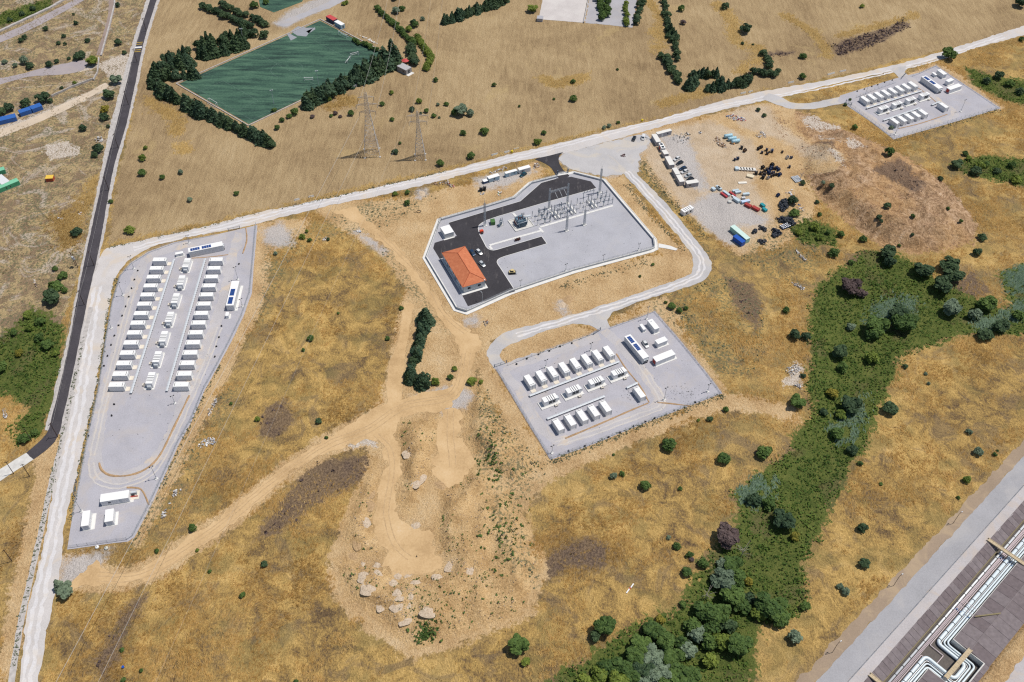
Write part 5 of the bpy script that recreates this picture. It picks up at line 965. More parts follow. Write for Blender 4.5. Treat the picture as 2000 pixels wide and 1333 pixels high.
# cable drums
def drum_kit(nm, cf, cc):
    f = paint('drum_flange_'+nm, cf, .8, .15, dirt=.2); c = paint('drum_cable_'+nm, cc, .5, .3, dirt=.1)
    return [kp('cable', MB().lathe([(.7, -.5), (.7, .5)], 12, 'x', (0, 0, 1.0)), c), kp('hub', MB().lathe([(.12, -.62), (.12, .62)], 8, 'x', (0, 0, 1.0)), M_GALV)]+[kp('flange', MB().lathe([(.98, s*.55-.05), (.98, s*.55+.05)], 14, 'x', (0, 0, 1.0)), f) for s in (-1, 1)]
KDR = [drum_kit('black', (.035, .03, .03), (.02, .02, .025)), drum_kit('blue', (.015, .05, .17), (.02, .025, .04)), drum_kit('brown', (.12, .07, .045), (.03, .03, .035)), drum_kit('white', (.62, .60, .56), (.02, .03, .08))]
drums = [(1489, 330, 0, 1.3), (1491, 342, 2, 1.2), (1500, 338, 1, 1.3), (1504, 334, 1, 1.3), (1507, 326, 0, 1.5), (1511, 331, 2, 1.2), (1516, 331, 1, 1.2), (1520, 334, 1, 1.2), (1503, 341, 1, 1.2), (1510, 340, 1, 1.2), (1476, 341, 0, 1.4), (1485, 341, 2, 1.3), (1494, 343, 2, 1.2), (1490, 349, 0, 1.5), (1499.5, 350, 3, 1.1), (1506, 346, 2, 1.2), (1511, 344, 2, 1.2), (1516, 343, 0, 1.1), (1522, 344, 1, 1.3), (1481, 293, 0, 1.2), (1486, 290, 0, 1.2), (1488, 300, 1, 1.1), (1497, 295, 1, 1.2), (1507, 297.5, 3, 1.5), (1498, 302, 2, 1.1), (1434.5, 314, 1, 1.1), (1440.5, 312, 1, 1.2), (1448, 291, 0, 1.4), (1454, 297, 2, 1.3), (1537, 310.5, 3, 1.2), (1545, 310, 1, 1.0), (1541.5, 328, 1, 1.1), (1519, 384, 1, 1.2), (939.5, 373.5, 0, 1.5), (946.5, 371.5, 0, 1.5), (1527.5, 299, 2, 1.0), (1497, 333, 2, 1.2), (1493, 336, 0, 1.2), (1506, 330, 1, 1.2)]
ds_ = sorted([d for d in drums if 1470 < d[0] < 1525 and d[1] > 320], key=lambda d: d[0])
for d in drums:
    x, y, k, s = d; cn = ['black', 'blue', 'brown', 'pale'][k]
    if d in ds_: lb = f'{cn} cable drum, {nth(ds_.index(d))} from the left in the big drum cluster'
    elif x < 1000: lb = f'large black cable drum, {"left" if x < 943 else "right"} of the pair above the substation wall'
    else: lb = {(1481, 293): 'black cable drum, left of the pair right of the blue tanks', (1486, 290): 'black cable drum, right of the pair right of the blue tanks', (1488, 300): 'blue cable drum just below the two black drums', (1497, 295): 'blue cable drum between the black pair and the pale drum', (1507, 297.5): 'large pale cable drum at the edge of the brown scrub', (1498, 302): 'brown and pale drum below the lone blue drum', (1434.5, 314): 'blue drum, left of the two in the open sandy yard', (1440.5, 312): 'blue drum, right of the two in the open sandy yard', (1448, 291): 'black drum below the lowest blue tank', (1454, 297): 'brown drum below the black one near the tanks', (1537, 310.5): 'pale drum in the scrub near the blue wraps', (1545, 310): 'small bright blue drum at the edge of the scrub', (1541.5, 328): 'blue drum in the weeds right of the drum cluster', (1519, 384): 'dark blue drum beside the heap of black coils', (1527.5, 299): 'brown drum half hidden in the scrub'}.get((x, y), 'cable drum in the yard')
    place(KDR[k], 'cable_drum', lb, 'cable drum', G(x, y, .05), random.uniform(-.6, .9), 'cable drums', s*.8)
# heaps of black pipe coils
M_COIL = paint('black_pipe_coil', (.016, .022, .034), .45, .4, var=.3, dirt=.06)
TOR = MB()
def torus(R, r, n=12, m=5):
    v = []; f = []
    for i in range(n):
        a = 2*PI*i/n
        for j in range(m): b = 2*PI*j/m; v.append(((R+r*math.cos(b))*math.cos(a), (R+r*math.cos(b))*math.sin(a), r*math.sin(b)))
    for i in range(n):
        for j in range(m): f.append((i*m+j, ((i+1) % n)*m+j, ((i+1) % n)*m+(j+1) % m, i*m+(j+1) % m))
    return MB().add(v, f)
TM = torus(.62, .24).mesh('coil', True); TM.materials.append(M_COIL)
def inside_pts(P, n, thr):
    lo, hi = P.min(0)-.3, P.max(0)+.3; C = RNG.uniform(lo, hi, (n*12+200, 2)); d = sdist(P, C[:, 0], C[:, 1], 5)
    idx = np.where(d > thr)[0]
    if len(idx) < n: idx = np.argsort(-d)
    return C[idx[:n]], d[idx[:n]]
def heap(px, n, label, layers=2):
    P = W2(px); c = P.mean(0); t = thing('coil_heap', label, 'pipe coils', (c[0], c[1], .05), 0, 'heaps of black pipe coils'); 
    for q, d in zip(*inside_pts(P, n, .2)):
        o = link('coil', TM, t); o.location = (q[0]-c[0], q[1]-c[1], .3+random.random()*min(1.1, d*.5)*layers*.6); o.rotation_euler = (random.uniform(-.5, .5), random.uniform(-.5, .5), 0); s = random.uniform(.8, 1.25); o.scale = (s, s, s)
heap([(1518, 397), (1525, 390), (1537, 388), (1542, 400), (1540, 412), (1528, 417), (1520, 410)], 70, 'big rounded heap of black pipe coils beside the dark bush')
heap([(1511, 427), (1525, 423), (1545, 425), (1558, 440), (1545, 446), (1525, 440)], 70, 'long heap of black pipe coils at the edge of the weeds')
heap([(1506, 447), (1515, 446), (1531, 456), (1525, 463), (1512, 467), (1504, 462)], 45, 'triangular heap of black pipe coils beside the white reels')
heap([(1482, 472), (1490, 470), (1497, 474), (1487, 478)], 12, 'small flat heap of black coils nearest the green containers'); heap([(1465, 455), (1472, 448), (1480, 450), (1479, 457), (1468, 460)], 14, 'small heap of black coils right of the mint container')
heap([(1484, 446), (1490, 443), (1495, 449), (1488, 451)], 8, 'few scattered black coils in the middle of the coil heaps')
rb = thing('reel_block', 'block of dark reels with white ends among the coil heaps', 'reels', (*W(1533, 444)[:2], .05), .5)
KR = MB().lathe([(.45, 0), (.5, .9)], 8).mesh('reel'); KR.materials.append(paint('navy_paint', (.02, .05, .14), .5, .3)); KRT = MB().cyl(0, 0, .9, 1.0, .34, 8).mesh('reel_top'); KRT.materials.append(M_WHITE)
for i in range(5):
    for j in range(3): o = link('reel', KR, rb); o.location = ((i-2)*1.05, (j-1)*1.05, 0); o2 = link('reel_top', KRT, o)
# boxes, pallets and bundles
def crate(px, size, rz, c, label, name='packing_crate', cat='crate', lid=None):
    m = paint('crate_%s' % name+str(c), c, .6, .25, var=.1, dirt=.15); L, w, h = size
    t = thing(name, label, cat, G(*px, .05), rz, 'crates and boxes in the yard'); part('box', MB().cbox(-L/2, -w/2, .15, L/2, w/2, h, .06), m, t); part('lid', MB().box(-L/2-.04, -w/2-.04, h-.02, L/2+.04, w/2+.04, h+.05), paint('lid_%s' % str(lid or c), lid or c, .6, .25, dirt=.1), t)
    part('pallet', MB().box(-L/2, -w/2, 0, L/2, -w/2+.2, .15).box(-L/2, w/2-.2, 0, L/2, w/2, .15), M_BROWNW, t)
M_BROWNW = paint('pallet_wood', (.33, .22, .12), .9, .1)
LB, RDc, TL = (.50, .60, .66), (.46, .06, .07), (.02, .26, .30)
for px, sz, rz, c, lb, ld_ in [((1393, 372), (2.2, 1.6, 1.3), -1.0, LB, 'pale blue crate standing leftmost in the crate rows', None), ((1402, 369), (2.6, 1.2, 1.3), -1.0, LB, 'pale blue crate, upper of the pair in the crate rows', None), ((1405, 371), (2.6, 1.2, 1.3), -1.0, LB, 'pale blue crate, lower of the pair in the crate rows', None), ((1413.5, 383), (4.6, .9, .9), -.95, RDc, 'long red crate, left of the two', None), ((1418, 380.5), (4.6, 1.2, 1.2), -.95, LB, 'long pale blue crate beside the left red crate', None), ((1430.5, 381), (4.6, .8, .8), -.95, RDc, 'long red crate, right of the two', None), ((1433.5, 387), (3.2, .8, .7), -.95, (.7, .7, .7), 'long white crate below the right red crate', None), ((1436, 375), (3.4, 1.2, 1.1), .3, LB, 'pale blue crate, left of the two on the top of the crate rows', None), ((1441, 378), (3.2, 1.3, 1.1), .3, LB, 'pale blue crate, right of the two on the top of the crate rows', None), ((1456.5, 382), (3.4, 1.4, 1.2), .2, LB, 'pale blue crate on the right side of the crate rows', None), ((1451.5, 389), (1.8, 1.2, 1.0), .2, (.6, .6, .6), 'small pale crate in front of the right crate', None), ((1438, 393.5), (4, 1.7, 1.4), -.9, LB, 'large pale blue crate at the foot of the crate rows', None), ((1455.5, 396.5), (4.6, 1.7, 1.3), .35, (.5, .62, .78), 'long pale blue crate above the red boxes', None), ((1460.5, 404), (3.6, 1.8, 1.3), -.75, (.36, .05, .045), 'rusty red box, left of the two', None), ((1475.5, 410), (4.0, 1.8, 1.3), -.75, (.36, .05, .045), 'rusty red box, right of the two', None), ((1489, 403.5), (2.6, 1.6, 1.2), -1.0, TL, 'teal box, upper of the two', None), ((1493, 412), (2.6, 1.6, 1.2), -1.0, TL, 'teal box, lower of the two', None), ((1425, 396), (1.6, 1.6, .8), 0, (.55, .55, .52), 'round white and black spool below the crates', None), ((1465, 346), (3.6, 2.4, .8), -.4, (.68, .60, .44), 'cream crate left of the drum cluster', None), ((1438.5, 332), (1.8, 2.4, 1.2), .1, LB, 'pale blue crate at the left end of the pallet line', None), ((1430.5, 281), (2.6, 1.0, .8), -.6, (.75, .40, .16), 'orange crate between the debris and the blue tanks', None), ((1450, 358), (4.5, 1.6, .25), .1, (.74, .70, .62), 'flat white sheet pile on the sand', None)]: crate(px, sz, rz, c, lb)
for i in range(6): crate((1444+i*5.6, 331.5+.35*i), (2.0, 2.4, .7), .1, (.55, .50, .45) if i % 2 else (.34, .28, .22), f'wooden pallet load, {nth(i)} from the left in the pallet line', 'pallet_load', 'pallet', (.66, .64, .6))
pp = thing('pipe_bundle', 'bundle of grey pipes at the edge of the brown scrub', 'pipes', G(1553, 352, .05), .35)
for k in range(6): part('pipe', MB().tube([(-1+k*.75, -2.6, .35), (-1+k*.75, 2.6, .35)], .3, 8), M_LGREY, pp)
# rubbish and debris: loose bits
def debris(px, n, cols, label, smin=.2, smax=.9, zmax=.7, name='debris_pile'):
    P = W2(px); c = P.mean(0); t = thing(name, label, 'debris', (c[0], c[1], 0), 0, 'piles of debris'); bs = [MB() for _ in cols]
    Q, _ = inside_pts(P, n, .1); ZQ = H(Q[:, 0], Q[:, 1])
    for q, zq0 in zip(Q, ZQ):
        z = float(zq0)+random.random()**2*zmax; s = random.uniform(smin, smax); a = random.uniform(0, PI); l, w, h = s*random.uniform(.6, 1.6), s*random.uniform(.3, .8), s*random.uniform(.15, .5); ca, sa = math.cos(a), math.sin(a); tl = random.uniform(-.3, .3)
        pts = [(x*l/2, y*w/2, zq*h) for x, y, zq in ((-1, -1, 0), (1, -1, 0), (.8, 1, 0), (-1, .9, 0), (-.9, -.8, 1), (.8, -1, .9), (.7, .8, 1), (-.8, .7, .8))]
        b = random.choice(bs); b.add([(q[0]-c[0]+x*ca-y*sa, q[1]-c[1]+x*sa+y*ca, z+zq+x*tl) for x, y, zq in pts], [(0, 3, 2, 1), (4, 5, 6, 7), (0, 1, 5, 4), (1, 2, 6, 5), (2, 3, 7, 6), (3, 0, 4, 7)])
    for b, cc in zip(bs, cols):
        if b.v: tag(part('scrap', b, paint('scrap_%s' % str(cc), cc, .8, .2, var=.25, dirt=.2), t), kind='stuff')
WD = [(.66, .62, .56), (.40, .25, .15), (.20, .15, .12), (.52, .44, .38)]; RB = [(.68, .66, .64), (.45, .42, .40), (.3, .28, .27)]; WH = [(.76, .76, .76), (.62, .65, .7), (.35, .36, .4)]
debris([(1388, 274), (1400, 266), (1410, 272), (1425, 290), (1432, 298), (1415, 292), (1400, 286)], 150, WD, 'heap of broken timber left of the blue tanks')
debris([(1410, 226), (1430, 222), (1450, 228), (1465, 236), (1455, 240), (1430, 238)], 120, WH+[(.40, .05, .06), (.1, .2, .4)], 'strip of white and red rubbish beside the main road')
debris([(1470, 265), (1485, 255), (1500, 262), (1500, 272), (1480, 272)], 60, RB, 'pale rubble at the top of the scrub')
debris([(870, 362), (872, 356), (890, 360), (893, 368), (878, 370)], 50, WD+[(.05, .05, .06), (.45, .05, .05)], 'heap of dark wood and red scrap beside the main road'); debris([(843, 356), (880, 350), (882, 360), (850, 369)], 60, WD+[(.06, .05, .05)], 'heap of old timber near the main road')
debris([(942, 340), (985, 325), (1000, 330), (960, 342)], 50, WH+WD[:2], 'litter of boards behind the left site cabin'); debris([(1036, 325), (1052, 312), (1058, 328), (1040, 335)], 60, WD+RB, 'scrap heap at the right end of the site cabins'); debris([(935, 355), (980, 348), (985, 355), (945, 362)], 30, WH, 'white bags in front of the left site cabin')
debris([(930, 378), (945, 376), (957, 381), (935, 385)], 20, WH, 'pale boards below the black drums'); debris([(970, 377), (977, 376), (978, 382), (971, 383)], 8, WH+[(.02, .4, .2)], 'small white and green litter right of the black drums')
debris([(375, 880), (395, 855), (430, 850), (425, 870), (395, 882)], 80, WH, 'white rubbish heap right of the left yard'); debris([(400, 800), (425, 770), (432, 780), (405, 830)], 40, RB, 'rubble strip right of the left yard'); debris([(335, 960), (350, 945), (352, 965), (330, 985)], 50, RB, 'grey rubble by the lower right edge of the left yard'); debris([(310, 1000), (330, 985), (330, 1010), (312, 1025)], 40, RB, 'grey rubble below the left yard')
debris([(1535, 375), (1545, 372), (1560, 400), (1575, 415), (1560, 408), (1548, 392)], 60, WH+[(.05, .12, .3)], 'chain of white and blue sacks beside the dark bush'); debris([(1525, 720), (1560, 706), (1568, 725), (1545, 745)], 90, RB, 'white stones on the slope above the gully'); debris([(1545, 750), (1570, 745), (1568, 765), (1550, 758)], 50, RB, 'white stones lower on the slope above the gully')
debris([(1545, 480), (1560, 490), (1580, 510), (1570, 513), (1555, 500)], 60, RB, 'narrow strip of white rubble in the grass below the coil heaps'); debris([(1540, 548), (1565, 555), (1585, 570), (1565, 570), (1545, 558)], 60, RB, 'white rubble at the upper edge of the gully')
debris([(1310, 262), (1345, 258), (1358, 272), (1330, 285), (1312, 275)], 70, [(.08, .08, .09), (.5, .5, .5)], 'scatter of small dark scraps right of the top grey cabin'); debris([(1360, 258), (1372, 256), (1374, 264), (1362, 264)], 14, WH+[(.05, .05, .06)], 'small pile of black and white scrap right of the cabin row'); debris([(1207, 303), (1222, 300), (1228, 308), (1212, 310)], 30, [(.18, .05, .06), (.3, .25, .24), (.1, .07, .07)], 'dark red scrap beside the forecourt')
debris([(1256, 264), (1270, 264), (1272, 274), (1258, 274)], 14, WH+[(.5, .12, .08)], 'small scrap heap left of the grey cabin row')
debris([(690, 455), (700, 448), (712, 452), (705, 458)], 10, WH, 'few white boards on the dirt left of the substation'); debris([(625, 465), (640, 462), (645, 470), (630, 474)], 20, RB, 'grey rubble by the weeds near the left yard'); debris([(940, 628), (955, 622), (962, 632), (945, 645)], 24, RB+[(.3, .1, .06)], 'rubble and red scrap below the substation corner')
debris([(0, 800), (12, 792), (22, 815), (5, 830)], 40, RB, 'grey rubble at the left edge beside the green patch'); debris([(60, 545), (72, 540), (80, 568), (66, 565)], 24, WD, 'grey broken boards left of the asphalt road'); debris([(182, 268), (204, 266), (206, 280), (184, 282)], 22, [(.5, .48, .46), (.42, .4, .38)], 'stack of concrete pipes beside the asphalt road', .9, 1.6)
debris([(105, 425), (130, 422), (132, 432), (108, 434)], 20, WH, 'white rubbish on the left scrubland'); debris([(148, 415), (162, 412), (165, 420), (150, 424)], 14, [(.03, .05, .08), (.4, .05, .05), (.6, .6, .6)], 'dark rubbish near the asphalt road verge')
# ================================================================ football pitch, sheds, far left scrubland
def m_turf():
    t = NT('worn_artificial_turf', .9, .15); k = t.noise(.12, 5, .65, t.mapped(t.pos(), (.35, 2.2, 1), .45), .5); f = t.noise(.9, 4, .7)
    c = t.ramp(t.math('ADD', t.math('MULTIPLY', k, .75), t.math('MULTIPLY', f, .25)), [(.36, (.024, .046, .040)), (.46, (.042, .088, .066)), (.55, (.066, .135, .092)), (.66, (.100, .180, .122))])
    t.col(c); return t.m
M_TURF = m_turf(); PC = W2([(350, 164), (625, 41), (762, 112), (486, 243)])
sheet('football_pitch', PC, M_TURF, .1, label='worn green artificial turf football pitch')
M_LINE = paint('faded_white_line', (.14, .215, .18), .9, .1, var=.3, dirt=.3, dirtcol=(.05, .12, .08)); M_BARE = paint('bare_grey_base', (.30, .31, .34), .9, .1, dirt=.2)
c0, c1, c2, c3 = PC; pl, pwid = c1-c0, c3-c0
def pp_(s, t): return c0+pl*s+(c3-c0)*t*(1-s)+(c2-c1)*t*s
def pline(pts, name='pitch_marking', w=.13, label='faded white football pitch marking'):
    P = np.array([pp_(*q) for q in pts]); o = sheet(name, ribbon(P, w), M_LINE, .125, label=label); return o
m_ = .035
for a, b, s in (((m_, m_), (1-m_, m_), 'far touchline'), ((m_, 1-m_), (1-m_, 1-m_), 'near touchline'), ((m_, m_), (m_, 1-m_), 'left goal line'), ((1-m_, m_), (1-m_, 1-m_), 'right goal line'), ((.5, m_), (.5, 1-m_), 'halfway line'), ((.18, .25), (.18, .75), 'left penalty area edge'), ((.82, .25), (.82, .75), 'right penalty area edge'), ((m_, .25), (.18, .25), 'upper side of the left penalty area'), ((m_, .75), (.18, .75), 'lower side of the left penalty area'), ((.82, .25), (1-m_, .25), 'upper side of the right penalty area'), ((.82, .75), (1-m_, .75), 'lower side of the right penalty area')): pline([a, b], label='faded white '+s+' of the football pitch')
for a0, s_ in ((0, 'near'), (PI, 'far')): pline([(.5+.09*math.cos(a), .5+.14*math.sin(a)) for a in np.linspace(a0, a0+PI, 20)], label=f'faded white {s_} half of the pitch centre circle')
for q, s in (([(568, 62), (582, 52), (600, 55), (612, 55), (598, 72), (580, 70)], 'larger'), ([(560, 66), (566, 66), (580, 74), (568, 80)], 'left'), ([(598, 62), (615, 54), (616, 58), (602, 66)], 'right')): sheet('worn_patch', W2(q), M_BARE, .128, .3, label=f'{s} bare grey patch where the turf is torn')
kb = thing('pitch_kerb', 'low pale wall round the football pitch', 'kerb', (0, 0, 0)); KPc = inset(PC, -1.2)
for i in range(4):
    a, b = KPc[i], KPc[(i+1) % 4]; L = np.linalg.norm(b-a); d = (b-a)/L; q = np.array([-d[1], d[0]])*.25; n = int(L/6)
    for k in range(n): p0, p1 = a+d*L*k/n, a+d*L*(k+1)/n; part('kerb_block', MB().prism([p0+q, p0-q, p1-q, p1+q], 0, .45), M_KERB, kb)
M_FW = paint('white_goal_paint', (.8, .8, .8), .5, .3, dirt=0)
def goal(px, rz, label, w=7.3, h=2.4, d=2.0):
    t = thing('football_goal', label, 'goal', (*W(*px)[:2], .12), rz, 'football goals'); r = .12
    for s in (-1, 1): part('upright', MB().tube([(s*w/2, 0, 0), (s*w/2, 0, h)], r, 6), M_FW, t); part('back_stay', MB().tube([(s*w/2, 0, h), (s*w/2, d*.5, h*.95), (s*w/2, d, 0)], r*.7, 6), M_FW, t)
    part('crossbar', MB().tube([(-w/2, 0, h), (w/2, 0, h)], r, 6), M_FW, t); part('ground_bar', MB().tube([(-w/2, d, .05), (w/2, d, .05)], r*.7, 6), M_FW, t)
pa = math.atan2(*(c3-c0)[::-1])
goal((418, 204), pa+PI, 'white goal at the left end of the football pitch'); goal((669, 72), pa, 'white goal at the right end of the football pitch'); goal((603, 159), 0.0, 'small white training goal in the middle of the near touchline', 5, 2.2, 1.8); goal((682, 121), 1.35, 'small white goal standing upright near the right cypress row', 5, 2.2, 1.8); goal((693, 110), .5, 'white goal lying behind the upright one near the right cypress row', 5, 2.2, 2)
for px, s in (((535, 203), 'left'), ((622, 165), 'right'), ((476, 82), 'far')):
    t = thing('floodlight_mast', f'thin grey floodlight mast on the {s} side of the pitch', 'light mast', (*W(*px)[:2], 0), .4, 'pitch floodlights'); part('pole', MB().tube([(0, 0, 0), (0, 0, 9)], .13, 6, True, .08), M_LGREY, t); part('crossarm', MB().box(-.9, -.06, 8.9, .9, .06, 9.05), M_LGREY, t)
    for x in (-.6, .6): part('floodlight', MB().cbox(x-.25, -.3, 8.6, x+.25, .1, 8.95, .05), M_LGREY, t)
sheet('football_pitch', W2([(500, -30), (610, -30), (590, 4), (535, 25), (508, 14)]), M_TURF, .1, label='corner of a second green pitch at the top edge')
M_PATH = m_gravel('grey_stone_path', (.40, .39, .41), (.46, .41, .37), .5)
sheet('stone_path', spline(W2([(540, 46), (580, 30), (640, 5), (670, -15), (690, -10), (650, 14), (600, 32), (560, 52)]), 3, True), M_PATH, .05, .8, label='grey stony path above the football pitch')
sheet('riding_arena', W2([(1052, 38), (1066, -30), (1152, -30), (1139, 45)]), m_gravel('arena_concrete', (.56, .52, .50), (.62, .59, .56), .5, .1), .08, .2, label='pale rough concrete arena at the top edge')
sheet('gravel_lot', W2([(1142, 45), (1156, -30), (1250, -30), (1235, 54)]), M_PATH, .05, .8, label='grey gravel lot with hedges right of the arena')
aw = thing('arena_wall', 'low dark wall along the right side of the arena', 'wall', (0, 0, 0)); a, b = W(1140, 46)[:2], W(1153, -20)[:2]; d = (b-a)/np.linalg.norm(b-a); q = np.array([-d[1], d[0]])*.3
for k in range(8): L = np.linalg.norm(b-a)/8; p0, p1 = a+d*L*k, a+d*(L*(k+1)-.1); part('wall_block', MB().prism([p0+q, p0-q, p1-q, p1+q], 0, 1.1), M_KERB, aw)
zp = lambda pts: Zq((600, 20), 6.6667, pts)
M_REDR = paint('red_roof_sheet', (.52, .075, .075), .6, .25, dirt=.1); M_NAVY = paint('dark_navy_wall', (.06, .07, .12), .7, .2, dirt=.15)
cabin('changing_hut', 'dark hut with a bright red roof beside the football pitch', 'hut', zp([(245, 85), (292, 55), (385, 110), (345, 138)]), 3.0, M_NAVY, M_REDR, 'huts beside the pitch', zbase=.0, ribs=False, door=('-y', 0, 1, M_DARK))
cabin('changing_hut', 'pale blue hut with a white roof beside the red-roofed one', 'hut', zp([(358, 152), (392, 125), (486, 178), (442, 200)]), 3.0, M_BLUES, M_ROOFW, 'huts beside the pitch', zbase=.0, ribs=False, windows=[('+x', 0, 1.0, .8, 2.2)])
cabin('farm_house', 'flat-roofed grey house under the trees right of the pitch', 'house', zp([(1180, 735), (1228, 680), (1352, 745), (1292, 786)]), 3.2, paint('grey_render', (.30, .29, .29), .85, .2), paint('grey_flat_roof', (.42, .41, .42), .9, .15, dirt=.3), None, zbase=.0, ribs=False, door=('+x', 0, 1.2, M_DARK), windows=[('-y', 1.5, 1.0, 1.0, 2.2)], slab=(.1, .1, 2.0, .1))
rt = thing('red_parasol', 'wide red parasol behind the flat-roofed house', 'parasol', (*W(1280/6.6667+600, 700/6.6667+20)[:2], 0)); part('canopy', MB().lathe([(2.3, 2.3), (1.2, 2.75), (.05, 3.0)], 10), M_REDR, rt); part('pole', MB().cyl(0, 0, 0, 2.8, .06, 6), M_GALV, rt)
ob = thing('open_red_frame', 'open-topped red metal box frame below the cypress row', 'frame', (*W(719, 158)[:2], 0), .5)
for x0, y0, x1, y1 in ((-1.6, -1.6, 1.6, -1.5), (-1.6, 1.5, 1.6, 1.6), (-1.6, -1.5, -1.5, 1.5), (1.5, -1.5, 1.6, 1.5)): pnl = part('side_panel', MB().box(x0, y0, 0, x1, y1, 2.7), paint('rusty_red_steel', (.28, .07, .05), .7, .2), ob); part('top_rail', MB().box(x0-.03, y0-.03, 2.7, x1+.03, y1+.03, 2.85), M_FW, pnl)
cabin('dog_kennel', 'small grey kennel with dark openings below the cypress row', 'kennel', zp([(575, 975), (628, 935), (662, 955), (602, 992)]), 1.8, M_CABG, M_CABG, None, zbase=.0, ribs=False, door=[('-y', -.8, .8, M_DARK), ('-y', .8, .8, M_DARK)])
debris([(690, 66), (700, 66), (742, 85), (735, 90)], 40, [(.7, .66, .6)], 'pale stone slabs behind the hedge at the right end of the pitch', .6, 1.4, .3)
cabin('pump_hut', 'small dark hut at the corner of the arena', 'hut', [(1050, 31), (1061, 31), (1060, 37), (1048, 37)], 2.2, M_CABG, M_CABG, None, zbase=.0, ribs=False)
# left scrubland: containers, walls, paths
cabin('shipping_container', 'blue shipping container at the left edge of the photo beside the farm track', 'container', [(-22, 234), (28, 222), (32, 229), (-18, 241)], 2.6, paint('mid_blue_container_paint', (.035, .13, .42), .5, .3, dirt=.15), None, 'shipping containers', zbase=0)
cabin('shipping_container', 'blue shipping container, left of the two joined beside the farm track', 'container', [(33, 216), (56, 209), (61, 214), (40, 221)], 2.6, MATS['mid_blue_container_paint'], None, 'shipping containers', zbase=0)
cabin('shipping_container', 'blue shipping container, right of the two joined beside the farm track', 'container', [(57, 208), (77, 201), (82, 207), (62, 214)], 2.6, MATS['mid_blue_container_paint'], None, 'shipping containers', zbase=0)
M_GRN = paint('green_container_paint', (.08, .36, .20), .5, .3, dirt=.12); M_GRNR = paint('pale_green_roof', (.20, .52, .33), .5, .3, dirt=.12)
cabin('shipping_container', 'green shipping container at the left edge of the photo', 'container', Zq((0, 180), 4.938, [(-70, 920), (150, 835), (190, 850), (-30, 945)]), 2.6, M_GRN, M_GRNR, 'shipping containers', zbase=0, windows=[('-y', -1, .6, 1, 1.8), ('-y', 1, .6, 1, 1.8)])
cabin('shipping_container', 'green container end showing behind the grey roof at the left edge', 'container', Zq((0, 180), 4.938, [(-60, 745), (30, 722), (50, 745), (-40, 775)]), 2.6, M_GRN, M_GRNR, 'shipping containers', zbase=0)
cabin('lean_to', 'grey flat roof between the two green containers', 'shed', Zq((0, 180), 4.938, [(-60, 830), (10, 790), (90, 858), (20, 895)]), 2.7, M_CABG, M_CGREY, None, zbase=0, ribs=False)
cabin('waste_skip', 'red box with a yellow top alone on the left scrubland', 'box', Zq((0, 180), 4.938, [(437, 805), (508, 800), (515, 832), (440, 836)]), 2.2, paint('orange_red_paint', (.45, .10, .05), .6, .25), paint('yellow_top', (.75, .50, .08), .6, .25), None, zbase=0)
def stone_wall(px, label, h=1.2, w=.5, bl=2.2, mat=None):
    P = W2(px); t = thing('stone_wall', label, 'wall', (0, 0, 0), 0, 'old walls on the left')
    for a, b in zip(P[:-1], P[1:]):
        L = np.linalg.norm(b-a); d = (b-a)/L; n = max(1, int(L/bl)); q = np.array([-d[1], d[0]])*w/2
        for k in range(n): p0, p1 = a+d*L*k/n, a+d*(L*(k+1)/n-.06); part('wall_block', MB().prism([p0+q, p0-q, p1-q, p1+q], 0, h*(.92+.14*random.random())), mat or M_KERB, t)
stone_wall([(101, 190), (140, 172), (182, 156)], 'grey block wall beside the pale farm track'); stone_wall([(183, 158), (191, 143), (194, 115)], 'pale block wall curving up from the farm track')
stone_wall([(198, 110), (212, 60), (224, 12), (225, -20)], 'pale wall along the brown paved lane', .9, .9); stone_wall([(-20, 72), (40, 44), (100, 16), (130, -2)], 'long grey stone wall in the top left corner', 1.0, 1.6)
sheet('paved_lane', strip([(212, -20), (211, 30), (200, 70), (188, 108)], [(224, -20), (221, 30), (210, 70), (198, 110)]), m_gravel('brown_paving', (.30, .235, .21), (.36, .29, .24), .5), .05, .3, label='brown paved lane in the top left')
sheet('stone_lane', spline(W2([(-40, 158), (20, 150), (90, 132), (150, 120), (172, 120), (165, 135), (135, 145), (60, 150), (0, 166), (-40, 178)]), 3, True), m_gravel('purple_grey_lane', (.36, .32, .33), (.43, .37, .34), .5), .05, .5, label='grey stony lane across the left scrubland'); sheet('stone_lane', strip([(-20, 78), (50, 48), (110, 18), (150, -2)], [(-20, 92), (60, 58), (120, 26), (165, 0)]), MATS.get('x') or bpy.data.materials['purple_grey_lane'], .045, .4, label='grey lane below the stone wall in the top left')
# road paint and poles by the asphalt road
M_YEL = paint('yellow_road_paint', (.62, .42, .06), .8, .2, dirt=.2); M_WHT = paint('white_road_paint', (.72, .72, .72), .8, .2, dirt=.2)
def bar(pa, pb, w, m, label): sheet('road_marking', ribbon(W2([pa, pb]), w), m, .09, label=label)
for pa, pb, m, s, w in (((267, 84), (279, 83), M_YEL, 'yellow stripe, topmost on the asphalt road', .5), ((266.5, 87.5), (278, 86.5), M_YEL, 'yellow stripe, second on the asphalt road', .5), ((264, 93.5), (277, 92.5), M_WHT, 'broad white stripe between yellow stripes on the asphalt road', 1.8), ((263.5, 98.5), (275.5, 97.5), M_YEL, 'yellow stripe, third on the asphalt road', .5), ((262.5, 102), (274.5, 101), M_YEL, 'yellow stripe, lowest on the asphalt road', .5)): bar(pa, pb, w, m, s)
M_POLE = paint('dark_timber_pole', (.07, .05, .045), .85, .15)
UP = [(286, 62), (268, 122), (251, 205), (231, 289), (213, 372), (184, 519), (165, 596), (113, 854)]
tops = []
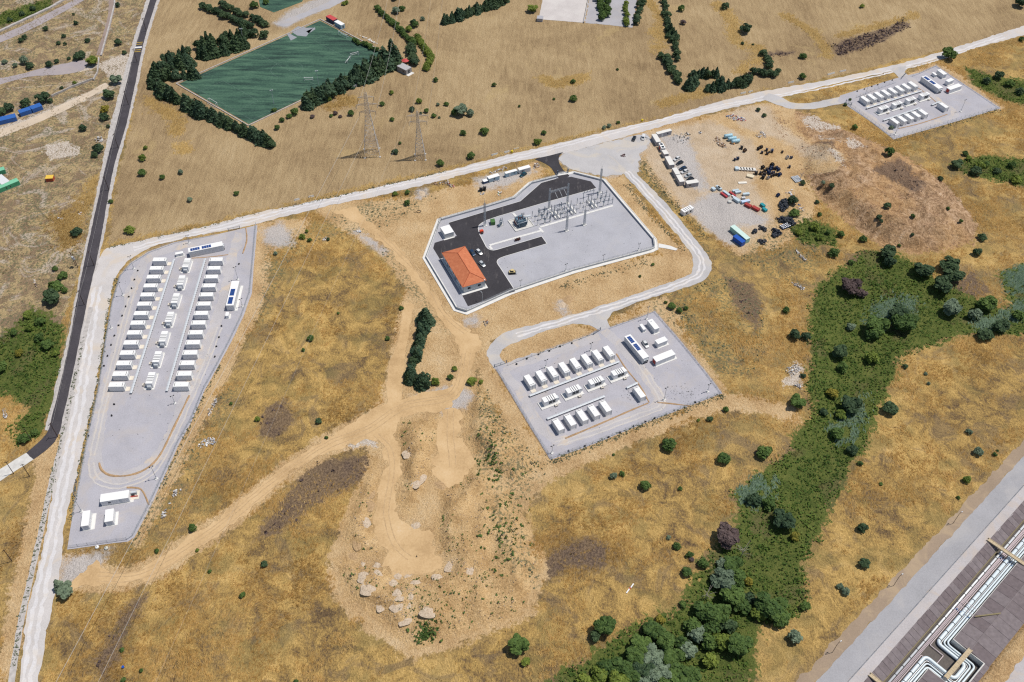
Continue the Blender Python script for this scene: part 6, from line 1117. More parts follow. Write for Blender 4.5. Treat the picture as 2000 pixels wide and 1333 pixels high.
for i, p in enumerate(UP):
    t = thing('utility_pole', f'dark timber power pole, {nth(i)} from the top along the asphalt road', 'power pole', G(*p), 1.3, 'power poles along the asphalt road'); h = 9.0
    part('pole', MB().tube([(0, 0, 0), (0, 0, h)], .17, 7, True, .12), M_POLE, t); part('crossarm', MB().box(-1.1, -.08, h-.5, 1.1, .08, h-.34), M_POLE, t)
    for x in (-.95, 0, .95): part('insulator', MB().cyl(x, 0, h-.34, h-.05, .07, 6), M_INS, t)
    tops.append(Vector(G(*p))+Vector((0, 0, h-.1)))
def cable(pts, r, label, sag=1.0, name='power_cable', group='power cables', seg=14):
    Q = []
    for a, b in zip(pts[:-1], pts[1:]):
        a, b = Vector(a), Vector(b)
        for k in range(seg): s = k/seg; q = a.lerp(b, s); q.z -= 4*sag*s*(1-s); Q.append(q)
    Q.append(Vector(pts[-1])); mb = MB().tube(Q, r, 4); o = link(name, mb.mesh(name), None, M_CABLE); tag(o, label, 'cable', group)
M_CABLE = paint('aluminium_cable', (.55, .53, .50), .5, .4, .3, var=.02, dirt=0)
for k, dx in enumerate((-.95, .95)): cable([q+Vector((dx, .2, 0)) for q in tops], .025, f'thin {["left", "right"][k]} wire strung along the asphalt road poles', .5)
hp = thing('pole_transformer', 'twin timber pole with a transformer left of the asphalt road', 'power pole', G(150, 521), .9)
for y in (-.9, .9): part('pole', MB().tube([(0, y, 0), (0, y, 8.5)], .16, 7, True, .12), M_POLE, hp)
part('crossarm', MB().box(-.1, -1.5, 7.9, .1, 1.5, 8.1), M_POLE, hp); part('transformer_tank', MB().cbox(-.45, -.6, 5.0, .45, .6, 6.2, .08), M_LGREY, hp); part('platform', MB().box(-.5, -1.1, 4.85, .5, 1.1, 5.0), M_GALV, hp)
for p, s in (((27, 926), 'by the concrete road at the left edge'), ((58, 931), 'leaning pole right of the concrete road'), ((62, 862), 'grey pole inside the bend of the asphalt road'), ((24, 1097), 'thin pole in the grass at the left edge')):
    t = thing('utility_pole', 'dark timber pole '+s, 'power pole', G(*p), .5, 'power poles along the asphalt road'); part('pole', MB().tube([(0, 0, 0), (0, 0, 8)], .15, 7, True, .11), M_POLE, t); part('crossarm', MB().box(-.7, -.06, 7.5, .7, .06, 7.65), M_POLE, t)
# lattice pylons
M_PYL = paint('weathered_pylon_steel', (.47, .45, .43), .6, .35, .1, var=.12, dirt=.1)
def pylon(px, h, w0, rz, label, arms):
    t = thing('lattice_pylon', label, 'pylon', G(*px), rz, 'lattice pylons'); hw = h*.62
    part('lower_body', lattice(MB(), w0, w0*.32, .2, hw, 8, .08), M_PYL, t); part('upper_body', lattice(MB(), w0*.32, w0*.16, hw, h*.95, 9, .06), M_PYL, t); part('peak', MB().beam((0, 0, h*.94), (0, 0, h), .14), M_PYL, t)
    for sx in (-1, 1):
        for sy in (-1, 1): part('foundation', MB().bbox(sx*w0/2, sy*w0/2, -.1, .9, .9, .45), M_CONC, t)
    ends = []
    for fz, l in arms:
        z = h*fz; m = MB()
        for s in (-1, 1):
            for y in (-.5, .5): m.beam((0, y, z), (s*l, 0, z+.3), .09); m.beam((0, y, z+1.3), (s*l, 0, z+.3), .08)
            for k in (.33, .66): m.beam((s*l*k, -.5*(1-k), z+.3*k), (s*l*k, 0, z+1.3-1.0*k), .06)
        a = part('cross_arm', m, M_PYL, t)
        for s in (-1, 1): part('insulator_string', MB().tube([(s*l, 0, z+.2), (s*l, 0, z-2.0)], .13, 6), M_INS, a); ends.append(t.matrix_basis @ Vector((s*l, 0, z-2.0)))
    return t, ends
_, e1 = pylon((727, 300), 39, 8.2, .15, 'taller lattice power pylon below the football pitch', [(.66, 4.2), (.77, 5.4), (.88, 4.0)])
_, e2 = pylon((821, 308), 30, 5.6, .1, 'shorter lattice power pylon to the right of the taller one', [(.74, 4.6), (.86, 5.4)])
FAR = [(102, 1333), (187, 1333)]
def through(a, px, z, ext=1.6):      # a straight span that leaves from a pylon arm and passes over a given ground-plan point
    b = Vector(W(*px, z)); d = b-Vector(a); return Vector(a)+d*ext
cable([e1[0], through(e1[0], (104, 1333), 16)], .06, 'pale power line running from the taller pylon to the lower left corner', 1.5, seg=30)
cable([e1[1], through(e1[1], (187, 1333), 16)], .045, 'pale power line right of the first, crossing the golden grass', 1.5, seg=30)
for k, q in enumerate(((770, -60), (790, -60))): cable([e1[2+k], Vector(W(*q, 30))], .05, f'{["left", "right"][k]} power line running from the taller pylon over the cypress trees', 4, seg=20)
for k, q in enumerate(((850, -60), (870, -60))): cable([e2[k], Vector(W(*q, 26))], .03, f'{["left", "right"][k]} thin power line running away from the shorter pylon', 4, seg=20)
cable([e2[2], through(e2[2], (300, 1333), 14)], .02, 'very thin power line from the shorter pylon over the middle grassland', 1.5, seg=30)
# precast pieces along the far edge of the main road
for i, (p, q) in enumerate((((1446, 184), (1456, 181.5)), ((1462, 181), (1470, 179)), ((1539, 163), (1550, 160.5)), ((1616, 147), (1630, 143)), ((1640, 141), (1652, 138.5)), ((603, 386), (613, 383.5)), ((575, 392), (585, 389.5)), ((985, 299), (995, 296.5)), ((1004, 293), (1013, 291)), ((960, 304), (972, 301)))):
    A, B = W(*p)[:2], W(*q)[:2]; t = thing('concrete_barrier', f'pale concrete barrier, {nth(i)} along the far side of the main gravel road', 'barrier', (*((A+B)/2), 0), math.atan2(*(B-A)[::-1]), 'concrete barriers by the gravel road'); L = np.linalg.norm(B-A)
    part('block', MB().add([(-L/2, -.3, 0), (L/2, -.3, 0), (L/2, .3, 0), (-L/2, .3, 0), (-L/2, -.1, .8), (L/2, -.1, .8), (L/2, .1, .8), (-L/2, .1, .8)], [(0, 3, 2, 1), (4, 5, 6, 7), (0, 1, 5, 4), (1, 2, 6, 5), (2, 3, 7, 6), (3, 0, 4, 7)]), M_CONC, t); part('foot', MB().box(-L/2-.05, -.4, -.05, L/2+.05, .4, .1), M_CONC, t)
for p, s in (((1000, 298), 'left'), ((1254, 237), 'right')):
    t = thing('yellow_marker', f'round yellow marker barrel, {s} of two along the main road', 'barrel', G(*p), 0, 'yellow markers'); part('drum', MB().lathe([(.55, 0), (.6, .3), (.6, .9), (.5, 1.1)], 10), paint('yellow_plastic', (.72, .56, .02), .5, .3), t); part('lid', MB().cyl(0, 0, 1.1, 1.16, .5, 10), MATS['yellow_plastic'], t)
# ================================================================ pipeline trench, lower right
PO, PA = np.array([123.355, 126.915]), .7382; pe, pn = np.array([math.cos(PA), math.sin(PA)]), np.array([math.sin(PA), -math.cos(PA)])
def pq(u, v): q = PO+pe*u+pn*v; return (q[0], q[1])
U0, U1 = -60, 190
sheet('paved_road', [pq(U0, -14.5), pq(U1, -14.6), pq(U1, -7.9), pq(U0, -7.9)], m_gravel('grey_paved_road', (.36, .355, .37), (.44, .42, .41), .5, .05), .06, .4, label='grey paved road running beside the pipeline trench')
sheet('road_shoulder', [pq(U0, -19), pq(U1, -18.5), pq(U1, -14.4), pq(U0, -14.4)], m_gravel('brown_shoulder', (.33, .25, .18), (.45, .34, .22), .6, .1), .03, .9, label='brown stony shoulder along the paved road')
sheet('gravel_strip', [pq(U0, -7.9), pq(U1, -7.9), pq(U1, -4.2), pq(U0, -4.2)], m_gravel('pale_gravel_strip', (.47, .44, .44), (.50, .43, .38), .7, .12), .05, .3, label='pale gravel strip between the road fence and the trench')
sheet('gravel_strip', [pq(U0, 27), pq(U1, 25), pq(U1, 60), pq(U0, 60)], MATS.get('q') or bpy.data.materials['pale_gravel_strip'], .05, .8, label='pale gravel at the lower right corner')
M_PSLAB = [paint('trench_slab_%d' % i, c, .9, .15, var=.16, scale=.7, dirt=.3, dirtcol=(.30, .25, .20)) for i, c in enumerate(((.185, .155, .16), (.205, .175, .18), (.17, .14, .145)))]
M_SEAM = paint('weedy_joint', (.30, .24, .13), .95, .1)
tr = thing('trench_lining', 'dark grey concrete slab lining of the pipeline trench', 'trench lining', (0, 0, 0))
def slab(u0, u1, va, za, vb, zb, th=.15, gap=.05):
    j = random.uniform(-.02, .02); p = [pq(u0+gap, va), pq(u1-gap, va), pq(u1-gap, vb), pq(u0+gap, vb)]; zs__ = [za+j, za+j, zb+j, zb+j]
    m = MB().add([(x, y, z) for (x, y), z in zip(p, zs__)]+[(x, y, z-th) for (x, y), z in zip(p, zs__)], [(0, 1, 2, 3), (7, 6, 5, 4), (0, 4, 5, 1), (1, 5, 6, 2), (2, 6, 7, 3), (3, 7, 4, 0)])
    part('slab', m, random.choice(M_PSLAB), tr)
u = -20.0
while u < 130: slab(u, u+2.6, -4.3, .12, -.15, -1.3); u += 2.6
part('trench_edge', MB().prism([pq(-60, -.16), pq(190, -.16), pq(190, .12), pq(-60, .12)], -3.0, -1.1), M_BROWNW if False else paint('mossy_concrete', (.25, .21, .12), .9, .15, dirt=.3), tr)
part('trench_floor', MB().prism([pq(-60, -.1), pq(190, -.1), pq(190, 7.4), pq(-60, 7.4)], -2.9, -2.55), paint('dark_trench_floor', (.13, .115, .105), .95, .1, dirt=.3), tr)
part('pit_floor', MB().prism([pq(15.5, 7.3), pq(31, 7.3), pq(31, 18.6), pq(15.5, 18.6)], -2.92, -2.56), MATS['dark_trench_floor'], tr)
part('pit_wall', MB().prism([pq(30.7, 7.2), pq(31, 7.2), pq(31, 18.9), pq(30.7, 18.9)], -2.9, .1), M_CONC, tr); part('pit_wall', MB().prism([pq(15.2, 18.5), pq(30.7, 18.5), pq(30.7, 18.9), pq(15.2, 18.9)], -2.9, .1), M_CONC, tr); part('pit_wall', MB().prism([pq(15.2, 7.2), pq(15.5, 7.2), pq(15.5, 18.5), pq(15.2, 18.5)], -2.9, .1), M_CONC, tr)
for ua, ub in ((-60, 15.2), (31, 190)): part('channel_wall', MB().prism([pq(ua, 7.2), pq(ub, 7.2), pq(ub, 7.5), pq(ua, 7.5)], -2.9, -.1), M_CONC, tr)
for ua, ub, v0 in ((-24, 15.2, 7.4), (31, 125, 7.4)):
    u = ua; n = max(1, round((ub-ua)/4.6)); s = (ub-ua)/n
    for k in range(n): slab(ua+k*s, ua+(k+1)*s, v0, -.06, 13.2, .55); slab(ua+k*s, ua+(k+1)*s, 13.25, .55, 20.4, -.15)
n = 4
for k in range(n): slab(15.2+k*3.95, 15.2+(k+1)*3.95, 18.9, .1, 20.6, -.15)
part('crest_cap', MB().prism([pq(31.1, 13.05), pq(125, 13.05), pq(125, 13.4), pq(31.1, 13.4)], .4, .66), M_PSLAB[1], tr)
for uu in (37, 43.5, 48.6, 56, 62.5, 69): part('weedy_joint', MB().prism([pq(uu, 7.6), pq(uu+.25, 7.6), pq(uu+.9, 12.9), pq(uu+.65, 12.9)], -.1, .60), M_SEAM, tr) if False else None
tb = thing('timber_retaining_beam', 'short rotten beam lying across the trench slabs', 'beam', (0, 0, 0)); part('beam', MB().prism([pq(43.3, 8.0), pq(44.0, 8.0), pq(51.6, 13.1), pq(51.0, 13.3)], .3, .8), MATS['mossy_concrete'], tb)
M_PIPEB = paint('pale_blue_pipe', (.68, .76, .80), .45, .4, .05, var=.05, dirt=.08); M_PIPES = paint('silver_pipe_cladding', (.74, .75, .76), .35, .5, .25, var=.05, dirt=.06); M_PIPEP = paint('pinkish_pipe', (.68, .57, .58), .55, .3, var=.06, dirt=.08)
def rnd(pts, r):
    out = [Vector(pts[0])]
    for a, b, c in zip(pts[:-2], pts[1:-1], pts[2:]):
        a, b, c = Vector(a), Vector(b), Vector(c); p = b+(a-b).normalized()*r; q = b+(c-b).normalized()*r
        for k in range(7): s = k/6; out.append(p*(1-s)**2+b*2*s*(1-s)+q*s*s)
    return out+[Vector(pts[-1])]
def pipe(v, r, z, mat, label, loop=None, bend=1.2):
    P = [(U0, v)]
    if loop: ul, uh, vo = loop; P += [(ul, v), (ul, vo), (uh, vo), (uh, v)]
    P.append((U1, v)); Q = [(*pq(*p), z) for p in P]
    Q = rnd(Q, bend) if loop else [Vector(q) for q in Q]
    t = thing('pipeline', label, 'pipe', (0, 0, 0), 0, 'pipes in the trench'); part('pipe_run', MB().tube(Q, r, 10), mat, t, True)
    for k in range(int(34)):
        uu = -20+k*4.4
        if loop and loop[0]-1 < uu < loop[1]+1: continue
        if r > .4: c = pq(uu, v); part('pipe_collar', MB().tube([(*pq(uu-.12, v), z), (*pq(uu+.12, v), z)], r*1.12, 10), M_DARK, t)
pipe(1.15, .42, -2.0, M_PIPES, 'silver clad pipe nearest the road side of the trench')
for i, v in enumerate((1.95, 2.3, 2.65)): pipe(v, .12 if i else .15, -2.1, M_PIPEP, f'thin pinkish pipe, {nth(i)} right of the silver pipe')
pipe(3.15, .13, -2.1, M_PIPEP, 'pinkish pipe with a small square loop', (19.0, 24.5, 8.2), .3)
pipe(4.3, .62, -1.8, M_PIPEB, 'thickest pale blue pipe with the expansion loop', (19.6, 26.8, 14.9), 1.7)
pipe(5.2, .14, -2.1, M_PIPES, 'thin silver pipe beside the thickest pale blue pipe', (18.9, 27.5, 15.7), 1.2)
pipe(5.75, .30, -2.0, M_PIPEB, 'medium pale blue pipe, left of the two slim ones', (18.1, 28.2, 16.3), 1.5)
pipe(6.6, .36, -2.0, M_PIPEB, 'medium pale blue pipe nearest the slabs', (17.0, 29.1, 17.3), 1.6)
M_PLANK = paint('weathered_walkway_planks', (.52, .42, .28), .9, .15, var=.15, dirt=.2)
def bridge(a, b, w, z, label):
    A, B = np.array(pq(*a)), np.array(pq(*b)); L = np.linalg.norm(B-A); t = thing('footbridge', label, 'footbridge', (*A, z), math.atan2(*(B-A)[::-1]), 'footbridges over the pipes')
    n = int(L/.9)
    for k in range(n): part('plank', MB().box(k*L/n+.02, -w/2, .12, (k+1)*L/n-.02, w/2, .18+.015*random.random()), M_PLANK, t)
    for s in (-1, 1): part('side_beam', MB().box(-.3, s*w/2-.08, -.2, L+.3, s*w/2+.08, .3), M_PLANK, t)
    for x in (.3, L-.3): part('support', MB().box(x-.15, -w/2, -1.8, x+.15, w/2, -.1), M_CONC, t)
bridge((75.5, -4.6), (75.9, 10), 1.3, .3, 'plank footbridge crossing the pipes at the right edge'); bridge((16.5, 12.8), (31.5, 13.1), 1.3, .5, 'plank footbridge over the expansion loop'); bridge((-1.2, -4.3), (-.8, 9), 1.3, .3, 'plank footbridge at the bottom edge of the photo')
fr = thing('gantry_frame', 'pale pink pipe frame standing over the pipes', 'pipe frame', (*pq(45.6, 5.2), -2.5), PA)
for x in (-1.5, 1.5):
    for y in (-3.6, 3.4): part('upright', MB().tube([(x, y, 0), (x, y, 2.2)], .09, 6), M_PIPEP, fr)
part('top_ring', MB().tube([(-1.5, -3.6, 2.2), (1.5, -3.6, 2.2), (1.5, 3.4, 2.2), (-1.5, 3.4, 2.2), (-1.5, -3.6, 2.2)], .1, 6), M_PIPEP, fr)
for uu, s in ((73.6, 'by the upper footbridge'), (43.2, 'below the pink pipe frame')):
    cl = thing('pipe_support', 'dark blue clamp beam under the pipes '+s, 'pipe support', (*pq(uu, 4.0), -2.5), PA); part('beam', MB().box(-.25, -3.3, 0, .25, 3.2, .35), paint('blue_clamp', (.05, .14, .30), .5, .3), cl)
    for y in (-2.6, -.8, .3, 1.7): part('clamp', MB().box(-.2, y-.25, .35, .2, y+.25, .95), MATS['blue_clamp'], cl)
fence(None, 'wire fence along the right side of the paved road', world=[pq(-40, -7.6), pq(170, -7.6)], z0=.05, h=1.5, step=4.2, wires=4)
for uu, vv, s in ((-4, -17, 'lowest'), (33, -17.2, 'middle'), (72, -16.8, 'highest')):
    t = thing('road_lamp', f'bent dark road lamp beside the paved road, {s} of three', 'street lamp', (*pq(uu, vv), 0), .4, 'lamps of the paved road'); part('pole', MB().tube([(0, 0, 0), (0, 0, 6), (.4, .1, 6.6), (1.2, .3, 6.8)], .09, 6), M_POLE, t); part('lamp_head', MB().cbox(1.1, .15, 6.7, 1.8, .45, 6.9, .05), M_GALV, t)
# ================================================================ vegetation
def m_leaf(name, dark, lite, hue=.25):
    t = NT(name, .75, .25); oi = t.n('ShaderNodeObjectInfo'); k = t.noise(.9, 3, .6)
    f = t.math('ADD', t.math('MULTIPLY', k, .8), t.math('MULTIPLY', oi.outputs['Random'], hue))
    t.col(t.ramp(f, [(.3, dark), (.55, tuple((a+b)/2 for a, b in zip(dark, lite))), (.8, lite)])); t.translucent(.3); return t.m
LEAF = {'g': m_leaf('green_foliage', (.049, .098, .028), (.157, .240, .058)), 'd': m_leaf('dark_green_foliage', (.036, .072, .040), (.110, .168, .072)), 'l': m_leaf('light_green_foliage', (.102, .158, .030), (.278, .335, .060)), 'y': m_leaf('yellow_green_foliage', (.139, .149, .026), (.409, .335, .055)),
        'p': m_leaf('silvery_green_foliage', (.102, .149, .097), (.278, .354, .233)), 'c': m_leaf('cypress_foliage', (.040, .085, .053), (.117, .182, .096)), 'b': m_leaf('brown_purple_scrub', (.094, .065, .064), (.205, .149, .139)), 'w': m_leaf('grey_green_weed', (.112, .139, .084), (.278, .298, .186))}
M_BARK = paint('bark', (.12, .09, .065), .95, .1, var=.25)
def leafmesh(name, C, N, size, seed):
    """one leaf-clump card (two crossed triangles bent outward) at every point C, facing N"""
    r = np.random.default_rng(seed); n = len(C); N = N+r.normal(0, .45, (n, 3)); N /= np.linalg.norm(N, axis=1)[:, None]
    T = np.cross(N, r.normal(0, 1, (n, 3))); T /= np.linalg.norm(T, axis=1)[:, None]; B = np.cross(N, T); s = (size*r.uniform(.55, 1.35, n))[:, None]
    V = np.stack([C-T*s*.5-B*s*.35, C+T*s*.5-B*s*.4, C+T*s*.35+B*s*.5+N*s*.12, C-T*s*.4+B*s*.45+N*s*.1], 1).reshape(-1, 3)
    F = np.arange(4*n).reshape(-1, 4)
    return V, F
def raw_mesh(name, V, F, mat, extra=None, smooth=False):
    m = bpy.data.meshes.new(name); k = F.shape[1]; m.vertices.add(len(V)); m.vertices.foreach_set('co', np.asarray(V, np.float32).ravel())
    m.loops.add(F.size); m.loops.foreach_set('vertex_index', F.astype(np.int32).ravel()); m.polygons.add(len(F)); m.polygons.foreach_set('loop_start', np.arange(0, F.size, k, dtype=np.int32)); m.update(calc_edges=True); m.materials.append(mat)
    return m
def crown(kind, seed, n):
    r = np.random.default_rng(seed); P = []; N = []
    if kind == 'round':
        lob = [(np.array([0, 0, .75]), .78)]+[(np.array([.62*math.cos(a), .62*math.sin(a), r.uniform(.45, 1.0)]), r.uniform(.34, .52)) for a in r.uniform(0, 2*PI, 8)]+[(np.array([.25*math.cos(a), .25*math.sin(a), 1.2]), .42) for a in r.uniform(0, 2*PI, 3)]
    elif kind == 'tree':
        lob = [(np.array([0, 0, 1.0]), .7)]+[(np.array([.75*q*math.cos(a), .75*q*math.sin(a), r.uniform(.75, 1.65)]), r.uniform(.28, .46)) for a, q in zip(r.uniform(0, 2*PI, 14), r.uniform(.5, 1.1, 14))]
    if kind in ('round', 'tree'):
        w = np.array([q*q for _, q in lob]); pick = r.choice(len(lob), n, p=w/w.sum())
        d = r.normal(0, 1, (n, 3)); d /= np.linalg.norm(d, axis=1)[:, None]; d[:, 2] = np.where(d[:, 2] < -.35, -d[:, 2], d[:, 2])
        c = np.array([lob[i][0] for i in pick]); q = np.array([lob[i][1] for i in pick])*r.uniform(.72, 1.06, n); P = c+d*q[:, None]; N = d+np.array([0, 0, .35]); s = .26
    else:                                            # cypress: several pointed leaders on one skirt
        nl = 4 if kind == 'cypress' else 1; ax = [(0, 0, 1.0)]+[(r.uniform(-.13, .13), r.uniform(-.13, .13), r.uniform(.62, .9)) for _ in range(nl-1)]
        pick = r.integers(0, nl, n); z = r.power(1.5, n); z = 1-z; hgt = np.array([ax[i][2] for i in pick]); zz = .03+z*hgt; rad = (.25 if nl > 1 else .21)*(1-z)**.75*(.75+.5*r.random(n))+.012
        a = r.uniform(0, 2*PI, n); P = np.stack([np.array([ax[i][0] for i in pick])*(1-.3*z)+rad*np.cos(a), np.array([ax[i][1] for i in pick])*(1-.3*z)+rad*np.sin(a), zz], 1); N = np.stack([np.cos(a), np.sin(a), np.full(n, .6)], 1); s = .095
    V, F = leafmesh('', P, N, s, seed+5); return V, F
CR = {}
for kd, nv, n in (('round', 5, 620), ('tree', 4, 1300), ('cypress', 4, 1000), ('spire', 3, 420)):
    for k in range(nv): CR[kd, k] = crown(kd, 10*k+len(kd), n)
CM = {}
def crown_mesh(kd, k, col):
    if (kd, k, col) not in CM: V, F = CR[kd, k]; CM[kd, k, col] = raw_mesh('crown', V, F, LEAF[col])
    return CM[kd, k, col]
TRK = MB().tube([(0, 0, -.1), (.02, .02, .5), (.0, .0, .95)], .075, 6, True, .04).tube([(0, 0, .35), (.3, .12, .75)], .04, 5, True, .02).tube([(0, 0, .4), (-.25, .2, .8)], .04, 5, True, .02).tube([(0, 0, .3), (.0, -.32, .7)], .035, 5, True, .02).mesh('trunk'); TRK.materials.append(M_BARK)
TRC = MB().tube([(0, 0, -.02), (0, 0, .5), (0, 0, .9)], .03, 6, True, .008).mesh('trunk'); TRC.materials.append(M_BARK)
CN = {'g': 'green', 'd': 'dark green', 'l': 'light green', 'y': 'yellowish', 'p': 'silvery', 'c': 'dark', 'b': 'purplish brown'}
def plant(px, py, r, col, label, group, kd=None, ground=True):
    """crown centre and radius as seen in the photograph; the plant is rooted on the ground below it"""
    m = pxm(px, py); R_ = r/m; big = R_ > 3.6; kd = kd or ('tree' if big else 'round')
    base = G(px, py+r*.42); nv = {'round': 5, 'tree': 4, 'cypress': 4, 'spire': 3}[kd]
    nm = {'round': 'bush', 'tree': 'tree'}.get(kd, 'cypress_tree')
    if ' tree,' in label: nm = 'tree'
    if 'hedge bush' in label: nm = 'hedge_shrub'
    label = label.replace('hedge bush', 'hedge shrub')
    t = thing(nm, label, {'bush': 'bush', 'hedge_shrub': 'shrub'}.get(nm, 'tree'), base, random.uniform(0, 6.28), group)
    if kd in ('round', 'tree'): f = R_*(.92 if kd == 'round' else .86); t.scale = (f*random.uniform(.92, 1.1), f*random.uniform(.92, 1.1), f*random.uniform(.85, 1.05)*(1.0 if kd == 'round' else .8))
    else: t.scale = (R_, R_, R_)
    link('crown', crown_mesh(kd, random.randrange(nv), col), t); link('trunk', TRK if kd in ('round', 'tree') else TRC, t)
def cluster(phrase, group, txt, default='g'):
    L = []
    for w in txt.split():
        a = w.split(','); L.append((float(a[0]), float(a[1]), float(a[2]), a[3] if len(a) > 3 else default))
    if phrase.startswith('along the green gully'):
        for lo, hi, w in ((0, 600, 'uppermost'), (600, 700, 'upper'), (700, 1010, 'middle'), (1010, 1205, 'lower'), (1205, 2000, 'lowest')): _clust([q for q in L if lo <= q[1] < hi], f'in the {w} part of the green gully', group)
    else: _clust(L, phrase, group)
def _clust(L, phrase, group):
    L.sort()
    for i, (x, y, r, c) in enumerate(L):
        R_ = r/pxm(x, y); sz = 'tiny' if R_ < 1 else 'small' if R_ < 1.8 else 'rounded' if R_ < 3.6 else 'large'; k = 'bush' if R_ <= 3.6 else 'tree'
        plant(x, y, r, c, f'{sz} {CN[c]} {k}, {nth(i)} from the left {phrase}', group)
cluster('in the fields above the main road', 'bushes in the mown fields', '851,157,6 965,167,5 747,204,5.5 686,222,7 766,234,5 819,198,7,l 805,214,6,d 832,217,6 847,227,5 855,205,4,p 872,204,5.5 900,217,14,p 889,222,9 920,222,9,p 905,261,6 946,258,9 772,297,7,d 781,280,3.5 860,320,8 920,306,9 541,250,6 536,216,6 577,221,9 565,228,6 552,235,6 642,194,6,l 647,227,4 765,182,5,l 1119,161,6 1120,194,8 1082,194,3 1062,260,6 1049,279,9,l 1014,208,3 1206,136,3 1331,19,8 285,290,5,l 279,310,8,l 279,338,9 317,347,6 354,337,6,p 462,379,6 371,391,6,p 255,450,10,l 610,228,5,b 655,222,5,b 665,228,4,b 1207,240,4 1190,247,5,p 1180,250,5,p')
cluster('on the scrubland left of the asphalt road', 'bushes left of the asphalt road', '91,57,6 49,74,6 42,80,6 125,71,5 149,46,5 172,80,6 115,85,5 128,87,4 144,29,3 232,84,8 10,122,6,p 99,127,8 112,121,6 135,115,4 51,120,10,p 60,130,9 31,129,6,p 154,112,10,d 160,108,9,d 182,121,13,l 229,158,12,p 215,186,13,d 206,230,9 206,215,9,y 162,252,9 194,291,11 186,304,7 52,203,12,d 86,194,13,d 19,212,11,d 5,221,11,d 121,172,4 146,164,5,l 212,248,4 244,104,5 232,11,6 100,198,7,d 20,40,6 45,28,6 65,18,6', 'd')
cluster('beside the lower asphalt road on the left', 'bushes in the left green patch', '151,455,11,d 109,525,6 124,539,10 111,563,15 105,583,18,d 129,567,7 81,628,11 55,615,10,l 217,394,5 94,674,13 49,856,13 2,718,14 60,640,9,l 78,660,10 40,690,9,y 110,690,8,l 30,650,8 70,845,8')
cluster('along the winding dirt tracks', 'bushes by the dirt tracks', '851,746,9,l 880,737,6 888,720,6,l 921,744,10,l 940,746,5,l 784,602,5 661,612,3 757,661,5 607,661,7 591,463,7,l 605,470,5 772,379,6,l 795,397,7 796,377,6 539,495,5,p 593,684,4 623,822,7,d 504,818,6,l 638,855,4 379,1031,9 307,1076,5 386,1075,4,l 410,1116,4 475,1162,7 239,1269,5 276,1309,5 242,1328,6 517,1101,8,d 579,1330,5 1311,598,8 1325,607,7 1300,591,4 1339,602,5 1275,517,4 642,468,4,d 452,788,4 600,452,4,l 1250,540,3')
cluster('in the golden grass below the middle yard', 'bushes in the lower grassland', '1307,869,16 1411,894,14 1491,884,16 1386,819,7,d 1418,800,7 1198,930,8,p 1215,926,6 1258,948,12 1329,955,5 1364,821,4,l 1198,888,3 1177,1222,23 1160,1240,13,d 1015,1258,21 1027,1292,10,l 1322,1066,8 1346,1084,8 1370,1100,13 1339,1116,11 1332,1180,8 1287,1211,11,y 1350,1092,6,b 1305,1050,5,p')
cluster('along the green gully', 'trees and bushes of the gully', '1554,784,17 1568,734,6,d 1640,691,17,d 1644,719,11 1663,879,11,d 1623,769,12,y 1660,791,22,d 1502,879,8 1710,638,24 1757,633,26 1752,612,20,d 1660,560,21,b 1680,575,11,b 1731,495,17,d 1732,513,14,d 1800,528,19,d 1852,523,19,d 1857,540,20,d 1837,560,20,d 1857,605,20,p 1922,595,20 1902,618,15,p 1950,638,18,d 1920,655,15,d 1626,495,11 1661,513,6 1420,1045,26,b 1430,1100,20 1412,1135,26,p 1437,1125,18 1462,1135,9,y 1425,1160,26 1447,1182,19 1495,1182,28 1375,1192,26 1405,1202,26 1442,1255,26 1275,1232,22 1250,1255,23 1295,1252,23 1272,1277,24,p 1315,1282,23 1237,1282,23 1215,1300,23 1252,1305,23,d 1287,1307,24,p 1325,1312,23 1205,1327,23,l 1360,1237,20,p 1350,1220,17 1382,1250,19 1405,1250,19,l 1140,1327,20,l 1515,1187,26 1550,1047,11,y 1525,1015,24,d 1571,1184,11 1470,975,15,d 1500,985,15 1630,845,15 1700,700,14,l 1660,640,10,p 1608,805,9,d 1640,810,11,l 1700,655,14 1985,615,13 1170,1318,20,l 1185,1300,18 1230,1318,22 1265,1325,24,p 1300,1325,22 1345,1322,22 1340,1270,20,p 1385,1285,18,l 1390,1225,20 1420,1222,18,d 1330,1255,18 1480,1200,16,l 1520,1210,16 1460,1170,15,d 1440,1140,14 1410,1100,12,p')
cluster('in the dry grass right of the gully', 'bushes right of the gully', '1735,796,16,d 1767,716,6,d 1807,730,4,p 1813,749,4,p 1891,844,7,p 1908,881,11,p 1941,888,5 1887,938,9,l 1679,905,6 1871,972,4 1720,945,4 1682,1030,11,d 1687,1099,12,d 1651,1155,9,p 1640,1145,7,p 1550,1242,15,p 1948,881,3', 'g')
cluster('on and around the brown spoil mound', 'bushes around the spoil mound', '1640,458,8 1684,468,8 1550,417,11,g 1547,393,11,d 1535,608,8 1551,655,13,d 1572,658,11,d 1567,358,6,d 1732,403,8,d 1712,433,6,d 1715,447,5,d 1782,423,5 1875,433,5 1851,407,4 1917,464,9,d 1907,495,10,d 1755,480,4 1776,472,4,d 1835,350,6,d 1605,365,5,p 1620,375,6,d 1595,395,5,d 1560,455,8,l 1590,445,9,l 1600,465,7,l 1615,455,6 1600,420,5')
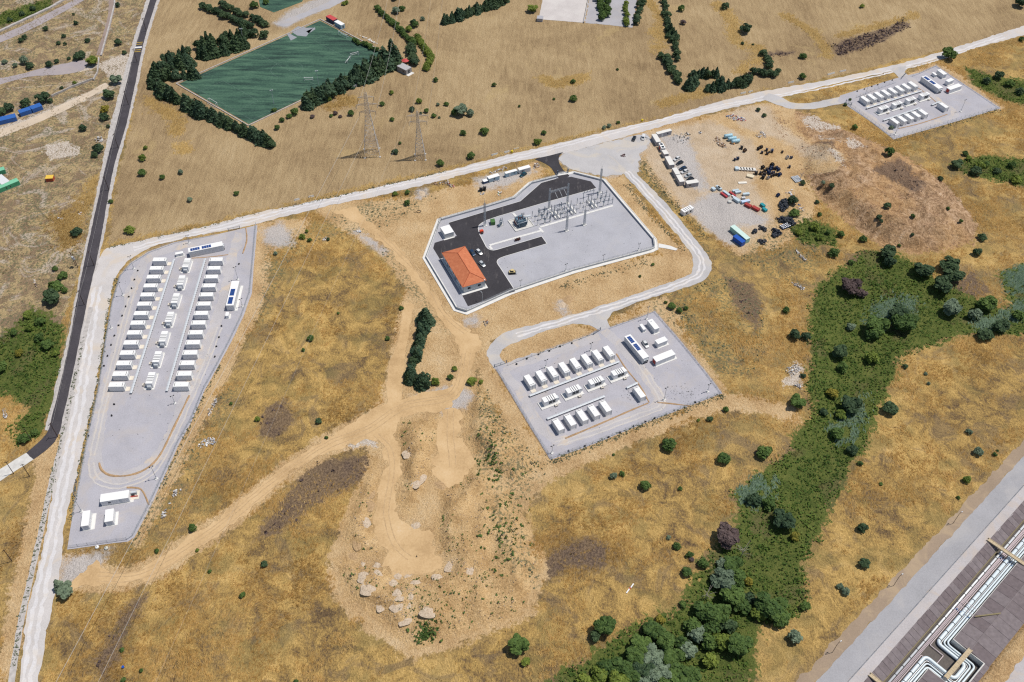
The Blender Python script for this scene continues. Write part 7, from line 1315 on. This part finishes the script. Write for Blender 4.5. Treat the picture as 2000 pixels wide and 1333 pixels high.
cluster('around the far right battery yard', 'bushes around the far yard', '1851,109,16 1567,111,7 1566,151,7 1517,142,8,d 1950,150,10,d 1667,250,7 1735,299,10 1866,322,13,d 1884,301,6 1910,327,11,l 1982,352,11,l 1905,337,12,d 1994,79,6 1945,335,8,d 1925,322,8 1975,325,9 1890,310,6,l 1650,205,4,d 1660,195,3 1740,250,5,p 1480,215,5,d 1492,226,5,d 1970,165,9 1925,160,8,d 1990,180,9,d')
def row(p0, p1, n, label, group, col='c', kd='cypress', h=(7, 9), wob=3.0, wide=0.0):
    if kd == 'cypress': n = int(n*1.35)
    for i in range(n):
        s = (i+.5)/n; x = p0[0]+(p1[0]-p0[0])*s+random.uniform(-wob, wob); y = p0[1]+(p1[1]-p0[1])*s+random.uniform(-wob, wob)*.6
        hh = random.uniform(*h)
        if kd in ('cypress', 'spire'): plant(x, y-0, hh*pxm(x, y), col, label % nth(i), group, kd) if False else _cyp(x, y, hh, col, label % nth(i), group, kd)
        else: plant(x, y, hh*pxm(x, y), col, label % nth(i), group, kd)
def _cyp(x, y, h, col, label, group, kd):
    t = thing('cypress_tree', label, 'tree', G(x, y), random.uniform(0, 6.28), group); h *= random.choice((.72, .85, .95, 1.0, 1.08, 1.18)); w = random.uniform(.9, 1.5); t.scale = (h*w, h*w*random.uniform(.85, 1.15), h); t.rotation_euler = (random.uniform(-.05, .05), random.uniform(-.05, .05), random.uniform(0, 6.28)); col = random.choice((col, col, 'd' if col == 'c' else col))
    if kd == 'cypress' and random.random() < .4: o = link('crown', crown_mesh('round', random.randrange(5), col), t); o.scale = (.27, .27, random.uniform(.34, .5))
    else: link('crown', crown_mesh(kd, random.randrange(4 if kd == 'cypress' else 3), col), t)
    link('trunk', TRC, t)
GP = 'cypress and pine rows around the pitch'
row((300, 160), (388, 150), 9, 'dark cypress, %s from the left in the front line of the left pitch grove', GP); row((303, 140), (380, 128), 8, 'dark cypress, %s from the left in the middle line of the left pitch grove', GP); row((318, 122), (372, 108), 6, 'dark cypress, %s from the left in the back line of the left pitch grove', GP)
row((388, 116), (480, 92), 9, 'dark pine, %s from the left in the front line of the grove above the pitch', GP, 'd', 'cypress', (7, 9.5)); row((388, 98), (478, 72), 8, 'dark pine, %s from the left in the back line of the grove above the pitch', GP, 'd', 'cypress', (7, 9.5))
row((395, 12), (490, 55), 12, 'dark tree, %s from the left in the belt at the top of the photo', GP, 'd', 'round', (2.4, 3.4)); row((430, 8), (525, 50), 10, 'dark tree, %s from the left in the upper belt at the top of the photo', GP, 'd', 'round', (2.6, 3.6)); row((470, 65), (520, 72), 4, 'dark round tree, %s from the left at the corner above the pitch', GP, 'd', 'round', (3, 3.6))
row((298, 172), (400, 232), 14, 'dark cypress, %s from the top along the left side of the pitch', GP, wob=4); row((405, 228), (535, 290), 16, 'dark cypress, %s from the top in the lower part of the left pitch hedge', GP, h=(6, 8), wob=4)
row((596, 212), (690, 168), 12, 'dark cypress, %s from the left along the right side of the pitch', GP, wob=3, h=(8, 11)); row((690, 166), (758, 130), 12, 'dark cypress, %s from the left at the right corner of the pitch', GP, wob=5, h=(9, 13)); row((610, 200), (700, 155), 8, 'dark cypress, %s from the left in the inner line right of the pitch', GP, wob=2, h=(8, 10))
row((688, 78), (740, 100), 9, 'low green hedge bush, %s from the left at the right end of the pitch', GP, 'g', 'round', (1.6, 2.2)); row((735, 15), (812, 90), 20, 'green hedge bush, %s from the top along the curved lane', 'hedges of the curved lane', 'g', 'round', (1.8, 2.6), 2); row((816, 72), (842, 115), 10, 'bright yellow-green hedge bush, %s from the top along the curved lane', 'hedges of the curved lane', 'l', 'round', (2.0, 2.8), 2); row((842, 112), (832, 138), 6, 'bright yellow-green hedge bush, %s from the top in the end of the lane hedge', 'hedges of the curved lane', 'l', 'round', (2.0, 2.8), 2)
row((800, 90), (812, 125), 6, 'tall dark tree, %s from the top beside the flat-roofed house', 'trees by the flat-roofed house', 'd', 'round', (2.8, 3.4)); row((768, 112), (774, 122), 2, 'tall dark conifer, %s from the left behind the flat-roofed house', 'trees by the flat-roofed house', 'c', 'spire', (13, 15)); row((772, 128), (778, 134), 2, 'dark bush, %s from the left against the flat-roofed house', 'trees by the flat-roofed house', 'd', 'round', (2.2, 2.8))
cluster('near the top middle of the photo', 'trees in the upper fields', '774,22,9,p 785,18,7 808,46,8,d 812,50,8 800,58,7,l 826,38,5,p 772,-2,7,d 672,8,5,l 678,6,5,l 1040,18,11,l 497,12,9,g 520,5,7')
row((868, 48), (992, 4), 20, 'dark cypress, %s from the left in the row in the upper fields', 'cypress row in the upper fields', 'c', 'cypress', (5.5, 7.5), 1.5)
row((1295, 2), (1308, 80), 14, 'dark tree, %s from the top in the tree line right of centre', 'tree line in the right fields', 'd', 'round', (2.2, 3.2), 4); row((1318, 72), (1322, 118), 8, 'dark tree, %s from the top in the right strand of the tree line', 'tree line in the right fields', 'd', 'round', (2.0, 2.8), 4); row((1290, 105), (1330, 165), 10, 'dark tree, %s from the top in the lower left strand of the tree line', 'tree line in the right fields', 'd', 'round', (2.6, 3.4), 5); row((1300, 60), (1318, 78), 4, 'slim dark cypress, %s from the top among the tree line', 'tree line in the right fields', 'c', 'spire', (7, 9))
row((1338, 180), (1360, 160), 5, 'dark conifer, %s from the left at the foot of the tree line', 'tree line in the right fields', 'c', 'cypress', (6, 8)); row((1345, 152), (1400, 152), 6, 'dark conifer, %s from the left in the back of the roadside trees', 'tree line in the right fields', 'c', 'cypress', (5, 6.5)); row((1375, 182), (1470, 162), 11, 'dark conifer, %s from the left in the front of the roadside trees', 'tree line in the right fields', 'c', 'cypress', (6, 8.5)); row((1470, 140), (1512, 148), 6, 'dark bush, %s from the left at the right end of the roadside trees', 'tree line in the right fields', 'd', 'round', (2, 3)); row((1490, 100), (1505, 135), 4, 'dark tree, %s from the top above the roadside trees', 'tree line in the right fields', 'd', 'round', (2.4, 3))
cluster('on the far right slope between fields', 'trees between the right fields', '1415,15,9,d 1455,60,12,d 1450,86,4,d 1470,88,3,d 1334,45,6,b 1683,13,5,l 1990,8,12,d')
row((1168, -4), (1178, 38), 8, 'green hedge bush, %s from the top in the gravel lot by the arena', 'hedges in the gravel lot', 'g', 'round', (2.4, 3.2), 3); row((1185, -4), (1186, 35), 5, 'green hedge bush, %s from the top in the second line by the arena', 'hedges in the gravel lot', 'g', 'round', (2.2, 2.8), 2); row((1224, 4), (1222, 52), 8, 'yellowish hedge bush, %s from the top in the gravel lot', 'hedges in the gravel lot', 'l', 'round', (1.8, 2.4), 2); row((1255, -2), (1242, 48), 8, 'dark hedge tree, %s from the top at the edge of the gravel lot', 'hedges in the gravel lot', 'd', 'round', (2.4, 3.2), 3)
row((831, 628), (800, 745), 12, 'dark cypress, %s from the top in the clump beside the straight track', 'cypress clump in the middle', 'c', 'cypress', (5.5, 8), 3); row((795, 748), (832, 752), 5, 'dark cypress, %s from the left at the foot of the middle clump', 'cypress clump in the middle', 'c', 'cypress', (5.5, 7.5), 3); _cyp(833, 632, 9.5, 'c', 'tallest pointed cypress at the top of the middle clump', 'cypress clump in the middle', 'spire'); plant(804, 705, 7, 'b', 'bare brownish bush inside the middle cypress clump', 'cypress clump in the middle')
plant(132, 1152, 17, 'p', 'silvery green bushy tree at the junction of the left gravel road and dirt track', None, 'tree'); _cyp(119, 1150, 5, 'p', 'pointed silvery shoot on the left side of the silvery tree', None, 'spire')
cluster('in the tall dark conifers field edge', 'young cypresses by the pylons', '806,217,4,c 822,222,3,c 850,226,3,c 858,230,3,c', 'c')
# bare dead trees
def dead(px, py, h, label):
    t = thing('dead_tree', label, 'tree', G(px, py), random.uniform(0, 6), 'dead trees'); part('trunk', MB().tube([(0, 0, 0), (.2, .1, h*.5), (.1, .3, h*.8)], .16, 6, True, .06), M_DEAD, t)
    for k in range(9): a = random.uniform(0, 6.28); z = h*random.uniform(.3, .75); l = h*random.uniform(.3, .55); part('branch', MB().tube([(.1, .1, z), (l*.5*math.cos(a), l*.5*math.sin(a), z+l*.4), (l*math.cos(a), l*math.sin(a), z+l*.6)], .07, 4, True, .02), M_DEAD, t)
M_DEAD = paint('bleached_dead_wood', (.42, .38, .34), .9, .15)
dead(1447, 1090, 8, 'bare grey dead tree at the left edge of the gully'); dead(1378, 1170, 6, 'bare fallen grey tree beside the gully bushes'); dead(1563, 352, 5, 'bare tree beside the bundle of pipes')

# ---------------------------------------------------------------- uncountable cover: undergrowth, grass, weeds, stones
def inview(n, lo=(-345, 112), hi=(350, 640)):
    C = RNG.uniform(lo, hi, (n, 2)); w = 172+(C[:, 1]-125)*.38; return C[np.abs(C[:, 0]) < w]
def zat(C): return H(C[:, 0], C[:, 1])
def stuff(name, V, F, mat, label): o = link(name, raw_mesh(name, V, F, mat)); tag(o, label, kind='stuff'); return o
jitter = lambda C: (vnoise(C[:, 0]/5, C[:, 1]/5, 21)-.5)*5
C = inview(420000); C = C[(look('green', C[:, 0], C[:, 1])+jitter(C)*1.1 > .2)]
den = vnoise(C[:, 0]/6, C[:, 1]/6, 31); C = C[RNG.random(len(C)) < .35+.65*den][:52000]
z = zat(C); nC = len(C); hh = .25+.5*vnoise(C[:, 0]/3.5, C[:, 1]/3.5, 33)**1.5+.8*sstep(vnoise(C[:, 0]/12, C[:, 1]/12, 36), .5, .9)
Pn = np.repeat(np.column_stack([C, z+hh*.5]), 3, 0)+RNG.normal(0, .28, (nC*3, 3)); Nn = np.tile([0, 0, 1.0], (nC*3, 1))+RNG.normal(0, .5, (nC*3, 3))
V, F = leafmesh('', Pn, Nn, .55, 3)
def m_under():
    t = NT('gully_undergrowth', .8, .2); b = t.noise(.05, 4, .6); k = t.math('ADD', t.math('MULTIPLY', t.noise(.35, 4, .6), .55), t.math('MULTIPLY', b, .45))
    c = t.ramp(k, [(.36, (.055, .105, .022)), (.47, (.10, .170, .035)), (.57, (.150, .220, .045)), (.7, (.22, .27, .065))]); c = t.mix(t.smooth(t.noise(.12, 4, .6), .62, .72, 0, .6), c, (.24, .17, .08)); t.col(c); t.translucent(.35); return t.m
stuff('gully_undergrowth', V, F, m_under(), 'dense green undergrowth filling the gully and the left patch')
_reeds = [W2([(1685, 625), (1712, 592), (1760, 572), (1805, 585), (1790, 605), (1745, 612), (1715, 640)]), W2([(1895, 632), (1930, 612), (2010, 585), (2010, 622), (1960, 632), (1930, 650)]), W2([(1955, 535), (2010, 508), (2010, 570), (1970, 582)]), W2([(1625, 820), (1660, 800), (1700, 760), (1705, 800), (1650, 870), (1630, 860)]), W2([(1440, 960), (1500, 930), (1520, 950), (1470, 1000)])]
REED_C = np.concatenate([inside_pts(p, 1500, .2)[0] for p in _reeds])
# golden grass tufts
C = inview(900000); x, y = C[:, 0], C[:, 1]; jt = jitter(C)
ok = (look('field', x, y)+jt < -1.5) & (look('scrub', x, y) < -1) & (look('dirt', x, y)+jt < -.5) & (look('green', x, y)+jt*.6 < -.3) & (look('grav', x, y)+jt < -.5) & (look('pale', x, y) < .3) & (look('red', x, y) < -.5)
def offroad(C, m):
    ok = np.ones(len(C), bool)
    for Pp in SHEETS: ok &= sdist(Pp, C[:, 0], C[:, 1], 3) < -m
    return ok
uv = (x-PO[0])*pn[0]+(y-PO[1])*pn[1]; ok &= (uv < -18.5)
C = C[ok]; den = .4*vnoise(C[:, 0]/22, C[:, 1]/22, 40)+.35*vnoise(C[:, 0]/8, C[:, 1]/8, 41)+.25*vnoise(C[:, 0]/2.6, C[:, 1]/2.6, 42); dk = look('dark', C[:, 0], C[:, 1])+jitter(C) > 0
C = C[(RNG.random(len(C)) < np.clip((den-.46)*6.5, .012, 1)) & ~(dk & (RNG.random(len(C)) < .8))]; C = C[offroad(C, .4)][:190000]
def strands(C, hs=1.0, wsc=1.0, q=3):
    n = len(C); z = zat(C); h = hs*(.40+.75*vnoise(C[:, 0]/9, C[:, 1]/9, 43))*RNG.uniform(.7, 1.3, n); fl = 1.1+2.2*(vnoise(C[:, 0]/26, C[:, 1]/26, 44)-.5)+RNG.normal(0, .35, n)
    Vt = []; base = np.column_stack([C, z-.03])
    for k in range(q):
        a = fl+PI/2+RNG.normal(0, .5, n); w = RNG.uniform(.07, .16, n)*wsc; dx, dy = np.cos(a)*w, np.sin(a)*w; off = RNG.normal(0, .25, (n, 2)); lean = h*RNG.uniform(.5, 1.3, n)
        b0 = base+np.column_stack([off+np.column_stack([dx, dy]), np.zeros(n)]); b1 = base+np.column_stack([off-np.column_stack([dx, dy]), np.zeros(n)]); tp = base+np.column_stack([off+np.column_stack([np.cos(fl)*lean, np.sin(fl)*lean])+RNG.normal(0, .12, (n, 2)), h*RNG.uniform(.6, 1.0, n)])
        Vt.append(np.stack([b0, b1, tp], 1))
    V = np.concatenate(Vt).reshape(-1, 3); return V, np.arange(len(V)).reshape(-1, 3)
V, F = strands(C)
mu, ml = W2(MAIN_U), W2(MAIN_L)
REED_C = REED_C+RNG.normal(0, 1.8, REED_C.shape); REED_C = REED_C[RNG.random(len(REED_C)) < np.clip(vnoise(REED_C[:, 0]/4, REED_C[:, 1]/4, 45)*2.2-.45, 0, 1)]; RV, RF = strands(REED_C, 1.5, 1.5, 3); stuff('reed_bed', RV, RF, m_leaf('bluish_green_reeds', (.17, .27, .18), (.36, .46, .32), .1), 'bluish green reeds in patches of the gully')
def m_straw():
    t = NT('dry_golden_grass', .8, .2); k = t.math('ADD', t.math('MULTIPLY', t.noise(.05, 3, .6), .45), t.math('MULTIPLY', t.noise(.7, 3, .7), .55))
    c = t.ramp(k, [(.32, (.42, .27, .095)), (.45, (.61, .40, .14)), (.56, (.73, .50, .20)), (.7, (.80, .60, .30))]); t.col(c); t.translucent(.42); return t.m
stuff('dry_grass', V, F, m_straw(), 'dry golden grass tufts over the meadows')
# dark dry stalks and weeds
def tufts(C, h0, w0, seed, q=4):
    r = np.random.default_rng(seed); n = len(C); z = zat(C); P = np.repeat(np.column_stack([C, z]), q, 0); s = np.repeat(r.uniform(.55, 1.5, n), q)[:, None]
    P = P+r.normal(0, 1, P.shape)*np.array([w0, w0, h0*.3])*s+np.array([0, 0, h0*.55])*s; N = np.tile([0, 0, .8], (len(P), 1))+r.normal(0, .6, P.shape); V, F = leafmesh('', P, N, w0*2.0, seed+1); V = V.reshape(-1, 4, 3); c = V.mean(1, keepdims=True); V = (c+(V-c)*s[:, None]).reshape(-1, 3); return V, F
C = inview(90000); x, y = C[:, 0], C[:, 1]; ok = (look('weed', x, y)+jitter(C) > 0) & (look('scrub', x, y) < 0)
ok &= offroad(C, .2)
C = C[ok]; C = C[RNG.random(len(C)) < np.clip((vnoise(C[:, 0]/6, C[:, 1]/6, 51)-.42)*2.2, 0, 1)][:5200]; V, F = tufts(C, .3, .19, 52); stuff('sparse_weeds', V, F, LEAF['w'], 'sparse grey-green weeds on the disturbed ground')
C = inview(160000); x, y = C[:, 0], C[:, 1]; sp_ = np.full(len(C), -12.0)
for p in P_SPOIL: sp_ = np.maximum(sp_, sdist(p, x, y, 12))
C = C[(sp_ > .8) & (RNG.random(len(C)) < np.clip((vnoise(x/8, y/8, 61)-.5)*2, 0, 1))][:900]; C = C[offroad(C, .1)]; V, F = tufts(C, .32, .19, 62, 3); stuff('spoil_weeds', V, F, LEAF['g'], 'small green weeds dotted over the sandy spoil')
Cs = np.concatenate([W2([(833+random.gauss(0, 12), 1240+random.gauss(0, 13)) for _ in range(90)]), W2([(985+random.gauss(0, 22), 1040+random.gauss(0, 40)) for _ in range(110)]), W2([(960+random.gauss(0, 14), 900+random.gauss(0, 34)) for _ in range(80)])]); V, F = tufts(Cs, .45, .27, 63, 5); stuff('spoil_shrubs', V, F, LEAF['g'], 'dark low shrubs in loose patches on the spoil slopes')
C = inview(260000); x, y = C[:, 0], C[:, 1]; C = C[(look('scrub', x, y) > 1)]; C = C[RNG.random(len(C)) < np.clip((vnoise(C[:, 0]/7, C[:, 1]/7, 71)-.45)*2, 0, 1)][:16000]; V, F = strands(C, .7, 1.2); stuff('scrubland_tufts', V, F, m_leaf('brown_olive_tufts', (.24, .185, .10), (.52, .41, .21), .1), 'brown and olive tufts on the left scrubland')
C = inview(240000); x, y = C[:, 0], C[:, 1]; C = C[(look('red', x, y)+jitter(C)*.5 > .4)]; C = C[RNG.random(len(C)) < np.clip((vnoise(C[:, 0]/6, C[:, 1]/6, 75)-.32)*1.6, 0, 1)][:9000]; V, F = strands(C, .7, 1.5); stuff('mound_scrub', V, F, m_leaf('rusty_brown_scrub', (.36, .22, .13), (.62, .43, .28), .1), 'rusty brown dry scrub over the spoil mound')
# dark scrub fringe
C = inview(260000); x, y = C[:, 0], C[:, 1]; C = C[(look('dark', x, y)+jitter(C)*1.2 > .2)]; C = C[(RNG.random(len(C)) < np.where(look('field', C[:, 0], C[:, 1]) > 0, 1, .08*np.clip(vnoise(C[:, 0]/4, C[:, 1]/4, 77)*2-.5, 0, 1)))][:6000]; V, F = tufts(C, .4, .3, 78, 3); stuff('dark_scrub', V, F, LEAF['b'], 'dark brown scrub patches in the grass and fields')
# bright tall grass along the field margins
def margin(px, n, spread, seed):
    r = np.random.default_rng(seed); P = spline(W2(px), 1.0); C = P[r.integers(0, len(P), n)]+r.normal(0, spread, (n, 2)); return C
Cm = np.concatenate([margin([(1530, 30), (1580, 60), (1610, 95), (1615, 112)], 260, 1.6, 1), margin([(1640, 70), (1700, 55), (1790, 30)], 200, 1.6, 2), margin([(1062, 155), (1085, 165), (1140, 152)], 260, 2.0, 3), margin([(1275, 60), (1295, 75), (1280, 95)], 160, 2.5, 4), margin([(1400, 10), (1430, 45), (1440, 85), (1480, 95), (1480, 115), (1445, 140)], 420, 2.2, 5), margin([(1290, 205), (1340, 190), (1380, 180)], 200, 1.8, 6), margin([(292, 195), (320, 215), (345, 235), (345, 262)], 260, 2.2, 7), margin([(130, 480), (150, 420), (175, 380), (190, 350)], 420, 3.0, 8), margin([(660, 190), (690, 200), (640, 210)], 140, 2, 9), margin([(1265, 0), (1290, 40), (1282, 70)], 200, 1.6, 10), margin([(353, 285), (362, 295)], 60, 2, 11), margin([(100, 440), (120, 425), (125, 455)], 160, 3, 12), margin([(1500, 178), (1300, 231), (1100, 277), (875, 333), (612, 393), (400, 442), (230, 478)], 900, 1.0, 13), margin([(1620, 160), (1780, 130), (1990, 80)], 300, 1.4, 14)])
Cm = np.repeat(Cm, 8, 0)+RNG.normal(0, 1.0, (len(Cm)*8, 2)); Cm = Cm[offroad(Cm, .2)]; V, F = strands(Cm, 1.1, 1.5); stuff('field_margin_grass', V, F, m_leaf('bright_straw', (.64, .45, .17), (.82, .62, .30), .1), 'bright straw-coloured tall grass along field margins')
# weeds along the edges of pads, roads and walls
Ce = np.concatenate([margin([(228, 545), (212, 600), (203, 668), (187, 768), (169, 848), (152, 938), (137, 1015)], 420, .45, 21), margin([(265, 1055), (292, 1000), (315, 955), (355, 868), (404, 764), (430, 716)], 260, .5, 22), margin([(1078, 903), (1160, 871), (1260, 830), (1330, 803), (1412, 773)], 500, .9, 23), margin([(1222, 362), (1255, 402), (1298, 448), (1334, 488)], 260, 1.0, 24), margin([(1256, 318), (1290, 368), (1332, 415), (1375, 462)], 420, 1.3, 25), margin([(165, 660), (150, 720), (133, 800), (112, 890), (94, 975), (70, 1080), (45, 1190), (28, 1300)], 420, .5, 26), margin([(1000, 715), (1060, 692), (1150, 660)], 200, .6, 27), margin([(1745, 276), (1850, 246), (1950, 215)], 260, .8, 28), margin([(1100, 560), (1180, 535), (1260, 512)], 160, 1.2, 29), margin([(940, 770), (990, 850), (1050, 912)], 260, 2.2, 30), margin([(215, 485), (300, 468), (400, 446), (600, 398), (870, 336)], 500, .8, 31)])
Ce = Ce[offroad(Ce, -.3)]; V, F = tufts(Ce, .22, .15, 32, 4); stuff('edge_weeds', V, F, LEAF['w'], 'low weeds along the edges of pads and roads')
# heaps of spoil
def heap_mesh(seed):
    r = np.random.default_rng(seed); V = [(0, 0, 1.0)]; n, m = 16, 6
    for j in range(1, m+1):
        for i in range(n): a = 2*PI*i/n; q = j/m; V.append((q*math.cos(a)*(1+.18*math.sin(3*a+seed)), q*math.sin(a)*(1+.15*math.cos(2*a+seed)), (1-q)**1.25*r.uniform(.6, 1.35)-.04*(j == m)))
    F = [(0, 1+i, 1+(i+1) % n) for i in range(n)]+[(1+(j-1)*n+i, 1+j*n+i, 1+j*n+(i+1) % n, 1+(j-1)*n+(i+1) % n) for j in range(1, m) for i in range(n)]
    return MB().add(V, F).mesh('heap', True)
def m_heap(nm, a, b): t = NT(nm, .95, .1); t.col(t.ramp(t.noise(1.6, 5, .75), [(.32, tuple(x*.7 for x in a)), (.48, a), (.66, b)])); t.bump(t.noise(2.0, 4, .7), .7, .2); return t.m
M_HG = m_heap('grey_rubble_soil', (.53, .415, .30), (.64, .53, .41)); M_HB = m_heap('brown_spoil_soil', (.42, .28, .15), (.56, .39, .22))
HM = []
for k in range(3):
    for mm in (M_HG, M_HB): me = heap_mesh(k); me.materials.append(mm); HM.append(me)
heaps = [(712, 1020, 9, 0), (812, 1026, 8, 0), (709, 1104, 7, 0), (736, 1104, 7, 0), (712, 1127, 9, 0), (737, 1122, 7, 0), (717, 1150, 9, 0), (777, 1125, 8, 0), (796, 1126, 7, 0), (812, 1140, 7, 0), (767, 1142, 7, 0), (777, 1162, 8, 0), (802, 1162, 7, 0), (747, 1182, 8, 0), (775, 1185, 8, 0), (800, 1182, 8, 0), (835, 1195, 9, 0), (791, 1210, 8, 0), (855, 1130, 8, 0), (880, 1105, 8, 0), (915, 1112, 14, 0), (861, 946, 10, 1), (796, 886, 7, 0), (821, 934, 8, 0), (812, 949, 6, 0), (700, 1060, 9, 1), (690, 1085, 8, 1), (720, 985, 9, 1), (722, 965, 7, 1), (1110, 583, 10, 1), (1098, 595, 7, 0), (825, 377, 7, 0)]
hs = sorted(heaps)
for i, (x, y, r, k) in enumerate(hs):
    R_ = r/pxm(x, y); o = thing('spoil_heap', f'{"grey rubble" if k == 0 else "sandy brown"} heap, {nth(i)} from the left among the dumped spoil heaps', 'heap', G(x, y+r*.2, -.12), random.uniform(0, 6), 'dumped spoil heaps', HM[2*random.randrange(3)+k], None, (R_*1.7, R_*1.45, R_*.24+.15))
# loose stones
def stones(C, smin, smax, seed):
    r = np.random.default_rng(seed); n = len(C); z = zat(C); o = np.array([(1, 0, 0), (0, 1, 0), (-1, 0, 0), (0, -1, 0), (0, 0, 1), (0, 0, -.4)]); s = r.uniform(smin, smax, n)[:, None, None]*r.uniform(.6, 1.2, (n, 6, 1))
    V = np.column_stack([C, z])[:, None, :]+o[None]*s*np.array([1, .8, .65]); f = np.array([(0, 1, 4), (1, 2, 4), (2, 3, 4), (3, 0, 4), (1, 0, 5), (2, 1, 5), (3, 2, 5), (0, 3, 5)]); F = (np.arange(n)[:, None, None]*6+f[None]).reshape(-1, 3); return V.reshape(-1, 3), F
C = inview(200000); x, y = C[:, 0], C[:, 1]; sp_ = np.full(len(C), -12.0)
for p in P_SPOIL: sp_ = np.maximum(sp_, sdist(p, x, y, 12))
C1 = C[sp_ > .6][:4200]; C2 = C[look('pale', x, y) > -1][:900]; V, F = stones(np.concatenate([C1, C2]), .08, .34, 91); stuff('loose_stones', V, F, M_HG, 'loose stones and clods over the spoil and rubble')
Ch = np.concatenate([W2([(x, y)])+RNG.normal(0, r/pxm(x, y)*.75, (55, 2)) for x, y, r, k in heaps if k == 0]); Ch = Ch[sdist(SUBW, Ch[:, 0], Ch[:, 1], 3) < 0]; V, F = stones(Ch, .08, .30, 97); stuff('heap_rubble', V, F, m_heap('pinkish_rubble', (.52, .42, .32), (.66, .56, .46)), 'broken rubble lying on the dumped spoil heaps')
C3 = inview(60000); x, y = C3[:, 0], C3[:, 1]; C3 = C3[((look('dirt', x, y) > .3) | (look('red', x, y) > .5))][:2600]
for Pp in (LP, S3P, S4P, SUBW): C3 = C3[sdist(Pp, C3[:, 0], C3[:, 1], 3) < -.3]
V, F = stones(C3, .06, .22, 95); stuff('scattered_clods', V, F, M_HB, 'scattered clods of earth on the bare ground')
# wheel ruts in the sandy tracks
def ruts(px, offs, label, w=.35): 
    P = spline(W2(px), 2.0); d = np.gradient(P, axis=0); d /= np.linalg.norm(d, axis=1)[:, None]; nn = np.stack([-d[:, 1], d[:, 0]], -1)
    for i, o_ in enumerate(offs): sheet('wheel_rut', ribbon(P+nn*o_, w), M_RUT, .068+.004*i, .22, label=f'{label}, {["left", "right", "middle", "outer"][i]} line')
ruts([(190, 1128), (260, 1128), (330, 1098), (430, 1030), (530, 948), (640, 872), (720, 840), (790, 795), (880, 775), (905, 730), (912, 690)], (-1.4, .6, 2.0), 'darker wheel rut in the long sandy track'); ruts([(735, 850), (762, 880), (765, 930), (755, 1000), (770, 1060), (800, 1090)], (-1.0, .9), 'darker wheel rut in the turning track'); ruts([(910, 650), (870, 615), (830, 545), (790, 505), (740, 455)], (-.9, .9), 'darker wheel rut beside the substation'); ruts([(880, 800), (880, 850), (885, 910)], (-1.3, 1.2), 'darker wheel rut in the short lobe')
Cp = np.concatenate([W2([(1335+random.gauss(0, 18), 768+random.gauss(0, 9)) for _ in range(90)]), W2([(1235+random.gauss(0, 9), 772+random.gauss(0, 7)) for _ in range(60)]), W2([(random.uniform(1030, 1360), random.uniform(700, 840)) for _ in range(120)]), W2([(random.uniform(215, 440), random.uniform(520, 900)) for _ in range(160)]), W2([(random.uniform(960, 1250), random.uniform(440, 540)) for _ in range(120)])])
okp = np.maximum(np.maximum(sdist(LP, Cp[:, 0], Cp[:, 1], 3), sdist(S3P, Cp[:, 0], Cp[:, 1], 3)), sdist(SUBW, Cp[:, 0], Cp[:, 1], 3)) > 1; V, F = stones(Cp[okp]+0, .08, .24, 99); V[:, 2] += .12; stuff('pad_litter', V, F, M_DARK, 'small dark stones and litter dotted over the gravel pads')
# odds and ends
mk = thing('marker_post', 'small dark post standing in the bare turning area', 'post', G(814, 1088), 0); part('shaft', MB().cyl(0, 0, 0, .95, .12, 6), M_BLACK, mk); part('foot', MB().bbox(0, 0, 0, .4, .4, .1), M_DARK, mk)
wb = thing('plastic_barrier', 'broken white and red strip lying in the grass', 'barrier', G(1230, 1150), .95); part('strip', MB().box(-2.3, -.2, .05, -.3, .2, .35).box(.4, -.35, .05, 2.3, .05, .35), M_WHITE, wb); part('red_piece', MB().box(-.3, -.25, .05, .4, .2, .4), M_RED, wb)
hs2 = thing('cable_loop', 'loose black cable loop hanging over the left substation wall', 'cable', (0, 0, 0)); cpts = [W(857, 428, .3), W(859, 424, 2.5), W(863, 427, 2.2), W(860, 432, 1.5), W(856, 440, 1.3), W(853, 450, 1.3), W(850, 456, .3)]; part('loop', MB().tube([Vector(p) for p in cpts], .1, 6), M_BLACK, hs2); part('end_cap', MB().tube([Vector(cpts[-1]), Vector(cpts[-1])+Vector((0, -.3, 0))], .13, 6), M_DARK, hs2)
cl2 = thing('cable_loop', 'small black cable coil on the dirt left of the substation', 'cable', G(818, 414, .15)); part('ring', torus(1.0, .13, 16, 5), M_BLACK, cl2); part('tail', MB().tube([(-.9, -.4, 0), (-2.0, -.7, 0), (-2.6, -.3, 0)], .12, 5), M_BLACK, cl2)
for i, (p, c) in enumerate((((190, 1070), (.8, .8, .78)), ((208, 1072), (.55, .55, .5)))): o = thing('dumped_sack', f'{["white round bag", "grey bulky bag"][i]} outside the near fence of the left yard', 'sack', G(*p), .4, 'dumped bags'); part('bag', MB().lathe([(.3, 0), (.75, .2), (.7, .6), (.3, .85)], 9), paint('sack_%d' % i, c, .8, .2), o, True); part('knot', MB().cyl(0, 0, .82, 1.0, .12, 6), M_DARK, o)
bb = thing('blue_bin', 'tiny blue plastic bin in the golden grass at the bottom left', 'bin', G(241.5, 1305), 0); part('tub', MB().lathe([(.3, 0), (.42, .9)], 8), M_BLUE, bb); part('rim', MB().lathe([(.46, .88), (.46, .96)], 8), M_BLUE, bb)
